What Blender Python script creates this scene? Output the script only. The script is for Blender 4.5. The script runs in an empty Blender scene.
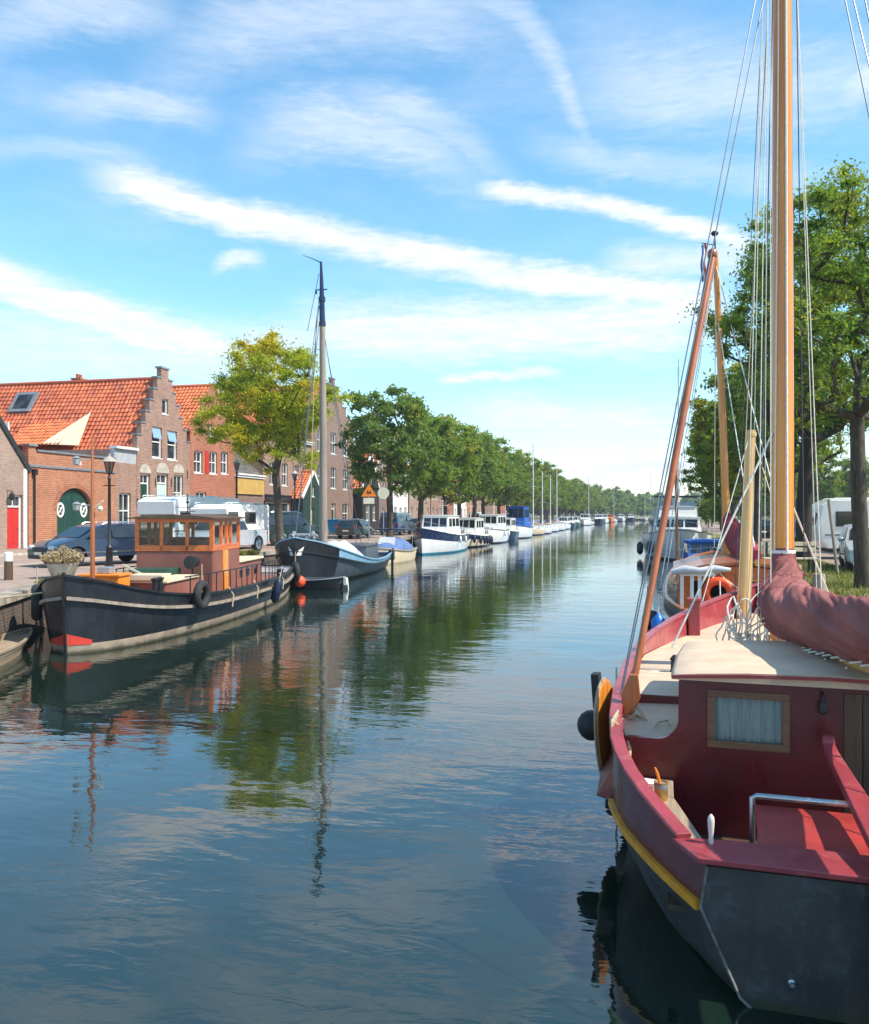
import bpy, bmesh, math, random
import numpy as np
from mathutils import Vector, Matrix, noise
R = math.radians
PI = math.pi
random.seed(7)
scene = bpy.context.scene
COL = scene.collection
EYE = 3.0            # eye height above the water
G = 1.15             # street level above the water
TH = math.atan(206/850)
CT, ST = math.cos(TH), math.sin(TH)

# ---------------------------------------------------------------- survey maths (where things stand in the world)
def ground(px, py, z):
    d = (EYE-z)*850/(py-514.0)
    xc = (px-434.5)/850*d
    return Vector((xc*CT-d*ST, d*CT+xc*ST, z))
def face_y(px, X):
    r = (px-434.5)/850
    return (-X*CT - r*X*ST)/(ST - r*CT)
def height(py, X, Y):
    d = -X*ST+Y*CT
    return EYE+(514-py)/850*d

# ---------------------------------------------------------------- mesh builder
class MB:
    def __init__(s): s.v=[]; s.f=[]; s.m=[]; s.sm=[]
    def add(s, vs, fs, m=0, smooth=False):
        o=len(s.v); s.v += [tuple(p) for p in vs]
        for f in fs:
            s.f.append([i+o for i in f]); s.m.append(m); s.sm.append(smooth)
        return s
    def poly(s, pts, m=0): return s.add(pts,[list(range(len(pts)))],m)
    def box(s, c, size, m=0, rz=0, rot=None):
        x,y,z=[a/2 for a in size]
        M = rot if rot is not None else Matrix.Rotation(rz,3,'Z')
        vs=[M@Vector((i*x,j*y,k*z))+Vector(c) for i in(-1,1) for j in(-1,1) for k in(-1,1)]
        return s.add(vs,[(0,1,3,2),(4,6,7,5),(0,4,5,1),(2,3,7,6),(0,2,6,4),(1,5,7,3)],m)
    def bb(s, a, b, m=0):
        return s.box([(a[i]+b[i])/2 for i in range(3)],[abs(b[i]-a[i]) for i in range(3)],m)
    def tube(s, pts, r, n=8, m=0, caps=True, up=None):
        pts=[Vector(p) for p in pts]
        if not hasattr(r,'__len__'): r=[r]*len(pts)
        rings=[]; prev=None
        for i,p in enumerate(pts):
            t=(pts[min(i+1,len(pts)-1)]-pts[max(i-1,0)])
            if t.length<1e-9: t=Vector((0,0,1))
            t.normalize()
            if prev is None:
                a=Vector((0,0,1)) if abs(t.z)<.9 else Vector((1,0,0))
                u=t.cross(a).normalized()
            else:
                u=(prev-t*prev.dot(t)).normalized()
            prev=u; w=t.cross(u)
            ra = r[i] if hasattr(r[i],'__len__') else (r[i],r[i])
            rings.append([p+u*ra[0]*math.cos(2*PI*k/n)+w*ra[1]*math.sin(2*PI*k/n) for k in range(n)])
        return s.loft(rings,m,closed=True,caps=caps,smooth=True)
    def loft(s, rows, m=0, closed=False, caps=False, smooth=True):
        n=len(rows[0]); vs=[p for r in rows for p in r]; fs=[]
        for i in range(len(rows)-1):
            for k in range(n if closed else n-1):
                a=i*n+k; b=i*n+(k+1)%n
                fs.append((a,b,b+n,a+n))
        s.add(vs,fs,m,smooth)
        if caps:
            s.add(rows[0],[list(range(n))],m); s.add(rows[-1],[list(range(n))],m)
        return s
    def lathe(s, prof, c=(0,0,0), n=16, m=0, axis='Z', smooth=True):
        rows=[]
        for r,z in prof:
            row=[]
            for k in range(n):
                a=2*PI*k/n; x,y=r*math.cos(a),r*math.sin(a)
                if axis=='Z': p=(x,y,z)
                elif axis=='X': p=(z,x,y)
                else: p=(x,z,y)
                row.append(Vector(p)+Vector(c))
            rows.append(row)
        return s.loft(rows,m,closed=True,caps=True,smooth=smooth)
    def ball(s, c, r, n=12, m=0):
        if not hasattr(r,'__len__'): r=(r,r,r)
        rows=[]
        h=n//2
        for i in range(h+1):
            a=-PI/2+PI*i/h; q=max(math.cos(a),.002)
            rows.append([(c[0]+r[0]*q*math.cos(2*PI*k/n),c[1]+r[1]*q*math.sin(2*PI*k/n),c[2]+r[2]*math.sin(a)) for k in range(n)])
        return s.loft(rows,m,closed=True,caps=True)
    def prism(s, pts, d0, d1, plane='XZ', m=0, smooth=False):
        """extrude 2-D outline between d0 and d1 along the missing axis"""
        def P(a,b,d):
            return {'XZ':(a,d,b),'YZ':(d,a,b),'XY':(a,b,d)}[plane]
        n=len(pts)
        vs=[P(a,b,d0) for a,b in pts]+[P(a,b,d1) for a,b in pts]
        s.add(vs[:],[list(range(n)),list(range(2*n-1,n-1,-1))],m)
        s.add(vs[:],[(i,(i+1)%n,(i+1)%n+n,i+n) for i in range(n)],m,smooth)
        return s
    def sweep(s, pts, prof, m=0, up=(0,0,1), smooth=False):
        """rectangular or other profile (side,up) swept along a path"""
        pts=[Vector(p) for p in pts]; up=Vector(up); rows=[]
        for i,p in enumerate(pts):
            t=(pts[min(i+1,len(pts)-1)]-pts[max(i-1,0)]).normalized()
            sd=t.cross(up).normalized(); uu=sd.cross(t).normalized()
            rows.append([p+sd*a+uu*b for a,b in prof])
        return s.loft(rows,m,closed=True,caps=True,smooth=smooth)
    def torus(s, c, R1, r, axis='Y', n=20, k=8, m=0, arc=(0,2*PI)):
        rows=[]
        full=abs(arc[1]-arc[0]-2*PI)<1e-6
        N=n+1
        for i in range(N):
            a=arc[0]+(arc[1]-arc[0])*i/n
            row=[]
            for j in range(k):
                b=2*PI*j/k; q=R1+r*math.cos(b); h=r*math.sin(b)
                x,y=q*math.cos(a),q*math.sin(a)
                p={'Z':(x,y,h),'Y':(x,h,y),'X':(h,x,y)}[axis]
                row.append(Vector(p)+Vector(c))
            rows.append(row)
        return s.loft(rows,m,closed=True,caps=not full)
    def mesh(s, name, mats, weld=True, sharp=40):
        me=bpy.data.meshes.new(name)
        me.from_pydata(s.v,[],s.f)
        me.polygons.foreach_set('material_index',s.m)
        me.polygons.foreach_set('use_smooth',s.sm)
        for m in mats: me.materials.append(m)
        bm=bmesh.new(); bm.from_mesh(me)
        if weld: bmesh.ops.remove_doubles(bm,verts=bm.verts,dist=.0004)
        bmesh.ops.recalc_face_normals(bm,faces=bm.faces)
        bm.to_mesh(me); bm.free()
        if sharp and any(s.sm): me.set_sharp_from_angle(angle=R(sharp))
        me.update()
        return me
def as_list(m): return m if isinstance(m,(list,tuple)) else [m]
def part(name, mb, mats, parent=None, bevel=0, sharp=40, weld=True, loc=None):
    o=bpy.data.objects.new(name, mb.mesh(name,as_list(mats),weld,sharp)); COL.objects.link(o)
    if parent is not None: o.parent=parent
    if loc is not None: o.location=loc
    if bevel:
        b=o.modifiers.new('bevel','BEVEL'); b.width=bevel; b.segments=2; b.limit_method='ANGLE'; b.angle_limit=R(40)
        b.harden_normals=False
    return o
def tag(o,label,cat,group=None,kind=None):
    if label: o['label']=label
    if cat: o['category']=cat
    if group: o['group']=group
    if kind: o['kind']=kind
    return o
def thing(name,label,cat,loc=(0,0,0),rz=0,group=None):
    o=bpy.data.objects.new(name,None); COL.objects.link(o); o.empty_display_size=.3
    o.location=loc; o.rotation_euler=(0,0,rz)
    return tag(o,label,cat,group)
def copy_tree(o,parent=None):
    c=o.copy(); COL.objects.link(c); c.parent=parent
    if parent is not None: c.matrix_parent_inverse=o.matrix_parent_inverse
    for ch in list(o.children): copy_tree(ch,c)
    return c
def struct(name,mb,mats,**k):
    o=part(name,mb,mats,**k); o['kind']='structure'; return o

# ---------------------------------------------------------------- materials
class NT:
    def __init__(s,nt): s.nt=nt; s.n=nt.nodes; s.l=nt.links
    def node(s,t,**k):
        n=s.n.new(t)
        for a,b in k.items(): setattr(n,a,b)
        return n
    def put(s,sock,v):
        if hasattr(v,'links') or isinstance(v,bpy.types.NodeSocket): s.l.new(v,sock)
        else: sock.default_value=v
    def math(s,op,a,b=None,c=None,clamp=False):
        n=s.node('ShaderNodeMath',operation=op,use_clamp=clamp); s.put(n.inputs[0],a)
        if b is not None: s.put(n.inputs[1],b)
        if c is not None: s.put(n.inputs[2],c)
        return n.outputs[0]
    def smooth(s,x,a,b,lo=0.,hi=1.):
        n=s.node('ShaderNodeMapRange',interpolation_type='SMOOTHSTEP')
        s.put(n.inputs[0],x); n.inputs[1].default_value=a; n.inputs[2].default_value=b; n.inputs[3].default_value=lo; n.inputs[4].default_value=hi
        return n.outputs[0]
    def mix(s,f,a,b,blend='MIX'):
        n=s.node('ShaderNodeMix',data_type='RGBA',blend_type=blend); s.put(n.inputs[0],f)
        s.put(n.inputs[6],a if not isinstance(a,tuple) else (*a[:3],1)); s.put(n.inputs[7],b if not isinstance(b,tuple) else (*b[:3],1))
        return n.outputs[2]
    def noise(s,vec,scale,detail=3,rough=.55,dist=0.):
        n=s.node('ShaderNodeTexNoise'); s.put(n.inputs['Vector'],vec); n.inputs['Scale'].default_value=scale
        n.inputs['Detail'].default_value=detail; n.inputs['Roughness'].default_value=rough; n.inputs['Distortion'].default_value=dist
        return n.outputs[0]
    def vmap(s,vec,scale=(1,1,1),rot=(0,0,0),loc=(0,0,0)):
        n=s.node('ShaderNodeMapping'); s.put(n.inputs[0],vec); n.inputs['Scale'].default_value=scale; n.inputs['Rotation'].default_value=rot; n.inputs['Location'].default_value=loc
        return n.outputs[0]
    def coord(s,w='Object'): return s.node('ShaderNodeTexCoord').outputs[w]
    def bump(s,h,strength=.5,dist=.02,normal=None):
        n=s.node('ShaderNodeBump'); n.inputs['Strength'].default_value=strength; n.inputs['Distance'].default_value=dist; s.put(n.inputs['Height'],h)
        if normal is not None: s.put(n.inputs['Normal'],normal)
        return n.outputs[0]
def newmat(name):
    m=bpy.data.materials.new(name); m.use_nodes=True; nt=NT(m.node_tree)
    b=m.node_tree.nodes['Principled BSDF']
    return m,nt,b
def C4(c): return (*c,1)
def mat(name,c,rough=.5,metal=0.,var=.25,vs=3.,bump=.0,bs=40.,c2=None,spec=.5,coat=0.,grime=0.,stretch=(1,1,1),dirt=(.08,.07,.055)):
    """paint / wood / stone with uneven tone, optional worn patches of a second colour"""
    m,t,b=newmat(name)
    co=t.vmap(t.coord(),scale=stretch)
    n=t.noise(co,vs,5,.6)
    lo=tuple(x*(1-var) for x in c); hi=tuple(min(1,x*(1+var*.6)) for x in c)
    f=t.smooth(n,.3,.7)
    col=t.mix(f,lo,hi)
    if c2 is not None:
        n2=t.noise(co,vs*2.3,6,.7,.4); col=t.mix(t.smooth(n2,.52,.66),col,c2)
    if grime:
        n3=t.noise(t.vmap(co,scale=(1,1,.25),loc=(3,5,1)),vs*1.7,7,.75)
        col=t.mix(t.math('MULTIPLY',t.smooth(n3,.45,.8),grime),col,dirt)
    t.put(b.inputs['Base Color'],col)
    b.inputs['Metallic'].default_value=metal
    t.put(b.inputs['Roughness'],t.smooth(t.noise(co,vs*3,4,.6),.2,.8,max(.02,rough-.1),min(1,rough+.12)))
    b.inputs['Specular IOR Level'].default_value=spec
    if coat: b.inputs['Coat Weight'].default_value=coat; b.inputs['Coat Roughness'].default_value=.12
    if bump: t.put(b.inputs['Normal'],t.bump(t.noise(co,bs,5,.6),bump,.01))
    return m
def wood(name,c1,c2,scale=6.,axis=2,rough=.4,coat=.3):
    m,t,b=newmat(name)
    st=[1,1,1]; st[axis]=.06
    co=t.vmap(t.coord(),scale=tuple(st))
    n=t.noise(co,scale*6,6,.65,.6); n2=t.noise(co,scale,3,.5,1.2)
    f=t.math('ADD',t.math('MULTIPLY',n,.55),t.math('MULTIPLY',n2,.45))
    t.put(b.inputs['Base Color'],t.mix(t.smooth(f,.35,.62),c1,c2))
    b.inputs['Roughness'].default_value=rough
    b.inputs['Coat Weight'].default_value=coat; b.inputs['Coat Roughness'].default_value=.2
    t.put(b.inputs['Normal'],t.bump(n,.15,.004))
    return m
def brick(name,c1,c2,mortar,bw=.30,rh=.105,msize=.016,var=.5,patch=.4,floor=False,bumpd=.02):
    m,t,b=newmat(name)
    sep=t.node('ShaderNodeSeparateXYZ'); t.put(sep.inputs[0],t.coord())
    cb=t.node('ShaderNodeCombineXYZ')
    if floor: t.put(cb.inputs[0],sep.outputs[0]); t.put(cb.inputs[1],sep.outputs[1])
    else: t.put(cb.inputs[0],t.math('ADD',sep.outputs[0],sep.outputs[1])); t.put(cb.inputs[1],sep.outputs[2])
    v=cb.outputs[0]
    br=t.node('ShaderNodeTexBrick'); t.put(br.inputs['Vector'],v)
    br.inputs['Scale'].default_value=1; br.inputs['Brick Width'].default_value=bw; br.inputs['Row Height'].default_value=rh
    br.inputs['Mortar Size'].default_value=msize; br.inputs['Mortar Smooth'].default_value=.3; br.inputs['Bias'].default_value=-.1
    br.inputs['Color1'].default_value=C4(c1); br.inputs['Color2'].default_value=C4(c2); br.inputs['Mortar'].default_value=C4(mortar)
    n=t.noise(t.coord(),.9,8,.72); n2=t.noise(v,6,4,.7)
    k=t.math('ADD',t.math('MULTIPLY',t.smooth(n,.3,.7),patch),t.math('MULTIPLY',n2,var))
    dark=t.mix(1.,br.outputs[0],tuple([.45]*3),'MULTIPLY')
    t.put(b.inputs['Base Color'],t.mix(t.math('SUBTRACT',k,.1,clamp=True),br.outputs[0],dark))
    b.inputs['Roughness'].default_value=.85
    h=t.math('ADD',t.math('MULTIPLY',br.outputs[1],-1.),t.math('MULTIPLY',n2,.5))
    t.put(b.inputs['Normal'],t.bump(h,.6,bumpd))
    return m
def tilemat(name,c1,c2,c3,tw=.33,th=.38):
    """clay pantiles: every tile a slightly different burn, moss and stains"""
    m,t,b=newmat(name)
    co=t.coord('UV')
    wn=t.node('ShaderNodeTexWhiteNoise',noise_dimensions='2D')
    fl=t.node('ShaderNodeVectorMath',operation='FLOOR'); t.put(fl.inputs[0],co); t.put(wn.inputs['Vector'],fl.outputs[0])
    col=t.mix(wn.outputs[0],c1,c2)
    n=t.noise(t.coord(),1.1,6,.7,.3)
    col=t.mix(t.math('MULTIPLY',t.smooth(n,.45,.68),.75),col,c3)
    t.put(b.inputs['Base Color'],col); b.inputs['Roughness'].default_value=.6
    t.put(b.inputs['Normal'],t.bump(t.noise(t.coord(),30,3,.6),.2,.01))
    return m
def glassy(name,c=(.03,.035,.04),rough=.06,spec=.8,alpha=1.):
    m,t,b=newmat(name)
    n=t.noise(t.coord(),1.3,3,.5)
    t.put(b.inputs['Base Color'],t.mix(t.smooth(n,.35,.65),tuple(x*.5 for x in c),tuple(x*1.6 for x in c)))
    b.inputs['Roughness'].default_value=rough; b.inputs['Specular IOR Level'].default_value=spec
    return m
def clear_glass(name,tint=(.85,.9,.9)):
    m=bpy.data.materials.new(name); m.use_nodes=True; t=NT(m.node_tree); t.n.clear()
    o=t.node('ShaderNodeOutputMaterial'); tr=t.node('ShaderNodeBsdfTransparent'); gl=t.node('ShaderNodeBsdfGlossy')
    tr.inputs[0].default_value=C4(tint); gl.inputs['Roughness'].default_value=.02
    fr=t.node('ShaderNodeFresnel'); fr.inputs[0].default_value=1.5
    mx=t.node('ShaderNodeMixShader'); t.put(mx.inputs[0],t.math('ADD',fr.outputs[0],.04)); t.l.new(tr.outputs[0],mx.inputs[1]); t.l.new(gl.outputs[0],mx.inputs[2])
    t.l.new(mx.outputs[0],o.inputs[0]); return m
def leafmat(name,c1,c2,c3=None,trans=.35):
    m=bpy.data.materials.new(name); m.use_nodes=True; t=NT(m.node_tree); t.n.clear()
    o=t.node('ShaderNodeOutputMaterial')
    g=t.node('ShaderNodeNewGeometry'); rnd=g.outputs['Random Per Island']
    n=t.noise(t.coord(),.55,4,.6,.5)
    f=t.math('ADD',t.math('MULTIPLY',rnd,.5),t.math('MULTIPLY',t.smooth(n,.35,.65),.55),clamp=True)
    col=t.mix(f,c1,c2)
    if c3 is not None:
        n2=t.noise(t.vmap(t.coord(),loc=(7,3,9)),.42,4,.6)
        col=t.mix(t.math('MULTIPLY',t.smooth(n2,.5,.64),t.math('ADD',.4,rnd),clamp=True),col,c3)
    d=t.node('ShaderNodeBsdfPrincipled'); t.put(d.inputs['Base Color'],col); d.inputs['Roughness'].default_value=.55; d.inputs['Specular IOR Level'].default_value=.3
    tl=t.node('ShaderNodeBsdfTranslucent'); t.put(tl.inputs[0],t.mix(1.,col,(1.3,1.35,.5),'MULTIPLY'))
    mx=t.node('ShaderNodeMixShader'); mx.inputs[0].default_value=trans
    t.l.new(d.outputs[0],mx.inputs[1]); t.l.new(tl.outputs[0],mx.inputs[2]); t.l.new(mx.outputs[0],o.inputs[0])
    return m

M={}
M['brick_pink']=brick('brick_pink',(.40,.20,.135),(.27,.125,.09),(.42,.35,.28))
M['brick_red']=brick('brick_red',(.50,.13,.05),(.34,.08,.035),(.42,.28,.2))
M['brick_orange']=brick('brick_orange',(.54,.18,.07),(.40,.12,.05),(.46,.32,.23))
M['brick_brown']=brick('brick_brown',(.29,.15,.105),(.21,.11,.08),(.33,.28,.24))
M['brick_pale']=brick('brick_pale',(.42,.27,.20),(.34,.20,.15),(.42,.37,.32))
M['clinker']=brick('clinker_paving',(.46,.32,.25),(.36,.245,.195),(.34,.28,.22),bw=.2,rh=.1,msize=.008,floor=True)
M['quaybrick']=brick('quay_brick',(.17,.10,.075),(.11,.075,.06),(.16,.14,.12),bw=.22,rh=.07,patch=.7)
M['tile_orange']=tilemat('tile_orange',(.58,.15,.055),(.40,.085,.035),(.26,.075,.045))
M['tile_bright']=tilemat('tile_bright',(.68,.19,.06),(.52,.13,.045),(.36,.11,.05))
M['tile_grey']=tilemat('tile_grey',(.13,.115,.11),(.07,.065,.065),(.17,.15,.12))
M['tile_dark']=tilemat('tile_dark',(.20,.075,.05),(.12,.05,.04),(.10,.08,.06))
M['white']=mat('white_paint',(.78,.77,.73),.45,var=.08,grime=.25)
M['white_gloss']=mat('white_gelcoat',(.80,.80,.78),.22,var=.05,vs=1.5,grime=.12,coat=.4)
M['cream']=mat('cream_paint',(.70,.58,.40),.5,var=.12,vs=1.7,grime=.22,bump=.08,bs=60)
M['cream_deck']=mat('cream_deck_paint',(.66,.49,.34),.6,var=.14,vs=2.2,grime=.28,bump=.25,bs=140)
M['stone']=mat('pale_stone',(.46,.41,.34),.8,var=.25,vs=2,grime=.4,bump=.3)
M['copestone']=mat('cope_stone',(.34,.28,.22),.85,var=.35,vs=1.5,grime=.5,bump=.5,bs=18)
M['green_door']=mat('green_door_paint',(.012,.055,.04),.4,var=.2)
M['red_door']=mat('red_door_paint',(.52,.03,.025),.35,var=.12)
M['pale_door']=mat('pale_door_paint',(.45,.62,.55),.4,var=.1)
M['yellow_board']=mat('ochre_board',(.52,.33,.09),.55,var=.15,grime=.15)
M['blackwood']=mat('tarred_wood',(.025,.028,.028),.6,var=.3)
M['greenwood']=mat('dark_green_boards',(.02,.05,.04),.5,var=.3)
M['grey_board']=mat('grey_board',(.38,.39,.40),.6,var=.12)
M['lead']=mat('lead_sheet',(.24,.26,.28),.45,var=.2,metal=.3)
M['pane']=glassy('window_glass',(.035,.04,.045),.08,.45)
M['pane_dark']=glassy('dark_glass',(.012,.014,.016),.04)
M['blind']=mat('blue_blind',(.22,.36,.55),.7,var=.1)
M['curtain']=mat('net_curtain',(.62,.62,.60),.9,var=.2,vs=12,stretch=(6,6,.3))
M['iron']=mat('black_iron',(.02,.022,.024),.45,var=.3,metal=.2)
M['steel']=mat('stainless_steel',(.55,.55,.54),.3,metal=.9,var=.1)
M['galv']=mat('galvanised_steel',(.38,.39,.40),.5,metal=.6,var=.2)
M['rubber']=mat('black_rubber',(.018,.018,.02),.65,var=.3)
M['tyre']=mat('tyre_rubber',(.022,.022,.022),.8,var=.2)
M['hull_black']=mat('black_hull_paint',(.015,.017,.022),.34,var=.35,vs=1.1,grime=.36,dirt=(.09,.085,.08),bump=.06,bs=4)
M['hull_grey']=mat('anthracite_hull_paint',(.060,.053,.049),.55,var=.28,vs=1.9,grime=.35,dirt=(.15,.145,.14),bump=.12,bs=60,spec=.3,c2=(.085,.083,.08))
M['hull_blue']=mat('light_blue_strake',(.22,.42,.58),.4,var=.12,grime=.2)
M['hull_slate']=mat('slate_hull_paint',(.07,.09,.11),.4,var=.2,grime=.3)
M['hull_navy']=mat('navy_hull_paint',(.012,.022,.07),.25,var=.2)
M['hull_green']=mat('green_hull_paint',(.02,.07,.05),.3,var=.2)
M['antifoul_cyan']=mat('cyan_antifouling',(.05,.30,.45),.5,var=.15)
M['boot_tan']=mat('tan_boot_top',(.42,.33,.24),.7,var=.3,vs=2,grime=.5,dirt=(.12,.1,.06))
M['boot_red']=mat('red_boot_top',(.62,.05,.03),.55,var=.2,grime=.2)
M['maroon']=mat('maroon_gloss',(.13,.009,.012),.33,var=.30,vs=1.6,grime=.22,dirt=(.07,.03,.025),coat=.25,bump=.12,bs=9)
M['maroon_rail']=mat('sun_faded_red_paint',(.31,.040,.050),.36,var=.18,vs=2.6,grime=.38,dirt=(.16,.05,.045),coat=.15,bump=.14,bs=70,c2=(.36,.075,.08))
M['hatch_red']=mat('hatch_red_paint',(.36,.038,.032),.4,var=.22,vs=3,c2=(.28,.05,.04),bump=.1,bs=60)
M['ochre_strip']=mat('ochre_rubbing_strip',(.80,.30,.012),.4,var=.18,vs=6,grime=.2)
M['sailcover']=mat('faded_maroon_canvas',(.30,.095,.085),.85,var=.28,vs=1.3,grime=.2,dirt=(.16,.05,.05),bump=.5,bs=220)
M['sail_red']=mat('red_sailcloth',(.30,.025,.035),.8,var=.3,vs=4,bump=.3,bs=60)
M['tug_pink']=mat('oxide_red_paint',(.25,.092,.065),.5,var=.2,vs=1.5,grime=.25,dirt=(.14,.07,.05))
M['orange_box']=mat('orange_paint',(.80,.22,.02),.45,var=.1)
M['cover_blue']=mat('blue_canvas',(.10,.17,.36),.85,var=.2,vs=3,bump=.4,bs=30)
M['cover_bright']=mat('bright_blue_canvas',(.015,.10,.38),.8,var=.2,vs=3,bump=.3,bs=30)
M['cover_grey']=mat('grey_tarpaulin',(.50,.52,.55),.7,var=.15,vs=3,bump=.5,bs=12)
M['cover_dark']=mat('dark_grey_canvas',(.06,.065,.075),.8,var=.2)
M['buoy_orange']=mat('orange_buoy',(.85,.09,.02),.45,var=.12)
M['fender_blue']=mat('blue_fender',(.01,.16,.55),.35,var=.1)
M['fender_navy']=mat('navy_fender',(.012,.02,.05),.4,var=.2)
M['fender_white']=mat('white_fender',(.7,.7,.68),.4,var=.1,grime=.3)
M['rope']=mat('white_rope',(.82,.79,.70),.9,var=.15,vs=30,bump=.6,bs=200)
M['rope_tan']=mat('tan_rope',(.48,.37,.24),.9,var=.2,vs=30,bump=.6,bs=200)
M['rope_dark']=mat('dark_rope',(.07,.075,.09),.9,var=.2,vs=30)
M['wire']=mat('steel_wire',(.17,.19,.22),.4,metal=.6,var=.1)
M['varnish']=wood('varnished_spruce',(.62,.19,.018),(.80,.31,.04),1.6,2,.28,.6)
M['varnish_red']=wood('varnished_mahogany',(.30,.075,.022),(.42,.125,.035),2.,2,.35,.4)
M['varnish_h']=wood('varnished_teak_panel',(.52,.10,.018),(.74,.19,.03),3.,1,.35,.4)
M['spruce_pale']=wood('pale_oiled_spar',(.62,.34,.09),(.74,.44,.16),3.,2,.45,.2)
M['weathered']=wood('weathered_grey_wood',(.20,.16,.125),(.33,.275,.22),4.,2,.8,0)
M['weathered_h']=wood('weathered_boards',(.20,.145,.095),(.36,.28,.19),4.,1,.8,0)
M['oak_dark']=wood('dark_oak',(.055,.03,.018),(.11,.06,.032),4.,2,.45,.2)
M['framewood']=wood('brown_frame_wood',(.13,.055,.025),(.21,.10,.045),5.,0,.45,.2)
M['pale_wood']=wood('pale_plank',(.52,.42,.28),(.66,.55,.38),4.,0,.7,0)
M['bark']=mat('bark',(.075,.058,.042),.95,var=.45,vs=5,bump=1.,bs=16,stretch=(1,1,.22),c2=(.12,.10,.075))
M['bark_dark']=mat('dark_bark',(.035,.028,.022),.95,var=.4,vs=5,bump=1.,bs=16,stretch=(1,1,.22))
M['flag_red']=mat('flag_red',(.55,.02,.03),.8,var=.05); M['flag_white']=mat('flag_white',(.8,.8,.8),.8,var=.03); M['flag_blue']=mat('flag_blue',(.02,.06,.30),.8,var=.05)
M['chrome']=mat('chrome',(.7,.7,.7),.15,metal=1,var=.05)
M['headlamp']=mat('headlamp_lens',(.6,.62,.65),.1,var=.2,vs=8)
M['taillamp']=mat('tail_lamp',(.45,.01,.01),.2,var=.1)
M['earth']=mat('earth',(.13,.095,.06),.95,var=.3,vs=2,bump=.8,bs=8)
M['asphalt']=mat('asphalt',(.055,.055,.055),.9,var=.25,vs=2,bump=.5,bs=120,c2=(.075,.072,.068))
M['skin']=mat('skin',(.5,.3,.22),.6,var=.1)
M['black_cloth']=mat('black_cloth',(.012,.012,.015),.9,var=.2)
M['bin_blue']=mat('blue_plastic',(.02,.28,.55),.4,var=.1)
M['sign_orange']=mat('orange_sign',(.85,.22,.01),.5,var=.05)
M['sign_pale']=mat('pale_sign',(.70,.66,.50),.5,var=.1)
M['dry_plant']=leafmat('dry_stalks',(.35,.25,.14),(.50,.40,.26),trans=.2)
def carpaint(name,c,rough=.18):
    m,t,b=newmat(name)
    n=t.noise(t.coord(),2.5,4,.6)
    t.put(b.inputs['Base Color'],t.mix(t.smooth(n,.3,.7),tuple(x*.9 for x in c),tuple(min(1,x*1.08) for x in c)))
    b.inputs['Metallic'].default_value=.1; b.inputs['Roughness'].default_value=rough+.12; b.inputs['Coat Weight'].default_value=1.; b.inputs['Coat Roughness'].default_value=.04
    return m
def slime(m):
    t=NT(m.node_tree); b=m.node_tree.nodes['Principled BSDF']; old=b.inputs['Base Color'].links[0].from_socket
    sp=t.node('ShaderNodeSeparateXYZ'); t.put(sp.inputs[0],t.coord()); n=t.noise(t.coord(),5,5,.7)
    h=t.math('ADD',sp.outputs[2],t.math('MULTIPLY',t.math('SUBTRACT',n,.5),-.16))
    t.put(b.inputs['Base Color'],t.mix(t.smooth(h,.01,.09,.85,0.),old,(.045,.05,.022)))
slime(M['hull_grey']); slime(M['boot_tan'])
M['car_navy']=carpaint('navy_car_paint',(.008,.014,.04)); M['car_silver']=carpaint('silver_car_paint',(.42,.43,.45)); M['car_green']=carpaint('dark_green_car_paint',(.012,.03,.035))
M['car_blue']=carpaint('blue_car_paint',(.04,.10,.22)); M['car_grey']=carpaint('grey_car_paint',(.12,.125,.13)); M['car_black']=carpaint('black_car_paint',(.012,.012,.014)); M['car_red']=carpaint('red_car_paint',(.35,.02,.02)); M['car_white']=carpaint('white_car_paint',(.72,.72,.72))
L_YELLOW=leafmat('leaf_yellow_green',(.22,.29,.022),(.46,.46,.03),(.56,.44,.035),.5)
L_GREEN=leafmat('leaf_green',(.10,.18,.035),(.22,.31,.055),(.27,.28,.045),.5)
L_GREEN2=leafmat('leaf_fresh_green',(.12,.19,.03),(.24,.31,.05),(.34,.32,.045),.5)
L_DARK=leafmat('leaf_dark_green',(.09,.16,.04),(.19,.27,.065),(.26,.29,.05),.5)
L_GRASS=leafmat('grass_blades',(.10,.12,.02),(.20,.20,.04),(.28,.23,.07),.4)
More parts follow.
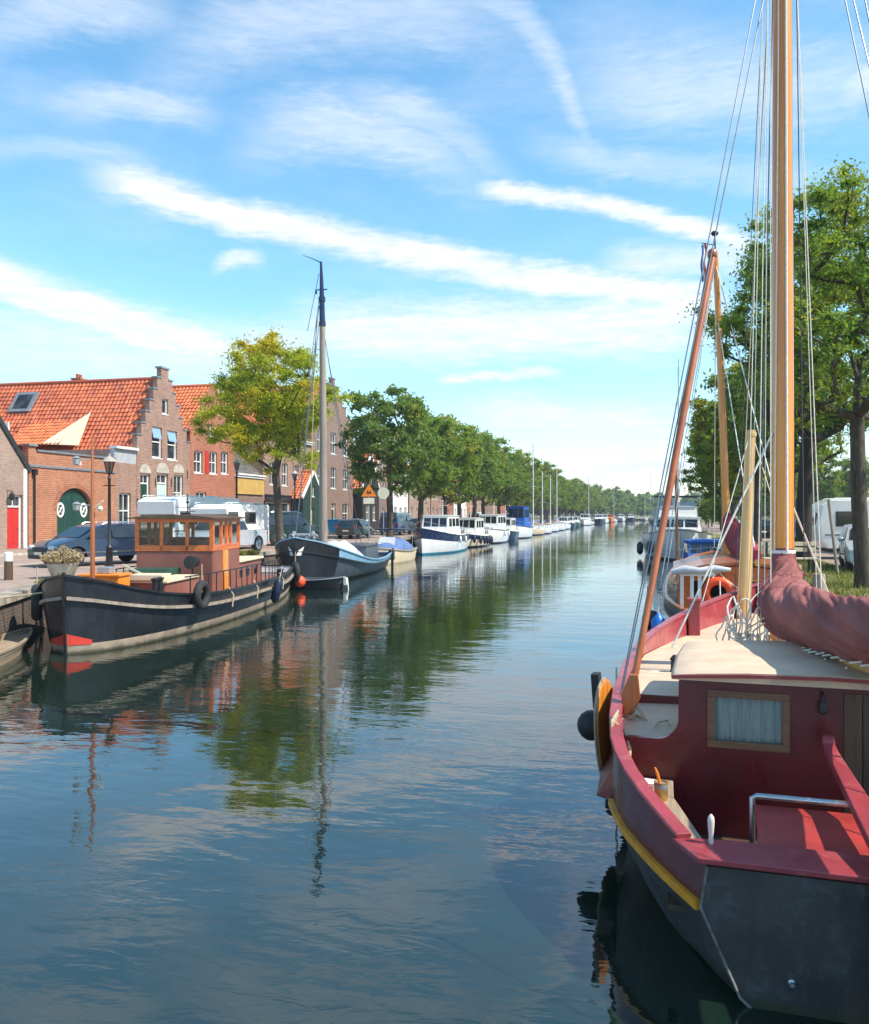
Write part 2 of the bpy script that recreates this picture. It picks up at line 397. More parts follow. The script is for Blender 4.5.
# ================================================================ SETTING
LQ=[(-11.3,-30),(-11.6,8),(-13.0,14.3),(-14.0,16.6),(-15.4,19.6),(-16.3,24),(-17.2,30),(-17.6,36),(-17.7,60),(-17.7,200),(-16,330),(-6,430),(14,520)]
RQ=[(3.35,-30),(3.35,8),(3.4,14),(3.35,20),(3.4,40),(3.9,70),(4.6,100),(6,200),(16,330),(34,420),(60,490)]
def water_mat():
    m,t,b=newmat('canal_water')
    co=t.coord()
    w1=t.noise(t.vmap(co,scale=(.55,1.15,1),rot=(0,0,R(8))),1.0,3,.5,.3)
    w2=t.noise(t.vmap(co,scale=(2.2,5.2,1),rot=(0,0,R(-6))),1.0,3,.55,.4)
    w3=t.noise(t.vmap(co,scale=(.05,.12,1)),1.0,3,.6,.6)      # gusts: calm and ruffled patches
    gust=t.smooth(w3,.38,.68,.35,1.3)
    h=t.math('ADD',t.math('MULTIPLY',w1,.013),t.math('MULTIPLY',t.math('MULTIPLY',w2,gust),.0044))
    bp=t.node('ShaderNodeBump'); bp.inputs['Strength'].default_value=1; bp.inputs['Distance'].default_value=1.0; t.put(bp.inputs['Height'],h)
    t.put(b.inputs['Normal'],bp.outputs[0])
    n=t.noise(co,.09,3,.6)
    t.put(b.inputs['Base Color'],t.mix(n,(.0060,.0165,.0115),(.0075,.0185,.0115)))
    b.inputs['Roughness'].default_value=.02; b.inputs['IOR'].default_value=1.6; b.inputs['Specular IOR Level'].default_value=.9
    return m
wm=MB(); wm.poly([(-60,-60,0),(140,-60,0),(140,620,0),(-60,620,0)])
struct('water',wm,water_mat())
# land: one sheet with the canal cut out of it, reaching the horizon
def strip_between(mb,a,b,za,zb,m=0):
    vs=[(x,y,za) for x,y in a]+[(x,y,zb) for x,y in b]; n=len(a)
    mb.add(vs,[(i,i+1,i+1+n,i+n) for i in range(n-1)],m)
g=MB()
ys=[-3000]+[y for x,y in LQ]
L=[(LQ[0][0],-3000)]+LQ; strip_between(g,L,[(-5000,y) for x,y in L],G-.012,G-.012)
Rr=[(RQ[0][0],-3000)]+RQ; strip_between(g,Rr,[(5000,y) for x,y in Rr],G-.012,G-.012)
g.add([(-5000,520,G-.012),(14,520,G-.012),(60,490,G-.012),(5000,490,G-.012),(5000,6000,G-.012),(-5000,6000,G-.012)],[(0,1,2,3,4,5)])
def ground_mat():
    m,t,b=newmat('meadow_ground'); n=t.noise(t.coord(),.6,6,.65); n2=t.noise(t.coord(),9,4,.6)
    c=t.mix(t.smooth(n,.35,.65),(.10,.13,.03),(.21,.19,.065)); c=t.mix(t.math('MULTIPLY',t.smooth(n2,.45,.7),.5),c,(.15,.12,.06))
    t.put(b.inputs['Base Color'],c); b.inputs['Roughness'].default_value=.95; t.put(b.inputs['Normal'],t.bump(n2,.8,.04)); return m
struct('ground',g,ground_mat())
# left bank: clinker quay, road, pavement
q=MB(); LL=LQ[:11]
strip_between(q,LL,[(-21.9,y) for x,y in LL],G,G)
struct('quay',q,M['clinker'])
rd=MB(); rd.add([(-27.0,-30,G-.004),(-22,-30,G-.004),(-22,330,G-.004),(-27.0,330,G-.004)],[(0,1,2,3)]); struct('road',rd,M['clinker'])
kb=MB(); kb.bb((-22.05,-30,G-.1),(-21.9,330,G+.02)); kb.bb((-27.15,-30,G-.1),(-27.0,330,G+.10)); struct('kerb',kb,M['stone'])
pv=MB(); pv.bb((-31.05,-30,G-.1),(-27.15,330,G+.08)); struct('pavement',pv,M['clinker'])
# right bank: grass verge, then lane
rr=MB(); rr.add([(13.5,-30,G),(19,-30,G),(19,180,G),(13.5,180,G)],[(0,1,2,3)]); 
struct('lane',rr,M['asphalt'])
pk=MB(); pk.add([(6.9,30.2,G-.004),(13.5,30.2,G-.004),(13.5,180,G-.004),(6.9,180,G-.004)],[(0,1,2,3)]); struct('parking_strip',pk,M['clinker'])
k2=MB(); k2.bb((13.4,-30,G-.1),(13.52,180,G+.06)); struct('kerb',k2,M['stone'])
# quay walls with cope stones
def quay_wall(name,line,side,mat_,lab):
    root=thing(name,lab,'quay wall',(0,0,0))
    w=MB()
    pts=[(x,y,G-.2) for x,y in line]
    s=side
    w.sweep([(x+s*.12,y,(-1.5+G-.14)/2) for x,y in line],[(-.15,-(G+1.5-.14)/2),(.15,-(G+1.5-.14)/2),(.15,(G+1.5-.14)/2),(-.15,(G+1.5-.14)/2)])
    part('wall',w,mat_,root,weld=False)
    c=MB(); c.sweep([(x+s*.12,y,G-.055) for x,y in line],[(-.24,-.085),(.24,-.085),(.24,.085),(-.24,.085)])
    part('cope_stone',c,M['copestone'],root,weld=False)
quay_wall('quay_wall',LQ[:11],-1,M['quaybrick'],'long brick quay wall with pale cope stones under the houses')
quay_wall('quay_wall',RQ[:8],1,M['quaybrick'],'low quay wall edging the grass verge beside the red sailing boat')

# ---------------------------------------------------------------- sky
def px_az(px,py):
    dx=(px-434.5)/850; dz=(514-py)/850
    wx=dx*CT-ST; wy=CT+dx*ST
    return math.degrees(math.atan2(wx,wy)), math.degrees(math.atan2(dz,math.hypot(1,dx)))
SUN_AZ=R(97)    # clockwise from +Y: sun off to the right, slightly behind
SUN_EL=R(50)
world=bpy.data.worlds.new('World'); scene.world=world; world.use_nodes=True
t=NT(world.node_tree); t.n.clear()
out=t.node('ShaderNodeOutputWorld'); bg=t.node('ShaderNodeBackground')
sky=t.node('ShaderNodeTexSky',sky_type='NISHITA'); sky.sun_disc=False; sky.sun_elevation=SUN_EL; sky.sun_rotation=SUN_AZ
sky.air_density=1.0; sky.dust_density=.35; sky.ozone_density=2.6; sky.altitude=0
tc=t.coord('Generated'); sp=t.node('ShaderNodeSeparateXYZ'); t.put(sp.inputs[0],tc)
X_,Y_,Z_=sp.outputs
az=t.math('MULTIPLY',t.math('ARCTAN2',X_,Y_),180/PI)
hz=t.math('SQRT',t.math('ADD',t.math('MULTIPLY',X_,X_),t.math('MULTIPLY',Y_,Y_)))
el=t.math('MULTIPLY',t.math('ARCTAN2',Z_,hz),180/PI)
cv=t.node('ShaderNodeCombineXYZ'); t.put(cv.inputs[0],az); t.put(cv.inputs[1],el)
V=cv.outputs[0]
warp=t.noise(V,.16,4,.6); warp2=t.noise(t.vmap(V,loc=(30,11,3)),.5,5,.65)
elw=t.math('ADD',el,t.math('ADD',t.math('MULTIPLY',t.math('SUBTRACT',warp,.5),1.7),t.math('MULTIPLY',t.math('SUBTRACT',warp2,.5),.7)))
fib=t.noise(t.vmap(V,scale=(.10,.62,1),rot=(0,0,R(14))),1.,6,.62,.2)      # fibrous streaks
fib2=t.noise(t.vmap(V,scale=(.055,.17,1),rot=(0,0,R(-20)),loc=(4,9,1)),1.,7,.60,.25)
fine=t.noise(t.vmap(V,scale=(.42,2.3,1),rot=(0,0,R(12)),loc=(2,5,0)),1.,8,.72,.35)
total=None
def streak(p,hw,inten,soft=.55,rag=.75,fade=4.):
    global total
    A=[px_az(*q) for q in p]; xs=[a[0] for a in A]; zs=[a[1] for a in A]
    c=np.polyfit(xs,zs,2)
    cen=t.math('ADD',t.math('MULTIPLY',t.math('ADD',t.math('MULTIPLY',az,float(c[0])),float(c[1])),az),float(c[2]))
    d=t.math('ABSOLUTE',t.math('SUBTRACT',elw,cen))
    half=hw/850*57.3
    d=t.math('SUBTRACT',d,t.math('MULTIPLY',t.math('SUBTRACT',fine,.5),half*rag*1.3))
    g=t.smooth(d,half*(1-soft)*.3,half*(1+soft),1.,0.)
    win=t.math('MULTIPLY',t.smooth(az,xs[0]-fade,xs[0]+fade*.6),t.smooth(az,xs[-1]-fade*.6,xs[-1]+fade,1.,0.))
    g=t.math('MULTIPLY',g,t.math('MULTIPLY',win,t.math('MULTIPLY',t.smooth(fib,.25,.62,.62,1.),inten)))
    total=g if total is None else t.math('MAXIMUM',total,g)
streak([(120,182),(400,252),(700,300)],15,1.15,.6,.9,3)
streak([(-30,272),(90,312),(230,352)],17,1.15,.6,.8,4)
streak([(-60,330),(100,350),(330,345)],26,.6,.9,.8,5)
streak([(320,330),(500,330),(700,322)],27,.9,.7,.9,4)
streak([(490,188),(610,208),(745,242)],9,.95,.6,.9,2)
streak([(620,262),(690,262),(745,258)],14,.6,.8,.9,2)
streak([(445,376),(500,376),(555,375)],5,.9,.6,1.2,1)
streak([(490,412),(560,416),(660,424)],13,.7,.9,1.2,3)
streak([(590,474),(640,468),(700,470)],10,.9,.7,1.2,2)
streak([(222,262),(240,257),(256,258)],8,.8,.6,1.3,1)
streak([(370,102),(430,120),(480,150)],14,.45,1.,1.3,4)
streak([(280,130),(350,128),(450,160)],22,.5,1.,1.3,5)
streak([(470,0),(540,40),(580,120)],16,.42,1.,1.3,3)
streak([(620,90),(700,95),(860,80)],26,.45,1.,1.2,5)
streak([(850,90),(900,75),(960,60)],14,.8,1.,1.2,3)
streak([(560,150),(640,165),(800,175)],12,.35,1.,1.4,4)
streak([(0,20),(60,5),(150,10)],18,.45,1.,1.2,4)
streak([(-20,150),(60,150),(130,160)],7,.22,1.,1.3,3)
streak([(80,100),(130,103),(190,112)],10,.45,1.,1.3,3)
streak([(200,40),(330,10),(480,20)],26,.4,1.,1.2,6)
veil=t.math('MULTIPLY',t.smooth(fib2,.42,.80),.26)
veil=t.math('MULTIPLY',veil,t.smooth(el,1.,14.,.7,1.))
dens=t.math('ADD',t.math('MULTIPLY',total,1.12),t.math('MULTIPLY',veil,t.math('SUBTRACT',1.,total)),clamp=True)
low=t.smooth(el,0.,7.,.20,.0)                                    # milky air close to the horizon
dens=t.math('MAXIMUM',dens,low)
hs=t.node('ShaderNodeHueSaturation'); hs.inputs['Saturation'].default_value=1.17; hs.inputs['Value'].default_value=1.42; hs.inputs['Hue'].default_value=.484; t.put(hs.inputs['Color'],sky.outputs[0])
cshade=t.mix(t.smooth(fine,.3,.7),(4.7,5.1,5.8),(5.9,6.0,6.25))
colr=t.mix(dens,hs.outputs[0],cshade)
t.put(bg.inputs[0],colr); bg.inputs[1].default_value=.115
t.l.new(bg.outputs[0],out.inputs[0])
sl=bpy.data.lights.new('sun','SUN'); sl.energy=4.2; sl.angle=R(.53); sl.color=(1,.925,.80)
so=bpy.data.objects.new('sun',sl); COL.objects.link(so)
sd=Vector((math.sin(SUN_AZ)*math.cos(SUN_EL),math.cos(SUN_AZ)*math.cos(SUN_EL),math.sin(SUN_EL)))
so.rotation_euler=sd.to_track_quat('Z','Y').to_euler(); so.location=(20,-10,40)
cam=bpy.data.cameras.new('camera'); co_=bpy.data.objects.new('camera',cam); COL.objects.link(co_)
cam.lens=36*850/1024; cam.sensor_width=36; cam.clip_start=.05; cam.clip_end=9000; cam.shift_y=2/1024
co_.location=(0,0,EYE); co_.rotation_euler=(PI/2,0,TH); scene.camera=co_
scene.view_settings.view_transform='Standard'; scene.view_settings.look='None'; scene.view_settings.exposure=.76; scene.view_settings.gamma=1
scene.cycles.max_bounces=6; scene.cycles.transparent_max_bounces=16; scene.cycles.volume_bounces=0
scene.cycles.use_denoising=True

# ================================================================ TREES
def skeleton(rs,H,Rc,base,ntarget,tr,lean=(0,0),squash=1.):
    """grow limbs from the trunk towards points spread through the crown"""
    nodes=[Vector((0,0,-.2)),Vector((0,0,base*.5))]; par=[-1,0]
    nodes[1]+=Vector((rs.uniform(-.1,.1)+lean[0]*.4,rs.uniform(-.1,.1)+lean[1]*.4,0))
    top=Vector((lean[0],lean[1],base)); nodes.append(top); par.append(1)
    ld=[top+Vector((rs.uniform(-.25,.25),rs.uniform(-.25,.25),1.1)),top+Vector((rs.uniform(-.4,.4),rs.uniform(-.4,.4),2.4))]
    for q in ld: nodes.append(q); par.append(len(nodes)-2)
    cz=(base*.8+H)/2; hz_=(H-base*.8)/2
    T=[]
    while len(T)<ntarget:
        u=Vector((rs.gauss(0,1),rs.gauss(0,1),rs.gauss(0,1))).normalized()*(rs.random()**.38)
        lump=.80+.42*noise.noise(u*1.7+Vector((rs_off,rs_off*2,0)))
        p=Vector((lean[0]*1.5+u.x*Rc*lump,lean[1]*1.5+u.y*Rc*lump*squash,cz+u.z*hz_*(.9+.2*(lump-.8))))
        if u.z<-.4 and math.hypot(u.x,u.y)<.35: continue
        T.append(p)
    T.sort(key=lambda p:(p-top).length)
    tips=[]
    for p in T:
        best=min(range(2,len(nodes)),key=lambda i:(nodes[i]-p).length+.35*max(0,nodes[i].z-p.z)+ .15*(nodes[i]-top).length)
        a=nodes[best]; d=(p-a).length; n=max(1,int(d/.75)); cur=best
        for k in range(1,n+1):
            f=k/n; q=a.lerp(p,f)+Vector((rs.uniform(-.12,.12),rs.uniform(-.12,.12),math.sin(f*PI)*d*.10))*(1 if k<n else 0)
            nodes.append(q); par.append(cur); cur=len(nodes)-1
        tips.append(cur)
    tips.append(4)
    w=[0.]*len(nodes)
    for i in tips: w[i]+=1
    w[4]+=6
    for i in range(len(nodes)-1,0,-1): w[par[i]]+=w[i]
    W=w[2]
    rad=[max(.012,tr*.92*(x/W)**.46) for x in w]; rad[0]=tr*1.35; rad[1]=tr*1.0; rad[2]=tr*.92
    return nodes,par,rad,tips
rs_off=0
def tree_meshes(name,seed,H,Rc,base,tr,nt_,nleaf,lsize,lmat,bmat,lean=(0,0),sides=7,spread=.62):
    global rs_off
    rs=random.Random(seed); rs_off=seed*3.7
    nodes,par,rad,tips=skeleton(rs,H,Rc,base,nt_,tr,lean)
    mb=MB()
    mb.tube([nodes[0],nodes[0].lerp(nodes[1],.25),nodes[1],nodes[2]],[rad[0],tr*1.06,rad[1],rad[2]],10)
    mb.ball(nodes[2],rad[2]*1.0,10)
    for i in range(3,len(nodes)):
        p=par[i]
        if rad[i]<.02 and sides<6: continue
        mb.tube([nodes[p],nodes[i]],[min(rad[p],rad[i]*1.25),rad[i]],sides if rad[i]>.05 else 4,caps=False)
    trunk=mb.mesh(name+'_trunk',[bmat],weld=False,sharp=0)
    # leaves: many small faces round the twigs
    rg=np.random.default_rng(seed); tp=[]
    cand=tips+[i for i in range(3,len(nodes)) if rad[i]<tr*.16]
    P=np.array([nodes[i] for i in cand])
    ncl=len(P); scale=rg.uniform(.55,1.15,ncl)*spread
    idx=rg.integers(0,ncl,nleaf)
    g=rg.normal(size=(nleaf,3)); g/=np.linalg.norm(g,axis=1)[:,None]
    g*= (np.abs(rg.normal(0,.62,nleaf)))[:,None]
    pos=P[idx]+g*scale[idx][:,None]*np.array([1.25,1.25,.72])
    a=rg.normal(size=(nleaf,3)); a/=np.linalg.norm(a,axis=1)[:,None]
    b=rg.normal(size=(nleaf,3)); b[:,2]*=.6; b-=a*(a*b).sum(1)[:,None]; b/=np.linalg.norm(b,axis=1)[:,None]
    s=(lsize*rg.uniform(.6,1.35,nleaf))[:,None]
    v=np.stack([pos-a*s*.75,pos+b*s*.36,pos+a*s*.75,pos-b*s*.36],1).reshape(-1,3)
    me=bpy.data.meshes.new(name+'_crown'); me.vertices.add(4*nleaf); me.vertices.foreach_set('co',v.ravel())
    me.loops.add(4*nleaf); me.loops.foreach_set('vertex_index',np.arange(4*nleaf,dtype=np.int32))
    me.polygons.add(nleaf); me.polygons.foreach_set('loop_start',np.arange(0,4*nleaf,4,dtype=np.int32)); me.polygons.foreach_set('loop_total',np.full(nleaf,4,dtype=np.int32))
    me.materials.append(lmat); me.update(calc_edges=True)
    return trunk,me
def place_tree(meshes,name,label,loc,rz=0,sc=1.,group=None,cat='tree',szz=1.):
    r=thing(name,label,cat,loc,rz,group); r.scale=(sc,sc,sc*szz)
    for n_,me in zip(('trunk','crown'),meshes):
        o=bpy.data.objects.new(n_,me); COL.objects.link(o); o.parent=r
    return r
tY=tree_meshes('yellow_tree',11,11.9,4.2,4.1,.22,280,84000,.105,L_YELLOW,M['bark'],lean=(-.25,-.3),spread=.56)
place_tree(tY,'deciduous_tree','yellow-green tree turning autumn gold on the quay beside the dark barge mast',(-19,42.9,G),.4)
tA=tree_meshes('bank_tree',21,12.6,3.9,5.0,.20,260,62000,.082,L_GREEN,M['bark'],lean=(-.3,.1),spread=.46)
tB=tree_meshes('bank_tree_b',35,13.2,4.4,4.4,.28,300,70000,.098,L_DARK,M['bark_dark'],lean=(-.2,.0),spread=.50)
tC=tree_meshes('bank_tree_c',42,11.5,4.3,3.0,.26,200,34000,.19,L_GREEN2,M['bark'],spread=.55)
tD=tree_meshes('row_tree',51,11.5,4.2,3.0,.24,150,24000,.21,L_GREEN,M['bark'],sides=5,spread=.62)
tE=tree_meshes('row_tree_b',52,12.0,4.4,2.8,.24,150,24000,.21,L_GREEN2,M['bark'],sides=5,spread=.62)
tF=tree_meshes('row_tree_c',53,11.8,4.2,3.1,.24,160,26000,.20,L_DARK,M['bark'],sides=5,spread=.62)
tG=tree_meshes('far_tree',61,12,4.6,2.4,.24,60,4200,.62,L_GREEN,M['bark'],sides=4,spread=1.0)
ordn='first second third fourth fifth sixth seventh eighth ninth tenth eleventh twelfth thirteenth fourteenth fifteenth sixteenth seventeenth eighteenth nineteenth twentieth'.split()
# the right-hand trees (nearest)
place_tree(tA,'canal_tree','leafy tree with bare grey trunk standing on the grass in front of the silver car',(5.48,23.4,G),1.1,.93,'trees on the grassy right bank',szz=.92)
place_tree(tB,'canal_tree','big dark-leaved tree just left of the white caravan',(6.15,35.4,G),2.2,1.02,'trees on the grassy right bank',szz=1.03)
place_tree(tB,'canal_tree','dark-trunked tree directly behind the thick varnished mast',(7.4,46.8,G),4.0,.9,'trees on the grassy right bank')
place_tree(tC,'canal_tree','lighter green tree between the varnished mast and the white motor yacht',(6.9,55.5,G),.3,1.06,'trees on the grassy right bank')
place_tree(tC,'canal_tree','light green tree second behind the varnished mast',(7.4,66.5,G),2.3,1.,'trees on the grassy right bank')
place_tree(tC,'canal_tree','rounded green tree above the white motor yacht cabin',(7.2,79,G),3.6,.95,'trees on the grassy right bank')
for i,(x,y,s,w) in enumerate([(9.5,95,.9,'nearest'),(16,110,1.,'second'),(24,128,1.,'third'),(33,146,1.05,'fourth'),(44,165,1.05,'fifth')]):
    place_tree([tD,tE,tF][i%3],'canal_tree',w+' green tree of the far cluster behind the white motor yacht',(x,y,G),i*1.3,s,'trees behind the yacht')
for i,(x,y,w) in enumerate([(20.5,38,'orange-chimneyed roof'),(21,50,'brown roofs'),(21,63,'second brown house'),(15.2,43.5,'lane, close behind the white caravan')]):
    place_tree(tC,'garden_tree','bushy green tree in front of the '+w+' behind the caravan',(x,y,G),i*2.1,.72,'garden trees across the lane')
for i,(x,y,s) in enumerate([(8.6,98,.40),(9.4,108,.46),(8.8,119,.42),(10.2,131,.48),(10.5,146,.46),(11.5,162,.5)]):
    place_tree(tD,'shrub',ordn[i]+' low green bush along the right bank behind the white motor yacht',(x,y,G-.6),i*1.7,s,'bushes along the far right bank','shrub')
# left row
y=63.5; i=0
rt=random.Random(5)
while y<330:
    k=i%3; s=rt.uniform(.92,1.1)*(1.04 if i==0 else 1.)
    if i<len(ordn): lab='%s green tree of the left quay row counted from the yellow tree'%ordn[i]
    else: lab='distant green tree, %s of the far end of the left quay row'%ordn[i-len(ordn)]
    x=-19.2+rt.uniform(-.4,.4)
    if y>200: x+=(y-200)/130*1.6
    place_tree([tF,tD,tE][k],'quay_tree',lab,(x,y,G),rt.uniform(0,6.2),s,'trees along the left quay',szz=rt.uniform(.9,1.06) if i else 1.)
    y+=8.6+rt.uniform(-.8,.8); i+=1
# a tree behind the roof ridge, its top just showing
place_tree(tD,'garden_tree','dark tree top peeping over the big orange tiled roof',(-60.5,62,G),1.,1.28,szz=1.0)
for j,(x,y) in enumerate([(-48,120),(-50,140),(-47,165),(-49,190)]):
    place_tree([tD,tE,tF][j%3],'garden_tree',ordn[j]+' tree rising behind the roofs of the left street',(x,y,G),j*1.1,1.15,'garden trees behind the left street')
# far wood: one mass
wv=[];rg=random.Random(9)
tr_v=np.empty(len(tG[1].vertices)*3); tG[1].vertices.foreach_get('co',tr_v); tr_v=tr_v.reshape(-1,3)
allv=[]
def wood_spot(x,y,s):
    a=rg.uniform(0,6.28); c,s_=math.cos(a),math.sin(a)
    v=tr_v.copy()*s; v=np.stack([v[:,0]*c-v[:,1]*s_+x,v[:,0]*s_+v[:,1]*c+y,v[:,2]*rg.uniform(.95,1.15)+G-1.6],1); allv.append(v)
for k in range(120):
    f=rg.random(); yy=330+f*170; xx=-19+ (f**1.5)*34-rg.random()*30
    wood_spot(xx,yy,rg.uniform(.95,1.25))
for k in range(90):
    wood_spot(rg.uniform(-30,150),rg.uniform(525,560),rg.uniform(1.0,1.35))
for k in range(70):
    yy=rg.uniform(180,500); xx=14+max(0,(yy-200))*.13+rg.random()*30+4
    wood_spot(xx,yy,rg.uniform(.85,1.1))
v=np.concatenate(allv); nf=len(v)//4
me=bpy.data.meshes.new('far_wood'); me.vertices.add(len(v)); me.vertices.foreach_set('co',v.ravel()); me.loops.add(len(v)); me.loops.foreach_set('vertex_index',np.arange(len(v),dtype=np.int32))
me.polygons.add(nf); me.polygons.foreach_set('loop_start',np.arange(0,4*nf,4,dtype=np.int32)); me.polygons.foreach_set('loop_total',np.full(nf,4,dtype=np.int32)); me.materials.append(L_GREEN); me.update(calc_edges=True)
o=bpy.data.objects.new('far_wood',me); COL.objects.link(o); tag(o,'distant wood of green trees closing off the canal','wood',kind='stuff')
# grass blades on the near verge
rg_=np.random.default_rng(3); n=30000
gx=3.62+rg_.random(n)**1.2*9; gy=9+rg_.random(n)*32
keep=~((gx>6.8)&(gy>30.1)); gx,gy=gx[keep],gy[keep]; n=len(gx)
hgt=rg_.uniform(.05,.16,n); wd=rg_.uniform(.008,.02,n); an=rg_.uniform(0,6.28,n); lx=rg_.normal(0,.04,n); ly=rg_.normal(0,.04,n)
z0=np.full(n,G-.012)
v=np.stack([np.stack([gx-wd*np.cos(an),gy-wd*np.sin(an),z0],1),np.stack([gx+wd*np.cos(an),gy+wd*np.sin(an),z0],1),np.stack([gx+lx,gy+ly,z0+hgt],1)],1).reshape(-1,3)
me=bpy.data.meshes.new('grass'); me.vertices.add(3*n); me.vertices.foreach_set('co',v.ravel()); me.loops.add(3*n); me.loops.foreach_set('vertex_index',np.arange(3*n,dtype=np.int32))
me.polygons.add(n); me.polygons.foreach_set('loop_start',np.arange(0,3*n,3,dtype=np.int32)); me.polygons.foreach_set('loop_total',np.full(n,3,dtype=np.int32)); me.materials.append(L_GRASS); me.update(calc_edges=True)
o=bpy.data.objects.new('grass',me); COL.objects.link(o); tag(o,'short sun-dried grass on the right bank','grass',kind='stuff')
# ================================================================ HOUSES
def tile_roof(name,o,u,s,nrm,Lu,Ls,mat_,parent,tw=.30,th=.36,amp=.045,outline=None,seg=5):
    """pantiled slope: o = upper corner, u along the ridge, s down the slope, nrm outward; overlapping corrugated courses"""
    o,u,s,nrm=map(Vector,(o,u,s,nrm)); nu=max(1,round(Lu/tw)); ns=max(1,round(Ls/th)); tw=Lu/nu; th=Ls/ns
    vs=[];fs=[];uv=[]
    K=nu*seg+1
    prof=[]
    for k in range(K):
        q=(k%seg)/seg
        prof.append(amp*(math.sin(2*PI*q)*.75+ (.25 if q<.3 else 0)))
    for j in range(ns):
        b=len(vs)
        jl=[rjit.uniform(-.012,.022) for _ in range(nu+1)]
        for e,(dd,lift) in enumerate(((0,.0),(1.04,.045))):
            for k in range(K):
                vs.append(o+u*(k/seg*tw)+s*min(Ls+.03,(j+dd)*th+jl[k//seg]*1.2*e)+nrm*(prof[k]+lift+jl[k//seg]*e+sag(k/seg*tw,j*th)))
        for k in range(K-1):
            fs.append((b+k,b+k+1,b+K+k+1,b+K+k)); uv.append((k//seg,j))
        # lower lip of the course
        c=len(vs)
        for k in range(K): vs.append(o+u*(k/seg*tw)+s*min(Ls+.03,(j+1.04)*th+jl[k//seg]*1.2)+nrm*(prof[k]-.03+sag(k/seg*tw,j*th)))
        for k in range(K-1):
            fs.append((b+K+k,b+K+k+1,c+k+1,c+k)); uv.append((k//seg,j))
    me=bpy.data.meshes.new(name); me.from_pydata([tuple(v) for v in vs],[],fs)
    l=me.uv_layers.new(name='tiles'); 
    arr=np.empty((len(fs)*4,2)); 
    arr[:]=np.repeat(np.array(uv,float)+.5,4,axis=0); l.data.foreach_set('uv',arr.ravel())
    me.polygons.foreach_set('use_smooth',[True]*len(fs)); me.materials.append(mat_); me.set_sharp_from_angle(angle=R(50)); me.update()
    ob=bpy.data.objects.new(name,me); COL.objects.link(ob); ob.parent=parent; return ob
rjit=random.Random(77)
def sag(a,b): return .07*noise.noise(Vector((a*.28,b*.33,3.)))-.02
def cut(ob,cutters):
    """punch window and door openings (applied at once, cutter discarded)"""
    if not cutters.v: return
    c=bpy.data.objects.new('cutter',cutters.mesh('cutter',[],weld=False,sharp=0)); COL.objects.link(c)
    md=ob.modifiers.new('b','BOOLEAN'); md.object=c; md.operation='DIFFERENCE'; md.solver='EXACT'
    ma=c.parent
    c.parent=ob.parent
    dg=bpy.context.evaluated_depsgraph_get(); me=bpy.data.meshes.new_from_object(ob.evaluated_get(dg))
    ob.modifiers.clear(); old=ob.data; ob.data=me; bpy.data.objects.remove(c)
def arch_pts(u,z,w,h,n=8):
    r=w/2; return [(u-r,z),(u+r,z)]+[(u+r*math.cos(a),z+h-r*.55+r*.55*math.sin(a)) for a in [PI*k/n for k in range(n+1)]]
def opening(cutm,u,z,w,h,arch=False,d=.34):
    if arch: cutm.prism(arch_pts(u,z,w,h),-.3,d,'XZ')
    else: cutm.bb((u-w/2,-.3,z),(u+w/2,d,z+h))
def window(root,u,z,w,h,kind='sash',arch=False,fm=None,name='window',y0=.12):
    fm=fm or M['white']
    f=MB(); t_=min(.10,w*.11)
    f.bb((u-w/2-.05,y0-.14,z-.06),(u+w/2+.05,y0+.06,z)) # sill
    f.bb((u-w/2,y0,z),(u-w/2+t_,y0+.08,z+h)); f.bb((u+w/2-t_,y0,z),(u+w/2,y0+.08,z+h))
    f.bb((u-w/2+t_,y0,z+h-t_),(u+w/2-t_,y0+.08,z+h)); f.bb((u-w/2+t_,y0,z),(u+w/2-t_,y0+.08,z+t_))
    if kind in('sash','blind','cross'):
        f.bb((u-w/2+t_,y0-.01,z+h*.52-t_*.35),(u+w/2-t_,y0+.07,z+h*.52+t_*.35))
    if kind in('cross','grid'):
        f.bb((u-t_*.25,y0+.005,z+t_),(u+t_*.25,y0+.075,z+h-t_))
    if kind=='grid':
        for q in(.33,.66): f.bb((u-w/2+t_,y0+.007,z+h*q-.02),(u+w/2-t_,y0+.07,z+h*q+.02))
    fo=part(name,f,fm,root)
    p=MB(); p.bb((u-w/2+.02,y0+.085,z+.02),(u+w/2-.02,y0+.11,z+h-.02)); part('pane',p,M['pane'],fo)
    if kind=='blind':
        b=MB(); b.add([(u-w/2+t_,y0-.03,z+h-t_),(u+w/2-t_,y0-.03,z+h-t_),(u+w/2-t_,y0-.16,z+h*.66),(u-w/2+t_,y0-.16,z+h*.66)],[(0,1,2,3)]); b.add([(u-w/2+t_,y0-.165,z+h*.655),(u+w/2-t_,y0-.165,z+h*.655),(u+w/2-t_,y0-.165,z+h*.63),(u-w/2+t_,y0-.165,z+h*.63)],[(0,1,2,3)])
        part('awning',b,M['blind'],fo)
    return fo
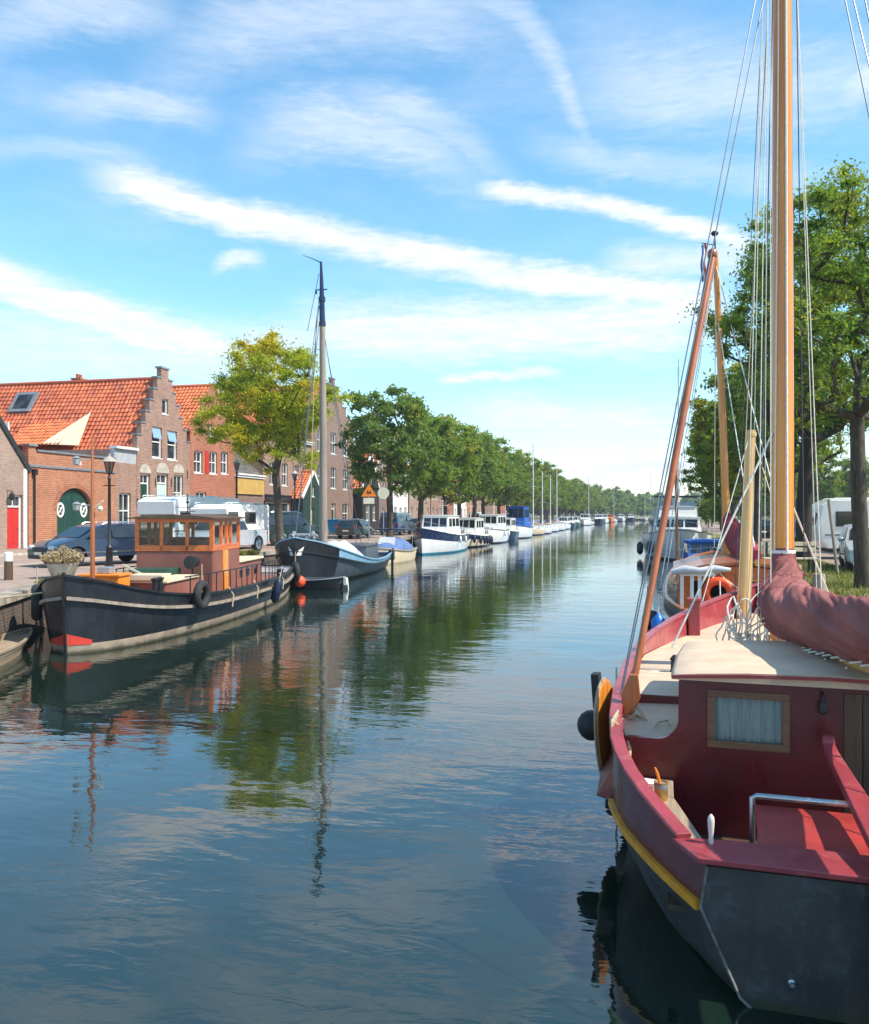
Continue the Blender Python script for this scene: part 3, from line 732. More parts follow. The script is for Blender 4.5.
def door(root,u,z,w,h,dm,light=.45,fm=None,label=None,arch=False,y0=.14):
    fm=fm or M['white']
    f=MB(); f.bb((u-w/2,y0,z),(u-w/2+.1,y0+.1,z+h)); f.bb((u+w/2-.1,y0,z),(u+w/2,y0+.1,z+h)); f.bb((u-w/2+.1,y0,z+h-.1),(u+w/2-.1,y0+.1,z+h))
    if light: f.bb((u-w/2+.1,y0-.01,z+h-light-.14),(u+w/2-.1,y0+.09,z+h-light-.06)); f.bb((u-.02,y0+.01,z+h-light-.06),(u+.02,y0+.08,z+h-.1))
    d=MB(); H2=h-(light+.14 if light else .1)
    d.bb((u-w/2+.1,y0+.05,z),(u+w/2-.1,y0+.09,z+H2))
    for a,b in((.12,.42),(.5,.92)):
        for sx in(-1,1): 
            x0=u+sx*(w/2-.1)*.5; d.bb((x0-(w/2-.1)*.36,y0+.035,z+H2*a),(x0+(w/2-.1)*.36,y0+.06,z+H2*b))
    do=part('door',d,dm,root)
    part('door_frame',f,fm,do)
    hh=MB(); hh.box((u+w/2-.18,y0+.0,z+1.0),(.04,.06,.14)); part('handle',hh,M['chrome'],do)
    if light:
        p=MB(); p.bb((u-w/2+.1,y0+.06,z+h-light-.06),(u+w/2-.1,y0+.08,z+h-.1)); part('pane',p,M['pane'],do)
    st=MB(); st.bb((u-w/2-.12,-.28,z-.16),(u+w/2+.12,.12,z)); part('doorstep',st,M['stone'],root)
    return do
def stepped(w,eave,ridge,steps,chim=.45,chh=.7):
    """outline of a stepped gable"""
    L=[(0,0),(w,0),(w,eave)]; half=w/2; run=(half-chim)/steps; rise=(ridge-eave)/steps
    for k in range(steps):
        L+= [(w-run*k,eave+rise*(k+1)-rise*.15*0),(w-run*(k+1),eave+rise*(k+1))]
    L+=[(half+chim,ridge+chh),(half-chim,ridge+chh)]
    for k in reversed(range(steps)):
        L+=[(run*(k+1),eave+rise*(k+1)),(run*k,eave+rise*(k+1))]
    L+=[(0,eave)]
    out=[]
    for p in L:
        if not out or (abs(out[-1][0]-p[0])+abs(out[-1][1]-p[1]))>1e-4: out.append(p)
    return out
HX=-31.0
def house(label,Y0,w,eave,ridge,depth,wallm,roofm,style='gable',wins=(),doors=(),X=HX,z0=G+.08,rz=PI/2,steps=7,chim=True,group=None,cat='house',front_roof=True,fancy=None,verge=None,back=True):
    """wins: (u,z,w,h,kind,arch); local x runs along the street, y into the house"""
    root=thing('brick_house' if wallm.name.startswith('brick') else 'house',label,cat,(X,Y0,z0),rz,group)
    cm=MB()
    for q in list(wins): opening(cm,q[0],q[1],q[2],q[3],len(q)>5 and q[5])
    for q in list(doors): opening(cm,q[0],.002,q[1],q[2],len(q)>4 and q[4])
    body=MB()
    if style in('gable','step'):
        out=[(0,0),(w,0),(w,eave),(w/2,ridge),(0,eave)] if style=='gable' else stepped(w,eave,ridge,steps)
        fr=MB(); fr.prism(out,0,.34,'XZ')
        ob=part('wall',fr,wallm,root,weld=False,sharp=0); cut(ob,cm)
        hb=.12
        body.prism([(0.002,0),(w-.002,0),(w-.002,eave-.02),(w/2,ridge-.12),(.002,eave-.02)],.342,depth,'XZ')
        part('side_wall',body,wallm,root)
        sl=math.hypot(w/2,ridge-eave); ca,sa=(w/2)/sl,(ridge-eave)/sl
        y0=.345 if style=='step' else -.06
        ov=.12 if style=='gable' else .0
        for sg in(-1,1):
            s=Vector((sg*ca,0,-sa)); nn=Vector((sg*sa,0,ca))
            tile_roof('roof',Vector((w/2,y0,ridge))+nn*.06,Vector((0,1,0)),s,nn,depth-y0+.1,sl+.25,roofm,root)
        rc=MB(); rc.tube([(w/2,y0,ridge+.09),(w/2,depth+.1,ridge+.09)],.13,8); part('ridge',rc,roofm,root)
        if style=='gable':
            v=MB()
            for sg in(-1,1):
                a=Vector((w/2,-.02,ridge+.12)); b=a+Vector((sg*ca,0,-sa))*(sl+.28)
                v.sweep([a,b],[(-.07,-.13),(.07,-.13),(.07,.13),(-.07,.13)])
            part('bargeboard',v,verge or M['white'],root)
        else:
            half=w/2; run=(half-.45)/steps; rise=(ridge-eave)/steps
            for k in range(steps):
                for sg in(-1,1):
                    xo=half+sg*(half-run*k); xi=half+sg*(half-run*(k+1))
                    cp=MB(); cp.bb((min(xo,xi)-.07*(sg>0)*0-.06,-.05,eave+rise*(k+1)+.003),(max(xo,xi)+.06,.40,eave+rise*(k+1)+.09)); part('coping',cp,M['lead'],root)
            cp=MB(); cp.bb((half-.52,-.06,ridge+.703),(half+.52,.42,ridge+.82))
            part('coping',cp,M['lead'],root)
        for x_ in(-.08,w+.08):
            if style=='gable': part('gutter',MB().tube([(x_,.3,eave-.1),(x_,depth,eave-.1)],.07,8),M['lead'],root)
    else:  # roof slope facing the street
        fr=MB(); fr.bb((0,0,0),(w,.34,eave)); ob=part('wall',fr,wallm,root,weld=False,sharp=0); cut(ob,cm)
        hd=depth/2
        body.prism([(.342,0),(depth,0),(depth,eave-.02),(hd,ridge-.12),(.342,eave-.02)],.002,w-.002,'YZ')
        part('side_wall',body,wallm,root)
        sl=math.hypot(hd,ridge-eave); ca,sa=hd/sl,(ridge-eave)/sl
        for sg in(-1,1):
            s=Vector((0,sg*ca,-sa)); nn=Vector((0,sg*sa,ca))
            tile_roof('roof',Vector((-.03,hd,ridge))+nn*.06,Vector((1,0,0)),s,nn,w+.06,sl+.2,roofm,root)
        rc=MB(); rc.tube([(-.03,hd,ridge+.09),(w+.03,hd,ridge+.09)],.13,8); part('ridge',rc,roofm,root)
        co=MB(); co.bb((-.05,-.22,eave-.28),(w+.05,-.003,eave-.02)); co.bb((-.08,-.32,eave-.1),(w+.08,-.222,eave+.02)); part('cornice',co,fancy or M['white'],root)
    for q in wins: window(root,q[0],q[1],q[2],q[3],q[4] if len(q)>4 else 'sash',len(q)>5 and q[5])
    for q in doors: door(root,q[0],0,q[1],q[2],q[3],.5 if q[2]>2.4 else 0)
    if chim:
        cx=w/2 if style!='eave' else w*.85; cy=depth*.72 if style!='eave' else depth/2
        c=MB(); c.bb((cx-.4,cy-.35,ridge-.8),(cx+.4,cy+.35,ridge+.9)); c.bb((cx-.48,cy-.43,ridge+.9),(cx+.48,cy+.43,ridge+1.02))
        ch=part('chimney',c,wallm,root)
        pt=MB()
        for k in(-.18,.18): pt.lathe([(.12,ridge+1.02),(.14,ridge+1.35),(.10,ridge+1.35)],(cx+k,cy,0),10)
        part('chimney_pot',pt,M['tile_orange'],ch)
    return root
def U(px,Y0): return face_y(px,HX)-Y0
def Zf(py,px): return height(py,HX,face_y(px,HX))-(G+.08)
def W4(px0,px1,py0,py1,Y0,kind='sash',arch=False):
    u0,u1=U(px0,Y0),U(px1,Y0); pm=(px0+px1)/2
    return ((u0+u1)/2,max(.02,Zf(py1,pm)),u1-u0,Zf(py0,pm)-max(.02,Zf(py1,pm)),kind,arch)
# 0 red-door gable at the left edge
y0=face_y(27,HX)-5.7
h0=house('narrow pale-brick gable house with the red front door at the left edge',y0,5.7,4.1,7.3,10,M['brick_pale'],M['tile_orange'],'gable',
  wins=[(1.2,1.0,.9,1.5,'cross'),(2.85,4.3,.8,1.1,'cross')],doors=[(U(15,y0),1.12,2.75,M['red_door'])],verge=M['blackwood'])
lm=MB(); u_=U(3,y0); lm.lathe([(.02,2.9),(.13,2.75),(.10,2.5),(.03,2.45)],(u_+.3,-.28,0),8); lm.tube([(u_+.3,0,2.95),(u_+.3,-.28,2.93)],.02,6); part('wall_lamp',lm,M['iron'],h0)
wp=MB(); wp.bb((5.42,-.03,0),(5.68,-.004,4.1)); part('corner_board',wp,M['white'],h0)
# 1 coach-house with arched green doors
ya=face_y(28.5,HX); yb=face_y(115,HX); wA=yb-ya
r1=thing('brick_coach_house','low orange-brick coach house with arched dark green doors and flat parapet','building',(HX,ya,G+.08),PI/2)
fr=MB(); topA=Zf(447,40); out=[(0,0),(wA,0),(wA,topA-.25),(.55,topA-.25),(.55,topA),(0,topA)]
fr.prism(out,0,.36,'XZ'); ob=part('wall',fr,M['brick_orange'],r1,weld=False,sharp=0)
gu=(U(57,ya)+U(92,ya))/2; gw=U(92,ya)-U(57,ya); gh=Zf(488,75)
cm=MB(); apts=[(gu-gw/2,.002),(gu+gw/2,.002)]+[(gu+gw/2*math.cos(a),gh-gw/2*.8+gw/2*.8*math.sin(a)) for a in [PI*k/14 for k in range(15)]]
cm.prism(apts,-.3,.5,'XZ'); cut(ob,cm)
sb=MB(); sb.bb((.002,.362,0),(wA-.002,9,topA-.5)); part('side_wall',sb,M['brick_orange'],r1)
fl=MB(); fl.bb((.01,.37,topA-.5),(wA-.01,8.99,topA-.44)); part('flat_roof',fl,M['lead'],r1)
ar=MB(); pts=[(gu+(gw/2+.16)*math.cos(a),-.012,gh-gw/2*.8+(gw/2*.8+.16)*math.sin(a)) for a in [PI*k/18 for k in range(19)]]
ar.sweep(pts,[(-.02,-.14),(.02,-.14),(.02,.14),(-.02,.14)],up=(0,1,0)); ar=MB()
def ring(mb,cx,cz,ra,rb,wd,y0,y1,n=24,a0=0,a1=PI):
    P=[]
    for k in range(n+1):
        a=a0+(a1-a0)*k/n; c,s=math.cos(a),math.sin(a)
        P.append([(cx+ra*c,y0,cz+rb*s),(cx+(ra+wd)*c,y0,cz+(rb+wd)*s),(cx+(ra+wd)*c,y1,cz+(rb+wd)*s),(cx+ra*c,y1,cz+rb*s)])
    mb.loft(P,0,closed=True,caps=abs(a1-a0)<6,smooth=False)
ring(ar,gu,gh-gw/2*.8,gw/2,gw/2*.8,.26,-.025,.0); part('arch_bricks',ar,M['brick_red'],r1)
cp=MB(); cp.bb((-.06,-.1,topA+.002),(.6,.46,topA+.12)); cp.bb((.6,-.08,topA-.248),(wA+.05,.44,topA-.15)); cp.bb((.0,-.06,Zf(469,60)),(wA,-.002,Zf(469,60)+.12)); part('coping',cp,M['lead'],r1)
gd=[]
for sg in(-1,1):
    d=MB(); n=10
    pts=[(gu,.0),(gu+sg*(gw/2-.02),.0)]+[(gu+sg*(gw/2-.02)*math.cos(a),gh-gw/2*.8+(gw/2*.8-.02)*math.sin(a)) for a in [PI/2*k/n for k in range(n+1)]]
    pts=[(x+ (sg*.015 if abs(x-gu)<.02 else 0),z) for x,z in pts]
    d.prism(pts,.20,.26,'XZ')
    for k in range(5): d.bb((gu+sg*(.15+k*.28)-.012,.19,.05),(gu+sg*(.15+k*.28)+.012,.2,gh*.62))
    dd=part('door',d,M['green_door'],r1)
    o_=MB(); cx=gu+sg*gw*.33; cz=Zf(510,75); ring(o_,cx,cz,.20,.30,.12,.17,.2,24,0,2*PI); o_.tube([(cx-.12,.185,cz-.16),(cx+.12,.185,cz+.16)],.035,6); o_.tube([(cx-.06,.185,cz+.16),(cx+.06,.185,cz-.16)],.025,6)
    part('oval_ornament',o_,M['white'],dd)
pl=MB(); pl.bb((U(76,ya)-.02,-.03,Zf(465,78)),(U(80.5,ya)+.02,-.002,Zf(461.5,78))); part('wall_plaque',pl,M['white'],r1)
dp=MB(); dp.tube([(.35,-.1,Zf(475,35)),(.35,-.1,.1)],.05,8); dp.bb((.22,-.2,Zf(475,35)),(.48,-.004,Zf(475,35)+.3)); part('drainpipe',dp,M['iron'],r1)
# 3 the stepped gable with its long roof
yc=face_y(137,HX); yd=face_y(190,HX); wC=yd-yc
eC=Zf(447,137); rC=Zf(379,163)
h3=house('tall pink-brick stepped-gable house with a long orange pantiled roof',yc,wC,eC,rC,27,M['brick_pink'],M['tile_orange'],'step',steps=6,chim=False,
 wins=[W4(162,168,399,414,yc,'plain'),W4(152,162,427,458,yc,'blind'),W4(167.5,177,431,460,yc,'blind'),W4(174,183,475,512,yc,'cross')],
 doors=[((U(140.5,yc)+U(150,yc))/2,U(150,yc)-U(140.5,yc),Zf(474,145),M['green_door']),((U(157,yc)+U(168,yc))/2,U(168,yc)-U(157,yc),Zf(474,162),M['pale_door'])])
bl=MB()
for p0,p1 in((139.5,151),(156,169),(173,184)):
    u0,u1=U(p0,yc),U(p1,yc); r_=(u1-u0)/2; pts=[((u0+u1)/2+r_*math.cos(a),Zf(473.5,(p0+p1)/2)+.04+r_*.85*math.sin(a)) for a in [PI*k/10 for k in range(11)]]
    bl.prism(pts,-.03,.01,'XZ')
part('blind_arch',bl,M['stone'],h3)
an=MB()
for (px,py) in((155,478),(171,478),(137,498),(187,470)): an.tube([(U(px,yc),-.04,Zf(py,px)),(U(px,yc),-.04,Zf(py+9,px))],.025,6)
part('wall_anchor',an,M['iron'],h3)
sk=MB()  # roof light in the slope
sl=math.hypot(wC/2,rC-eC); ca,sa=(wC/2)/sl,(rC-eC)/sl
def onroof(y,f,lift): 
    s=Vector((-ca,0,-sa)); nn=Vector((-sa,0,ca)); return Vector((wC/2,y,rC))+s*(sl*f)+nn*lift
def roofbox(mb,y0,y1,f0,f1,l0,l1,m=0):
    vs=[onroof(y,f,l) for y in(y0,y1) for f in(f0,f1) for l in(l0,l1)]
    mb.add(vs,[(0,1,3,2),(4,6,7,5),(0,4,5,1),(2,3,7,6),(0,2,6,4),(1,5,7,3)],m)
roofbox(sk,9.3,11.0,.15,.45,.06,.22); skf=part('skylight',sk,M['lead'],h3); sp_=MB(); roofbox(sp_,9.55,10.75,.19,.41,.222,.235); part('pane',sp_,M['pane'],skf)
# dormer with white cheeks low on that slope
dm=MB(); y1_,y2_=7.9,11.6
def dormer():
    z_top=eC+2.1; xb=-.55
    f=MB(); f.bb((xb,y1_+1.2,eC+.2),(xb+.12,y2_,eC+1.75)); r_=part('dormer',f,M['white'],h3)
    p=MB(); p.bb((xb-.02,y1_+1.45,eC+.45),(xb-.003,y2_-1.0,eC+1.45)); p.bb((xb-.02,y2_-.85,eC+.45),(xb-.003,y2_-.2,eC+1.45)); part('pane',p,M['pane'],r_)
    return r_
dr=dormer()
# lean-to orange roof piece and white triangular flashing boards
lt=MB(); a=onroof(1.9+1.2,.68,.25); 
tile_roof('dormer_roof',Vector((1.45,4.9,eC+2.05)),Vector((0,1,0)),Vector((-.80,0,-.60)),Vector((-.6,0,.8)),4.1,3.05,M['tile_bright'],h3)
wt=MB(); wt.add([(1.5,5.1,eC+2.15),(-1.1,5.1,eC+.1),(-1.1,4.1,eC+.1),(.3,3.4,eC+.45)],[(0,1,2,3)]) ; wt=MB()
A1=Vector((1.45,4.4,eC+2.50)); B1=Vector((-1.05,6.2,eC+.25)); C1=Vector((-1.05,3.5,eC+.1))
nrm=(B1-A1).cross(C1-A1).normalized()*.05
wt.add([A1,B1,C1,A1-nrm,B1-nrm,C1-nrm],[(0,1,2),(3,5,4),(0,3,4,1),(1,4,5,2),(2,5,3,0)]); part('white_flashing',wt,M['cream'],h3)
# 2 annex between coach house and stepped gable
r2=thing('brick_annex','low pink-brick annex with white cornice between the coach house and the stepped gable','building',(HX,yb,G+.08),PI/2); wB=yc-yb
fr=MB(); tB_=Zf(447,126); fr.bb((.003,0.02,0),(wB-.003,.34,tB_-1.0)); ob=part('wall',fr,M['brick_pink'],r2,weld=False,sharp=0)
cm=MB(); q=W4(119.5,131,493,530,yb,'cross'); opening(cm,*q[:4]); cut(ob,cm); window(r2,*q[:5],y0=.14)
gb=MB(); gb.bb((.003,.05,tB_-1.0),(wB-.003,.34,tB_-.15)); part('grey_boarding',gb,M['grey_board'],r2)
co=MB(); co.bb((0,-.15,tB_-.15),(wB,.4,tB_)); part('cornice',co,M['white'],r2)
sb=MB(); sb.bb((.004,.345,0),(wB-.004,8,tB_-.2)); part('side_wall',sb,M['brick_pink'],r2)
# 4 red brick gable house
y4=yd+.02; y4e=face_y(235,HX); w4=y4e-y4
eD=Zf(430,192); rD=Zf(386,212)
h4=house('red-brick gable house with red shutters right of the stepped gable',y4,w4,eD,rD,16,M['brick_red'],M['tile_bright'],'gable',verge=M['brick_red'],
 wins=[W4(194,202.5,451,473,y4,'cross'),W4(209.5,217,452,474,y4,'cross'),W4(221,228,452,474,y4,'cross'),W4(207,212,424,436,y4,'plain'),W4(196,206,492,530,y4,'cross')],doors=[(U(222,y4),1.1,2.6,M['green_door'])])
sh=MB(); sh.bb((U(205,y4),-.05,Zf(473,207)),(U(208.6,y4),-.006,Zf(451,207))); part('shutter',sh,M['red_door'],h4)
# 5 low house, grey tiles, ochre fascia
y5=y4e+.02; y5e=face_y(263,HX); w5=y5e-y5
h5=house('low shop with dark grey tiled roof and a broad ochre fascia board',y5,w5,Zf(474,243),Zf(430,243),9,M['brick_brown'],M['tile_grey'],'eave',chim=False,
 wins=[(w5*.25,.6,w5*.32,2.1,'plain'),(w5*.78,.6,w5*.28,2.1,'plain')],doors=[(w5*.52,1.0,2.3,M['green_door'])])
fa=MB(); fa.bb((.05,-.12,Zf(494,243)),(w5-.05,-.004,Zf(478,243))); part('fascia_board',fa,M['yellow_board'],h5)
# 6 taller pink-brown house behind the yellow tree
y6=y5e+.02; y6e=face_y(311,HX); w6=y6e-y6; e6=Zf(436,280)
sg_=[(u,z,1.25,2.0,'cross') for u in(w6*.18,w6*.42,w6*.66,w6*.88) for z in(4.3,)]
h6=house('wide pink-brown brick house with a dark wooden shopfront behind the yellow tree',y6,w6,e6,e6+3.4,10,M['brick_pink'],M['tile_orange'],'eave',
 wins=sg_+[(w6*.16,.5,w6*.2,2.3,'plain'),(w6*.42,.5,w6*.2,2.3,'plain'),(w6*.86,.5,w6*.2,2.3,'plain')],doors=[(w6*.66,1.1,2.7,M['green_door'])])
sf=MB(); sf.bb((.3,-.16,2.95),(w6-.3,-.004,3.35)); sf.bb((.25,-.24,3.35),(w6-.25,-.004,3.45))
for u in(.02,.29,.55,.74,.985): sf.bb((w6*u-.09,-.12,0),(w6*u+.09,-.005,2.95))
part('shopfront',sf,M['blackwood'],h6)
# 7 small green boarded gable in front
y7=face_y(303,HX+1.2); w7=face_y(323,HX+1.2)-y7
h7=house('small dark green boarded gable with orange tiles and white bargeboards',y7,w7,Zf(498,312)*1.,Zf(474,312),1.15,M['greenwood'],M['tile_bright'],'gable',X=HX+1.2,
 wins=[(w7*.5,3.4,.7,1.0,'plain')],doors=[(w7*.4,1.0,2.3,M['green_door'])],chim=False)
# 8 tall step gable behind the mast
y8=y6e+.02; y8e=face_y(353,HX); w8=y8e-y8
h8=house('tall brown-brick stepped-gable house directly behind the dark barge mast',y8,w8,Zf(432,334),Zf(386,334),12,M['brick_brown'],M['tile_orange'],'step',steps=5,chim=False,
 wins=[(w8*f,z,w8*.13,2.2,'cross',False) for f in(.2,.5,.8) for z in(4.4,8.0)]+[(w8*.2,.7,w8*.16,2.2,'cross'),(w8*.8,.7,w8*.16,2.2,'cross')],doors=[(w8*.5,1.2,2.9,M['green_door'])])
# 9 house whose bright orange roof slope shows over a dark wall
y9=y8e+.9; y9e=face_y(367,HX); w9=max(6.2,y9e-y9)
h9=house('dark-walled house with a steep bright orange roof right of the mast',y9,w9,Zf(487,352)*1.,Zf(452,355),9,M['blackwood'],M['tile_bright'],'gable',chim=False,X=HX+.8,wins=[(w9*.3,1,1.2,1.8,'cross'),(w9*.7,1,1.2,1.8,'cross'),(w9*.5,4.6,1.1,1.5,'cross')])
# 10.. the rest of the street
yy=y9+w9+.1; rs_=random.Random(12)
spec=[('brown-brick gable house with pairs of tall white windows','brick_brown','tile_orange','gable'),
('white plastered house with a cream entrance front','white','tile_grey','gable'),
('pale-brick eaves house with five tall windows','brick_pale','tile_dark','eave'),
('pink-brick gable house with white bargeboards','brick_pink','tile_bright','gable'),
('red-brick stepped-gable house among the quay trees','brick_red','tile_orange','step'),
('white plastered eaves house under orange tiles','white','tile_bright','eave'),
('orange-brick gable house behind the blue-covered boat','brick_orange','tile_orange','gable'),
('pale-brick stepped-gable house far down the street','brick_pale','tile_dark','step'),
('brown-brick eaves house far down the street','brick_brown','tile_bright','eave'),
('pink-brick house with a grey roof far down the street','brick_pink','tile_grey','gable'),
('far red-brick gable house glimpsed between trunks','brick_red','tile_bright','gable'),
('far white gable house glimpsed between trunks','white','tile_orange','gable'),
('farthest orange-brick house of the left street','brick_orange','tile_orange','gable')]
for i,(lab,wm_,rm_,st_) in enumerate(spec):
    w=rs_.uniform(7.2,9.5) if st_!='eave' else rs_.uniform(10,13); e=rs_.uniform(5.2,6.8); r=e+rs_.uniform(3.2,4.3)
    n=3 if w<9.6 else 4
    ws=[(w*(k+.5)/n,4.0,1.1,1.75,'cross') for k in range(n)]+[(w*(k+.5)/n,.7,1.1,2.0,'cross') for k in range(n) if k!=1]
    if i==0: ws=[(w*f,z,.8,2.3,'cross') for f in(.14,.26,.46,.58,.78,.9) for z in(3.7,)]+[(w*.5,7.,.9,1.2,'cross'),(w*.2,.7,1.4,2.1,'cross'),(w*.82,.7,1.4,2.1,'cross')]; e=6.2;r=10.2
    house(lab,yy,w,e,r,10,M[wm_],M[rm_],st_,wins=ws,doors=[(w*1.5/n if i else w*.5,1.05,2.6,[M['green_door'],M['pale_door'],M['red_door']][i%3])],steps=6,chim=(st_!='step'))
    yy+=w+rs_.uniform(.05,.8)
# right bank houses
for i,(y_,w,e,r,rm_,lab) in enumerate([(26,8,4.2,8.0,'tile_dark','brown-roofed brick house on the far right behind the caravan'),(36,9,4.4,8.4,'tile_dark','second brown-roofed house behind the caravan'),(47,10,4.4,8.2,'tile_orange','orange-tiled house across the lane behind the right trees'),(60,10,4.2,8.,'tile_dark','long brick house across the lane behind the third tree'),(73,11,4.4,8.4,'tile_orange','orange-roofed house across the lane farthest along the right bank')]):
    house(lab,y_+w,w,e,r,9,M['brick_brown'],M[rm_],'eave' if i%2 else 'gable',wins=[(w*.2,.8,1.2,1.6,'cross'),(w*.8,.8,1.2,1.6,'cross')],doors=[(w*.5,1.,2.2,M['green_door'])],X=24.5,z0=G,rz=-PI/2)
# ================================================================ VEHICLES
def car(label,x,y,heading,kind='wagon',paint='car_navy',L=4.8,W=1.82,H=1.5,group=None,cat='car',name='parked_car',z=G):
    """heading: degrees clockwise from +Y; local +y is the nose"""
    root=thing(name,label,cat,(x,y,z),-R(heading),group)
    h=L/2; P=M[paint]
    if kind=='wagon':
        up=[(-h+.02,.55),(-h,.85),(-h+.08,1.0),(-h+.38,H-.10),(-h+.62,H-.02),(-.3,H),(.45,H-.04),(.75,H-.13),(1.42,1.0),(h-.42,.86),(h-.1,.72),(h,.55)]; belt=.96
        sideg=[(-h+.42,1.0),(-h+.62,H-.14),(-.3,H-.10),(.42,H-.13),(.68,H-.20),(1.22,1.0)]; ws=((1.40,1.01),(.79,H-.12)); rw=((-h+.10,1.02),(-h+.37,H-.12)); div=(-.95,.18)
    elif kind=='hatch':
        up=[(-h+.02,.5),(-h,.85),(-h+.1,1.0),(-h+.45,H-.12),(-h+.8,H-.02),(-.1,H),(.4,H-.06),(.6,H-.14),(1.2,.98),(h-.35,.82),(h-.06,.68),(h,.5)]; belt=.94
        sideg=[(-h+.5,1.0),(-h+.75,H-.14),(-.1,H-.1),(.38,H-.15),(.5,H-.2),(1.02,.99)]; ws=((1.18,1.0),(.63,H-.13)); rw=((-h+.12,1.02),(-h+.44,H-.14)); div=(-.3,)
    elif kind=='suv':
        up=[(-h+.02,.6),(-h,1.1),(-h+.02,1.2),(-h+.14,H-.08),(-h+.24,H),(-.2,H+.02),(.5,H),(.62,H-.06),(1.0,1.22),(h-.15,1.12),(h,1.0),(h,.6)]; belt=1.16
        sideg=[(-h+.22,1.2),(-h+.28,H-.16),(.44,H-.16),(.82,1.2)]; ws=((.98,1.24),(.65,H-.07)); rw=((-h+.03,1.22),(-h+.13,H-.12)); div=(-1.1,-.25)
    elif kind=='pickup':
        up=[(-h+.02,.62),(-h,.95),(-h+.02,1.08),(-.75,1.08),(-.62,H-.1),(-.45,H),(.5,H),(.75,H-.1),(1.3,1.1),(h-.25,1.0),(h,.85),(h,.6)]; belt=1.06
        sideg=[(-.62,1.12),(-.52,H-.14),(.5,H-.13),(.68,H-.2),(1.12,1.12)]; ws=((1.28,1.12),(.78,H-.1)); rw=((-.75,1.12),(-.64,H-.12)); div=(.05,)
    else: # van
        up=[(-h+.02,.5),(-h,1.1),(-h+.05,H-.1),(-h+.15,H),(1.2,H),(1.45,H-.1),(h-.6,1.25),(h-.1,1.05),(h,.85),(h,.5)]; belt=1.2
        sideg=[(.35,1.25),(.4,H-.25),(1.2,H-.22),(h-.75,1.25)]; ws=((h-.58,1.3),(1.48,H-.12)); rw=((-h+.01,1.25),(-h+.05,H-.3)); div=(1.0,)
    wr=.33 if kind not in('suv','pickup') else .38
    ay=h-.88; by=-h+.92
    def arch(cy): return [(cy+(wr+.07)*math.cos(a),wr+(wr+.07)*math.sin(a)) for a in [PI*k/8 for k in range(9)]]
    low=[(h,.28)]+arch(ay)+arch(by)+[(-h+.04,.28)]
    low=[(yy_,max(zz,.24)) for yy_,zz in low]
    out=up+low
    def xw(yy_,zz,f=1.):
        w=W/2
        if zz>belt: w*=1-.20*min(1,(zz-belt)/(H-belt))
        if zz<.5: w*=1-.05*(.5-zz)/.3
        w*=1-.10*max(0,(abs(yy_)-h+.7)/.7)**2
        return w*f
    b=MB(); n=len(out); rows=[]
    for sx,ins in((-1,.9),(-1,1.),(1,1.),(1,.9)):
        r=[]
        for yy_,zz in out:
            zc=.75; k=.985 if ins<1 else 1
            r.append((sx*(xw(yy_,zz)-(0 if ins<1 else .06)) ,yy_*(1 if ins==1 else .985),zc+(zz-zc)*(1 if ins==1 else .975)))
        rows.append(r)
    b.loft(rows,0,closed=True,caps=True,smooth=True)
    body=part('body',b,P,root,sharp=28,weld=False)
    g_=MB()
    for sx in(-1,1):
        cuts=[-99]+list(div)+[99]
        for a0,a1 in zip(cuts[:-1],cuts[1:]):
            # clip side glass to a0..a1 along y
            poly=clipy(sideg,a0+.03,a1-.03)
            if len(poly)>2: part('side_window',MB().add([(sx*(xw(p[0]*.985,p[1])+.008),p[0],p[1]) for p in poly],[list(range(len(poly)))]),M['pane_dark'],root,weld=False)
    for nm,(a,c) in(('windscreen',ws),('rear_window',rw)):
        g2=MB(); dy,dz=c[0]-a[0],c[1]-a[1]; l=math.hypot(dy,dz); ny,nz=(dz/l,-dy/l)
        if nm=='windscreen': ny,nz=abs(dz/l),abs(dy/l)
        else: ny,nz=-abs(dz/l),abs(dy/l)
        q=[(-(xw(*a)-.12),a),((xw(*a)-.12),a),((xw(*c)-.10),c),(-(xw(*c)-.10),c)]
        g2.add([(x_,p[0]+ny*.02,p[1]+nz*.02) for x_,p in q],[(0,1,2,3)]); part(nm,g2,M['pane_dark'],root)
    for sx in(-1,1):
        for cy in(ay,by):
            wt=MB(); wt.lathe([(.02,-.1),(wr-.08,-.1),(wr,-.07),(wr,.07),(wr-.08,.1),(.02,.1)],(sx*(W/2-.13),cy,wr),22,axis='X')
            wo=part('wheel',wt,M['tyre'],root,sharp=35)
            rm=MB(); rm.lathe([(.03,.0),(wr*.62,.0),(wr*.66,.03),(wr*.60,.03)],(sx*(W/2-.02) -.015,cy,wr),16,axis='X')
            for k in range(6):
                a=2*PI*k/6; rm.box((sx*(W/2-.005),cy+math.cos(a)*wr*.32,wr+math.sin(a)*wr*.32),(.03,wr*.5,.05),rot=Matrix.Rotation(a,3,'X'))
            part('rim',rm,M['chrome'],wo,weld=False)
        hl=MB(); hl.ball((sx*(W/2-.26),h-.10,.68 if kind in('wagon','hatch') else .82),(.19,.10,.085),12); part('headlight',hl,M['headlamp'],root)
        tl=MB(); tl.box((sx*(W/2-.14),-h+.02,.92),(.16,.06,.2)); part('tail_light',tl,M['taillamp'],root,bevel=.015)
        mr=MB(); mr.ball((sx*(W/2+.09),ws[0][0]-.35,belt+.08),(.11,.06,.08),10); part('wing_mirror',mr,P,root)
        hd=MB()
        for yq in (div[0]+.25,): hd.box((sx*(W/2+.005),yq,belt-.1),(.03,.16,.03))
        part('door_handle',hd,M['chrome'] if kind=='wagon' else P,root)
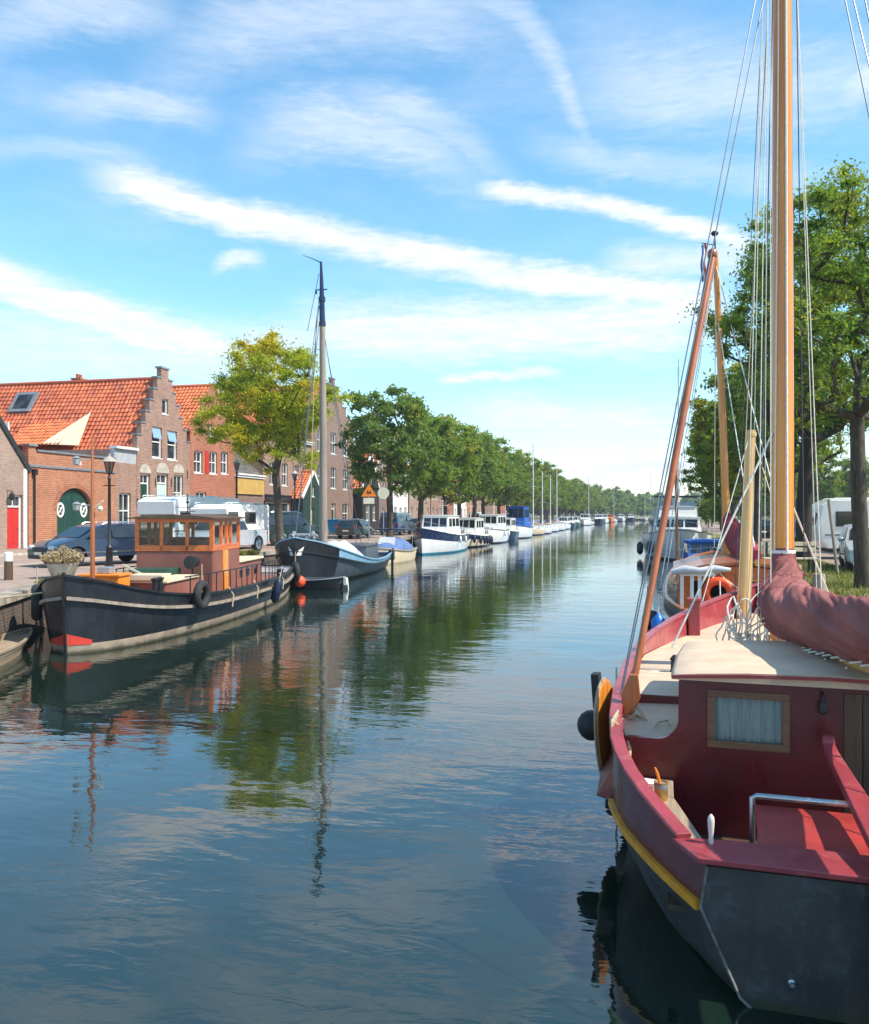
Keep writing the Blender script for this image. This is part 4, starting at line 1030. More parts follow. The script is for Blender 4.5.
    gr=MB(); gr.box((0,h-.005,.62),(W*.42,.05,.16)); gr.box((0,h+.0,.36),(W*.7,.05,.12)); part('grille',gr,M['rubber'],root,bevel=.01)
    npl=MB(); npl.box((0,h+.03,.48),(.48,.015,.10)); npl.box((0,-h-.01,.62),(.48,.015,.10)); part('number_plate',npl,M['sign_pale'],root)
    if kind in('wagon','suv'):
        rr_=MB()
        for sx in(-1,1): rr_.tube([(sx*W*.36,-h+.75,H+.0),(sx*W*.36,-h+.85,H+.05),(sx*W*.36,.3,H+.04),(sx*W*.36,.42,H-.03)],.018,6)
        part('roof_rail',rr_,M['chrome'],root)
    if kind=='wagon':
        tr=MB()
        for sx in(-1,1): tr.sweep([(sx*(W/2+.004),-h+.4,.5),(sx*(W/2+.004),h-.5,.5)],[(-.008,-.025),(.008,-.025),(.008,.025),(-.008,.025)])
        part('chrome_strip',tr,M['chrome'],root)
    return root
def clipy(poly,a,b):
    def clip(P,f,v,keep):
        o=[]
        for i in range(len(P)):
            p,q=P[i],P[(i+1)%len(P)]; kp,kq=keep(p[0],v),keep(q[0],v)
            if kp: o.append(p)
            if kp!=kq:
                t_=(v-p[0])/(q[0]-p[0]); o.append((v,p[1]+(q[1]-p[1])*t_))
        return o
    P=clip(poly,0,a,lambda x,v:x>=v)
    return clip(P,0,b,lambda x,v:x<=v) if P else []
car('navy blue estate car parked on the quay by the arched green doors',-19.3,27.6,180+23,'wagon','car_navy',4.85)
car('silver pickup truck parked behind the tug wheelhouse',-19.0,36.4,186,'pickup','car_silver',5.1,1.85,1.65,cat='pickup truck',name='pickup_truck')
car('tall dark green off-road car parked behind the yellow tree trunk',-20.6,47.4,30,'suv','car_green',4.6,1.9,1.95)
car('black car parked by the blue bin in front of the tall stepped gable',-22.8,66,0,'hatch','car_black',4.1,1.75,1.48,'cars along the left street')
car('blue van parked under the first green quay tree',-21.2,73,0,'van','car_blue',4.9,1.9,2.0,'cars along the left street',cat='van',name='parked_van')
car('dark green hatchback just before the blue van',-21.0,61,0,'hatch','car_green',4.1,1.75,1.48,'cars along the left street')
car('grey car parked behind the white motor cruiser',-21.2,80,0,'wagon','car_grey',4.6,1.8,1.5,'cars along the left street')
car('red car parked far down the left quay',-21.2,98,0,'hatch','car_red',4.1,1.75,1.48,'cars along the left street')
car('white van parked far down the left quay',-21.2,112,0,'van','car_white',4.9,1.9,2.1,'cars along the left street',cat='van',name='parked_van')
car('silver car parked behind the grey tree trunk at the right edge',7.55,31.3,180+8,'hatch','car_silver',4.3,1.78,1.5)
car('dark blue car parked behind the thick varnished mast',8.6,49.5,180,'hatch','car_blue',4.2,1.78,1.5,'cars along the right bank')
car('black car parked left of the pale bowsprit under the trees',8.3,60,180,'wagon','car_black',4.5,1.78,1.5,'cars along the right bank')
car('grey car farthest along the right bank',8.3,70,180,'wagon','car_grey',4.5,1.78,1.5,'cars along the right bank')
def caravan(name,label,x,y,heading,L=6.0,W=2.25,H=2.45,cab=False,cat='caravan'):
    root=thing(name,label,cat,(x,y,G),-R(heading)); h=L/2
    out=[(-h,.45),(-h-.0,1.3),(-h+.18,H-.12),(-h+.45,H),(h-.5,H+.02),(h-.12,H-.2),(h,1.4),(h-.1,.75),(h-.4,.45)] if not cab else [(-h,.4),(-h,H-.12),(-h+.12,H),(h-.9,H),(h-.35,H-.25),(h-.4,1.85),(h-1.0,1.75),(h-.45,1.12),(h-.05,1.0),(h,.7),(h,.4)]
    b=MB(); rows=[]
    for sx,ins in((-1,.96),(-.975,1),(.975,1),(1,.96)):
        rows.append([(sx*W/2,yy_*ins,1.4+(zz-1.4)*ins) for yy_,zz in out])
    b.loft(rows,0,closed=True,caps=True,smooth=False); part('body',b,M['white_gloss'],root,sharp=25)
    st=MB()
    for sx in(-1,1): st.box((sx*(W/2+.004),0,1.0),(.012,L*.9,.06)); st.box((sx*(W/2+.004),-.3,.88),(.012,L*.8,.025))
    part('trim_stripe',st,M['car_grey'],root)
    rl=MB()
    for sx in(-1,1): rl.tube([(sx*W*.42,-h+.5,H+.02),(sx*W*.42,-h+.6,H+.08),(sx*W*.42,h-.7,H+.08),(sx*W*.42,h-.6,H+.02)],.02,6)
    rl.bb((-.25,-.3,H),(.25,.3,H+.12)); rl.bb((-.3,-h+1.,H),(.2,-h+1.5,H+.1)); part('roof_vent',rl,M['white'],root)
    for sx in(-1,1):
        for yq,wq in((-h*.12,1.2),(h*.60,1.0)):
            f=MB(); f.box((sx*(W/2+.005),yq,1.65),(.03,wq,.62)); fo=part('window',f,M['cover_dark'],root,bevel=.06)
            p=MB(); p.box((sx*(W/2+.016),yq,1.65),(.02,wq-.12,.5)); part('pane',p,M['pane_dark'],fo,bevel=.02)
        wb=MB(); wb.lathe([(.02,-.09),(.24,-.09),(.32,-.06),(.32,.06),(.24,.09),(.02,.09)],(sx*(W/2-.14),-.2 if not cab else -h+1.2,.32),18,axis='X'); w_=part('wheel',wb,M['tyre'],root)
        rm=MB(); rm.lathe([(.02,0),(.19,0),(.2,.02)],(sx*(W/2-.04),-.2 if not cab else -h+1.2,.32),14,axis='X'); part('rim',rm,M['chrome'],w_)
        if cab:
            wb=MB(); wb.lathe([(.02,-.09),(.24,-.09),(.32,-.06),(.32,.06),(.24,.09),(.02,.09)],(sx*(W/2-.14),h-.95,.32),18,axis='X'); w_=part('wheel',wb,M['tyre'],root)
    if cab:
        w=MB(); w.add([(-W*.42,h-.97,1.72),(W*.42,h-.97,1.72),(W*.44,h-.47,1.16),(-W*.44,h-.47,1.16)],[(0,1,2,3)]); part('windscreen',w,M['pane_dark'],root,loc=(0,.03,.03))
    else:
        d=MB(); d.bb((-W*.36,h-.07,1.35),(W*.36,h-.0,1.9)); part('front_window',d,M['pane_dark'],root,bevel=.05)
        tb=MB(); tb.tube([(-.5,h-.3,.42),(0,h+1.1,.42)],.04,6); tb.tube([(.5,h-.3,.42),(0,h+1.1,.42)],.04,6); tb.tube([(0,h+1.0,.42),(0,h+1.0,0)],.035,6); part('drawbar',tb,M['galv'],root)
    sk=MB(); sk.bb((-W/2+.15,-h+.1,.28),(W/2-.15,h-.5,.5)); part('chassis',sk,M['rubber'],root)
    return root
caravan('touring_caravan','white touring caravan parked side-on behind the grey tree trunk',10.0,38.5,-90,6.0,2.25,2.42)
caravan('motorhome','big white motorhome parked behind the tug wheelhouse, rounded roof',-23.4,41.0,184,6.6,2.2,2.72,True,'motorhome')
caravan('motorhome','smaller white motorhome nosed up behind the silver pickup',-20.95,40.8,182,5.0,2.1,2.35,True,'motorhome')

# ================================================================ BOATS, general
def shape(L,B,zst,zmid,zbow,stern=.82,p=2.4,n=17,rubz=.62,keel=-.45,tbow=1.,flat=.0,plan=None,sp=2.0,bp=.62,boot=.14,wlf=.86,rake=.0,bowfull=0.):
    """half sections stern (y=0) to bow (y=L): keel, bilge, waterline, boot top, rubbing line, sheer"""
    S=[]
    for i in range(n):
        t_=i/(n-1); t_=1-(1-t_)**1.35 if i>n*.4 else t_
        t_=min(1,i/(n-1))
        a=min(1,t_/.38); f1=stern+(1-stern)*math.sin(a*PI/2)
        q=max(0,(t_-.42)/.58); f2=max(0.,1-q**p)**(bp if bowfull else .85)
        hb=max(.012,B/2*f1*f2)
        zs=zmid+(zbow-zmid)*max(0,(t_-.35)/.65)**sp+(zst-zmid)*max(0,(.35-t_)/.35)**1.6
        fw=wlf*(1-.30*q**1.5) if not bowfull else wlf*(1-.1*q)
        hw=hb*fw; zr=zs*rubz
        y=L*t_; yk=y-rake*q*q
        S.append((y,[(0.002,keel*(1-.55*q*q),yk),(hw*.72,keel*.72*(1-.6*q*q),yk),(hw,0.,y-rake*.7*q*q),(hw+(hb-hw)*.22,boot,y-rake*.55*q*q),(hw+(hb-hw)*.88,zr,y-rake*.15*q*q),(hb,zs,y)]))
    return S
def hull_mb(S,mats_strip,transom_mat=0):
    mb=MB(); n=len(S[0][1])
    for sx in(-1,1):
        for k in range(n-1):
            rows=[[(sx*s[1][k][0],s[1][k][2],s[1][k][1]),(sx*s[1][k+1][0],s[1][k+1][2],s[1][k+1][1])] for s in S]
            mb.loft(rows,mats_strip[k],smooth=True)
    s=S[0][1]
    for k in range(n-1): mb.add([(-s[k][0],s[k][2],s[k][1]),(s[k][0],s[k][2],s[k][1]),(s[k+1][0],s[k+1][2],s[k+1][1]),(-s[k+1][0],s[k+1][2],s[k+1][1])],[(0,1,2,3)],transom_mat if k>2 else mats_strip[k])
    return mb
def sheer_line(S,sx,k=-1,off=0.,dz=0.): return [(sx*(max(0,s[1][k][0]+off)),s[1][k][2],s[1][k][1]+dz) for s in S]
def deck_mb(S,drop,inset=.05,crown=.04,wall=True,m=0,wm=0):
    mb=MB()
    rows=[]
    def wat(s,z):
        a,b,c=s[1][-3],s[1][-2],s[1][-1]
        p,q=(b,c) if z>=b[1] else (a,b)
        f=min(1,max(0,(z-p[1])/max(1e-6,q[1]-p[1]))); return p[0]+(q[0]-p[0])*f
    for s in S:
        y=s[1][-1][2]; z=s[1][-1][1]-drop; hb=max(.004,wat(s,z)-inset)
        y-=.03 if s is S[-1] else 0
        rows.append([(x,y,z+crown*(1-(x/hb)**2)) for x in(-hb,-hb*.5,0,hb*.5,hb)])
    mb.loft(rows,m,smooth=True)
    if wall:
        for sx in(-1,1):
            rows=[[(sx*max(.004,wat(s,s[1][-1][1]-drop)-inset),s[1][-1][2],s[1][-1][1]-drop-.02),(sx*max(.004,s[1][-1][0]-inset*.7),s[1][-1][2],s[1][-1][1])] for s in S]
            mb.loft(rows,wm,smooth=True)
        s=S[0][1][-1]; mb.add([(-s[0],s[2]+.04,s[1]-drop),(s[0],s[2]+.04,s[1]-drop),(s[0],s[2]+.04,s[1]),(-s[0],s[2]+.04,s[1])],[(0,1,2,3)],wm)
    return mb
def rail_mb(S,w=.09,h=.04,k=-1,off=0.,dz=0.,stern=True):
    mb=MB(); pr=[(-w/2,-h/2),(w/2,-h/2),(w/2,h/2),(-w/2,h/2)]
    a=sheer_line(S,-1,k,off,dz); b=sheer_line(S,1,k,off,dz)
    mb.sweep(a,pr); mb.sweep(b,pr)
    if stern: mb.sweep([a[0],b[0]],pr)
    return mb
def fender(root_name,label,loc,r=.11,h=.5,m='fender_navy',group=None,rope=True,ball=False):
    t_=thing(root_name,label,'fender',loc,0,group)
    b=MB()
    if ball: b.ball((0,0,0),(r,r,r*1.08),16)
    else: b.lathe([(.01,-h/2-.03),(r*.4,-h/2),(r,-h/2+r*.7),(r,h/2-r*.7),(r*.4,h/2),(.02,h/2+.05)],(0,0,0),12)
    part('fender_body',b,M[m],t_)
    if rope:
        c=MB(); c.tube([(0,0,h/2 if not ball else r),(0,0,h/2+.45)],.012,5); part('lanyard',c,M['rope'],t_)
    return t_
def tyre_fender(label,loc,axis='X',R1=.27,r=.10,group=None):
    t_=thing('tyre_fender',label,'fender',loc,0,group)
    b=MB(); b.torus((0,0,0),R1,r,axis,22,10); part('tyre',b,M['tyre'],t_)
    c=MB(); c.tube([(0,0,R1),(0,0,R1+.5)],.015,5); part('lanyard',c,M['rope_tan'],t_); return t_
def rigline(name,label,pts,r=.008,m='rope',cat='rope',group=None,sag=0.):
    pts=[Vector(p) for p in pts]
    if len(pts)==2:
        a,b=pts; pts=[a.lerp(b,k/10)+Vector((0,0,-sag*4*(k/10)*(1-k/10))) for k in range(11)] if sag else pts
    o=part(name,MB().tube(pts,r,6),M[m]); return tag(o,label,cat,group)
def cabin_mb(y0,y1,w0,w1,z0,z1,slope_f=.35,slope_b=.05,tumble=.08,m=0,rm=0):
    """box cabin with raked front; w at aft and front"""
    mb=MB()
    b=[(-w0,y0,z0),(w0,y0,z0),(w1,y1,z0),(-w1,y1,z0)]
    t_=[(-w0+tumble,y0+slope_b,z1),(w0-tumble,y0+slope_b,z1),(w1-tumble,y1-slope_f,z1),(-w1+tumble,y1-slope_f,z1)]
    mb.add(b+t_,[(0,1,5,4),(1,2,6,5),(2,3,7,6),(3,0,4,7)],m)
    # cambered roof with overhang
    rows=[]
    for (ya,wa) in((y0+slope_b-.12,w0-tumble+.06),(y0+slope_b-.0,w0-tumble+.06),((y0+y1)/2,(w0+w1)/2-tumble+.06),(y1-slope_f+.10,w1-tumble+.06)):
        rows.append([(x*wa,ya,z1+.02+.07*(1-x*x)) for x in(-1,-.6,-.2,.2,.6,1)]+[(x*wa,ya,z1-.03) for x in(1,-1)])
    mb.loft(rows,rm,closed=True,caps=True,smooth=False)
    return mb
def side_windows(mb,y0,y1,w0,w1,z0,z1,tumble,slots,za,zb,slope_b=.05,slope_f=.35):
    """panes set a few millimetres proud on the cabin sides; slots = (f0,f1) along the side"""
    for sx in(-1,1):
        for f0,f1 in slots:
            vs=[]
            for f,h_ in((f0,za),(f1,za),(f1,zb),(f0,zb)):
                ya=y0+(y1-y0)*f; wa=w0+(w1-w0)*f
                yb_=(y0+slope_b)+((y1-slope_f)-(y0+slope_b))*f
                vs.append((sx*(wa-tumble*h_+.012),ya+(yb_-ya)*h_,z0+(z1-z0)*h_))
            mb.add(vs,[(0,1,2,3)])
def panes(name,mb,m,parent):
    for f in mb.f: part(name,MB().add([mb.v[i] for i in f],[list(range(len(f)))]),m,parent,weld=False)
def motor_cruiser(label,x,y,heading,L=9.,B=3.,hull='white_gloss',strip=None,sheer=(.95,.95,1.35),wh=(.30,.62),whz=(1.0,2.5),cover=None,boot='hull_navy',top='white_gloss',mast=1.8,group='moored motor boats',name='motor_boat',cat='motor boat',fenders=3,fcol='fender_navy',fside=1,pulpit=True,flag=False,fly=False,fore=True,canopy=None):
    root=thing(name,label,cat,(x,y,0),-R(heading),group)
    S=shape(L,B,*sheer,stern=.84,rake=.55)
    mats=[M[hull],M[boot],M[strip] if strip else M[hull]]
    part('hull',hull_mb(S,[1,1,1,0,2],0),mats,root,sharp=35)
    part('deck',deck_mb(S,.10 if fore else .35),M['cream'] if hull!='white_gloss' else M['white'],root)
    part('rubbing_strake',rail_mb(S,.07,.05,-1,.01),M['hull_navy'] if hull=='white_gloss' else M['white'],root)
    zd=sheer[1]-.1
    y0,y1=L*wh[0],L*wh[1]
    w0=B*.40; w1=B*.33
    c=cabin_mb(y0,y1,w0,w1,zd,whz[1],.45,.05,.10)
    co=part('cabin',c,M[top],root)
    g_=MB(); side_windows(g_,y0,y1,w0,w1,zd,whz[1],.10,((.06,.34),(.40,.64),(.70,.92)),.50,.88,.05,.45)
    zf=lambda h_: zd+(whz[1]-zd)*h_
    for f0,f1 in((-.88,-.34),(-.27,.27),(.34,.88)):
        g_.add([((w1-.1*h_)*f,y1-.45*h_+.012,zf(h_)) for f,h_ in((f0,.5),(f1,.5),(f1,.9),(f0,.9))],[(0,1,2,3)])
    g_.add([((w0-.1*h_)*f,y0+.05*h_-.012,zf(h_)) for f,h_ in((-.8,.5),(-.1,.5),(-.1,.88),(-.8,.88))],[(0,1,2,3)])
    panes('window',g_,M['pane_dark'],co)
    if fore:
        f=cabin_mb(y1-.3,L*.84,w1*.95,w1*.45,zd,zd+.48,.3,0,.06); fo=part('fore_cabin',f,M[top],root)
        g2=MB(); side_windows(g2,y1-.3,L*.84,w1*.95,w1*.45,zd,zd+.48,.06,((.2,.45),(.55,.75)),.3,.8,0,.3); panes('porthole',g2,M['pane_dark'],fo)
    if y0>L*.22:
        a=cabin_mb(L*.04,y0-.15,B*.36,w0*.97,zd-.05,zd+.62,.1,.05,.06) if canopy is None else cabin_mb(L*.03,y0+.1,B*.38,w0,zd-.05,canopy[1],.15,.25,.22)
        ao=part('aft_cabin' if canopy is None else 'canopy',a,M[top] if canopy is None else M[canopy[0]],root)
        g3=MB(); side_windows(g3,L*.04,y0-.15,B*.36,w0*.97,zd-.05,zd+.62,.06,((.2,.42),(.55,.8)),.35,.8,.05,.1) if canopy is None else side_windows(g3,L*.03,y0+.1,B*.38,w0,zd-.05,canopy[1],.22,((.15,.42),(.5,.8)),.5,.8,.25,.15)
        panes('window',g3,M['pane_dark'],ao)
    if fly:
        fb=cabin_mb(y0+.2,y1-.5,w0*.85,w1*.8,whz[1]+.05,whz[1]+.75,.25,0,.05); part('flybridge',fb,M[top],root)
        sc_=MB(); sc_.add([(-w1*.8,y1-.7,whz[1]+.78),(w1*.8,y1-.7,whz[1]+.78),(w1*.74,y1-.95,whz[1]+1.08),(-w1*.74,y1-.95,whz[1]+1.08)],[(0,1,2,3)])
        for sx in(-1,1): sc_.add([(sx*w1*.8,y1-.7,whz[1]+.78),(sx*w0*.84,y0+.6,whz[1]+.78),(sx*w0*.8,y0+.6,whz[1]+1.15),(sx*w1*.74,y1-.95,whz[1]+1.2)],[(0,1,2,3)])
        part('windshield',sc_,M['smoke_glass'],root,weld=False)
        bm_=MB(); 
        for q in(y0+.5,y1-1.2):
            bm_.tube([(-w0*.8,q,whz[1]+.7),(-w0*.8,q,whz[1]+1.35),(-w0*.7,q,whz[1]+1.5),(w0*.7,q,whz[1]+1.5),(w0*.8,q,whz[1]+1.35),(w0*.8,q,whz[1]+.7)],.025,6)
        part('canopy_frame',bm_,M['steel'],root)
        bt=MB(); bt.bb((-w0*.78,y0+.4,whz[1]+1.44),(w0*.78,y1-1.0,whz[1]+1.52)); part('bimini',bt,M['cover_dark'],root)
    if pulpit:
        r_=MB()
        for sx in(-1,1):
            pts=[(sx*max(.03,s[1][-1][0]-.08),s[1][-1][2]-.02,s[1][-1][1]+.55) for s in S[2:]]
            r_.tube(pts,.014,6)
            for s in S[2::2]: r_.tube([(sx*max(.03,s[1][-1][0]-.08),s[1][-1][2]-.02,s[1][-1][1]-.05),(sx*max(.03,s[1][-1][0]-.08),s[1][-1][2]-.02,s[1][-1][1]+.55)],.012,5)
        part('guard_rail',r_,M['steel'],root)
    if mast:
        m_=MB(); m_.tube([(0,y0+.6,whz[1]),(0,y0+.5,whz[1]+mast)],[.035,.02],8); m_.tube([(-.35,y0+.53,whz[1]+mast*.7),(.35,y0+.53,whz[1]+mast*.7)],.014,6); m_.ball((0,y0+.52,whz[1]+mast+.03),.05,8); part('signal_mast',m_,M['white'],root)
    if flag:
        fs=MB(); fs.tube([(0,.1,zd),(0,-.35,zd+1.6)],.018,6); fo=part('flag_staff',fs,M['varnish_red'],root)
        for k,(mm) in enumerate(('flag_blue','flag_white','flag_red')):
            f=MB(); n=8; rows=[]
            for q in range(n+1): yy_=-.35-q*.11; rows.append([(math.sin(q*.9)*.06,yy_,zd+.80+k*.24-q*.035),(math.sin(q*.9)*.06,yy_,zd+1.04+k*.24-q*.035)])
            f.loft(rows,0); part('flag_stripe',f,M[mm],fo)
    return root,S
def side_fenders(rootloc,heading,S,ks,side,m,lab,grp,r=.11,h=.5,zoff=-.35):
    Mx=Matrix.Translation(rootloc)@Matrix.Rotation(-R(heading),4,'Z')
    for i,k in enumerate(ks):
        s=S[k][1][-1]; p=Mx@Vector((side*(s[0]+r+.03),s[2],s[1]+zoff))
        fender('boat_fender','%s %s'%(ordn[i],lab),p,r,h,m,grp)
M['smoke_glass']=clear_glass('smoke_perspex',(.45,.47,.5))
M['clear_glass']=clear_glass('cabin_glass')
def sailboat(label,x,y,heading,L=8.,B=2.6,hull='white_gloss',mh=11.,cover='cover_blue',group='moored sailing yachts',rig=True):
    root=thing('sailing_yacht',label,'sailing yacht',(x,y,0),-R(heading),group)
    S=shape(L,B,.8,.75,1.05,stern=.7,p=1.9,rake=.9)
    part('hull',hull_mb(S,[1,1,1,0,0]),[M[hull],M['hull_navy']],root,sharp=35)
    part('deck',deck_mb(S,.04),M['white'],root)
    c=cabin_mb(L*.36,L*.74,B*.3,B*.16,.72,1.22,.35,.05,.1); co=part('coachroof',c,M['white_gloss'],root)
    g_=MB(); side_windows(g_,L*.36,L*.74,B*.3,B*.16,.72,1.22,.1,((.15,.5),(.58,.8)),.3,.75); panes('porthole',g_,M['pane_dark'],co)
    m_=MB(); m_.tube([(0,L*.60,.9),(0,L*.60,mh)],[.085,.055],8); mo=part('mast',m_,M['white'],root)
    s_=MB()
    for q in(.5,.75): s_.tube([(-.55,L*.60,mh*q),(.55,L*.60,mh*q)],.02,5)
    part('spreader',s_,M['white'],mo)
    b=MB(); b.tube([(0,L*.59,1.75),(0,L*.12,1.8)],.05,8); part('boom',b,M['white'],root)
    sc_=MB(); sc_.tube([(0,L*.59,1.95),(0,L*.45,1.98),(0,L*.13,1.88)],[.12,.17,.09],10); part('sail_cover',sc_,M[cover],root)
    w=MB()
    w.tube([(0,L*.60,mh),(0,L*.98,1.0)],.012,4); w.tube([(0,L*.60,mh),(0,.1,.85)],.012,4)
    for sx in(-1,1): w.tube([(0,L*.60,mh),(sx*.55,L*.6,mh*.5),(sx*B*.46,L*.57,.8)],.010,4)
    part('rigging',w,M['wire'],root)
    r_=MB()
    for sx in(-1,1): 
        r_.tube([(sx*max(.03,s[1][-1][0]-.06),s[1][-1][2],s[1][-1][1]+.5) for s in S],.011,5)
        for s in S[::3]: r_.tube([(sx*max(.03,s[1][-1][0]-.06),s[1][-1][2],s[1][-1][1]),(sx*max(.03,s[1][-1][0]-.06),s[1][-1][2],s[1][-1][1]+.5)],.010,4)
    part('guard_rail',r_,M['steel'],root)
    return root,S
# ================================================================ THE BLACK TUG
def frame_of(origin,heading):
    return Matrix.Translation(Vector(origin))@Matrix.Rotation(-R(heading),4,'Z')
TO=(-14.54,30.97,0); THD=170.2
tug=thing('tug_boat','black-hulled tug with varnished wooden wheelhouse and red bow patch moored at the left quay','tug boat',TO,-R(THD))
S=shape(15.5,4.1,.95,.90,1.68,stern=.62,p=2.9,n=61,rubz=.72,keel=-.6,rake=.15,bowfull=1,boot=.21,wlf=.88,sp=5.5,bp=.54)
hm=hull_mb(S,[1,1,1,0,0],0)
part('hull',hm,[M['hull_black'],M['boot_tan']],tug,sharp=45)
rp=MB()
for sx in(-1,1):
    rows=[]
    for s in S:
        y=s[0]
        if y<15.08: continue
        a,b=s[1][2],s[1][3]; h=.24*max(0,(y-15.08)/.42)**1.0
        x=lambda z:(b[0]+.006)+(s[1][4][0]-b[0])*min(1,max(0,z-b[1])/(s[1][4][1]-b[1]))
        rows.append([(sx*x(b[1]-.02),b[2]+.006,b[1]-.02),(sx*(x(b[1]+h)+.006),b[2]+.012,b[1]-.015+h)])
    rp.loft(rows,0,smooth=True)
part('bow_patch',rp,M['boot_red'],tug,weld=False)
part('deck',deck_mb(S[:-6],.38,.06,wm=1),[M['tug_pink'],M['white']],tug)
part('rubbing_strake',rail_mb(S,.10,.07,4,.03),M['weathered'],tug)
part('cap_rail',rail_mb(S,.11,.045,-1,-.01,.02),M['hull_black'],tug)
st=MB(); st.sweep([(0,15.40,-.4),(0,15.46,.5),(0,15.53,1.76)],[(-.022,-.04),(.022,-.04),(.022,.04),(-.022,.04)],up=(0,1,0)); part('stem_post',st,M['iron'],tug)
# wheelhouse: local y = 15.5 - t
wy1=15.5-6.3; wy0=wy1-2.6; hw=1.12; zb=.62; zs=1.93; zt=2.86
wb=MB()
wb.bb((-hw,wy0,zb),(hw,wy1,zs)); wh=part('wheelhouse',wb,M['tug_pink'],tug,bevel=.02)
fr=MB(); 
def post(x,y,z0=zs,z1=zt,a=.09): fr.bb((x-a/2,y-a/2,z0),(x+a/2,y+a/2,z1))
for x in(-hw+.03,-hw/3,hw/3,hw-.03):
    post(x,wy1-.03,a=.12 if abs(x)>.8 else .10); post(x,wy0+.03)
for y in(wy0+.85,wy1-1.33,wy1-.85): post(-hw+.03,y,a=.085); post(hw-.03,y,a=.085)
for (a,b) in (((-hw-.015,wy1-.09,zs+.003),(hw+.015,wy1+.02,zs+.17)),((-hw-.015,wy0-.02,zs+.003),(hw+.015,wy0+.09,zs+.17)),((-hw-.015,wy0+.09,zs+.003),(-hw+.075,wy1-.09,zs+.17)),((hw-.075,wy0+.09,zs+.003),(hw+.015,wy1-.09,zs+.17)),
   ((-hw-.01,wy1-.085,zt-.10),(hw+.01,wy1+.015,zt)),((-hw-.01,wy0-.015,zt-.10),(hw+.01,wy0+.085,zt)),((-hw-.01,wy0+.085,zt-.10),(-hw+.07,wy1-.085,zt)),((hw-.07,wy0+.085,zt-.10),(hw+.01,wy1-.085,zt))): fr.bb(a,b)
part('window_frame',fr,M['varnish_h'],wh,bevel=.008,weld=False)
gl=MB()
for y in(wy1-.03,wy0+.03): gl.add([(-hw,y,zs+.17),(hw,y,zs+.17),(hw,y,zt-.1),(-hw,y,zt-.1)],[(0,1,2,3)])
for x in(-hw+.03,hw-.03): gl.add([(x,wy0,zs+.17),(x,wy1,zs+.17),(x,wy1,zt-.1),(x,wy0,zt-.1)],[(0,1,2,3)])
part('pane',gl,M['clear_glass'],wh,weld=False)
dd=MB()
dd.bb((-hw-.03,wy1-1.35,zb+.1),(-hw-.002,wy1-.85,zs)); part('door',dd,M['orange_varn'] if 'orange_varn' in M else M['varnish'],wh)
rf=MB(); rows=[]
for y in(wy0-.22,wy0+.6,wy1-.6,wy1+.24):
    rows.append([(x*(hw+.17),y,zt+.03+.09*(1-x*x)) for x in(-1,-.7,-.35,0,.35,.7,1)]+[(hw+.17,y,zt),(-hw-.17,y,zt)])
rf.loft(rows,0,closed=True,caps=True,smooth=False); part('roof',rf,M['oak_dark'],wh)
sw=MB(); sw.torus((.1,wy1-.5,1.95),.36,.025,'Y',24,8); 
for k in range(8):
    a=k*PI/4; sw.tube([(.1,wy1-.5,1.95),(.1+.48*math.cos(a),wy1-.5,1.95+.48*math.sin(a))],.016,6)
part('steering_wheel',sw,M['varnish_red'],wh)
ins=MB(); ins.bb((-.3,wy0+.3,zs),(.9,wy0+.7,zs+.35)); ins.bb((-.9,wy0+1.9,zs),(-.5,wy0+2.2,zs+.3)); part('console',ins,M['oak_dark'],wh)
an=MB(); an.tube([(.2,wy0+1.,zt+.1),(.2,wy0+1.,zt+.75)],.016,6); an.tube([(-.15,wy0+1.,zt+.35),(.55,wy0+1.,zt+.35)],.012,6); an.tube([(-.05,wy0+1.,zt+.22),(.45,wy0+1.,zt+.22)],.012,6); an.ball((.2,wy0+1.,zt+.5),.05,8); part('antenna',an,M['iron'],wh)
# trunk / hold in front of the wheelhouse
hb_=MB(); hb_.bb((-1.0,wy1+.35,.55),(1.0,wy1+3.2,1.28)); ho=part('hold',hb_,M['tug_pink'],tug,bevel=.03)
hc=MB(); hc.bb((-1.06,wy1+.9,1.283),(1.06,wy1+3.24,1.34)); part('hatch_cover',hc,M['cream'],ho,bevel=.01)
ob_=MB(); ob_.bb((-.2,wy1+3.45,.6),(.75,wy1+4.1,1.50)); ob_.bb((-.24,wy1+3.41,1.503),(.79,wy1+4.14,1.56)); part('deck_box',ob_,M['orange_box'],tug,bevel=.015)
cb_=MB(); cb_.bb((-.95,wy1+2.7,1.345),(-.1,wy1+3.3,1.50)); part('cream_hatch',cb_,M['cream'],tug,bevel=.02)
gb=MB(); gb.bb((.1,wy1+3.6,1.563),(.42,wy1+3.9,1.72)); part('lamp_crate',gb,M['galv'],tug,bevel=.02)
en=MB(); en.bb((-.4,wy1+.55,1.283),(.7,wy1+1.5,1.52)); part('winch_casing',en,M['hull_green'],tug,bevel=.03)
sl_=MB(); c=Vector((-.75,wy1+.6,1.66)); sl_.lathe([(.05,-.28),(.15,-.2),(.17,.12),(.19,.2),(.17,.205)],c,16,axis='Y'); sl_.tube([c,c-Vector((0,0,.35))],.025,6); so_=part('searchlight',sl_,M['iron'],tug)
sg=MB(); sg.lathe([(.01,.16),(.165,.19)],c,16,axis='Y'); part('lens',sg,M['headlamp'],so_)
fd=MB(); fd.tube([(-.95,wy1+3.4,1.3),(.9,wy1+1.4,1.62)],.03,6); part('boat_hook',fd,M['pale_wood'],tug)
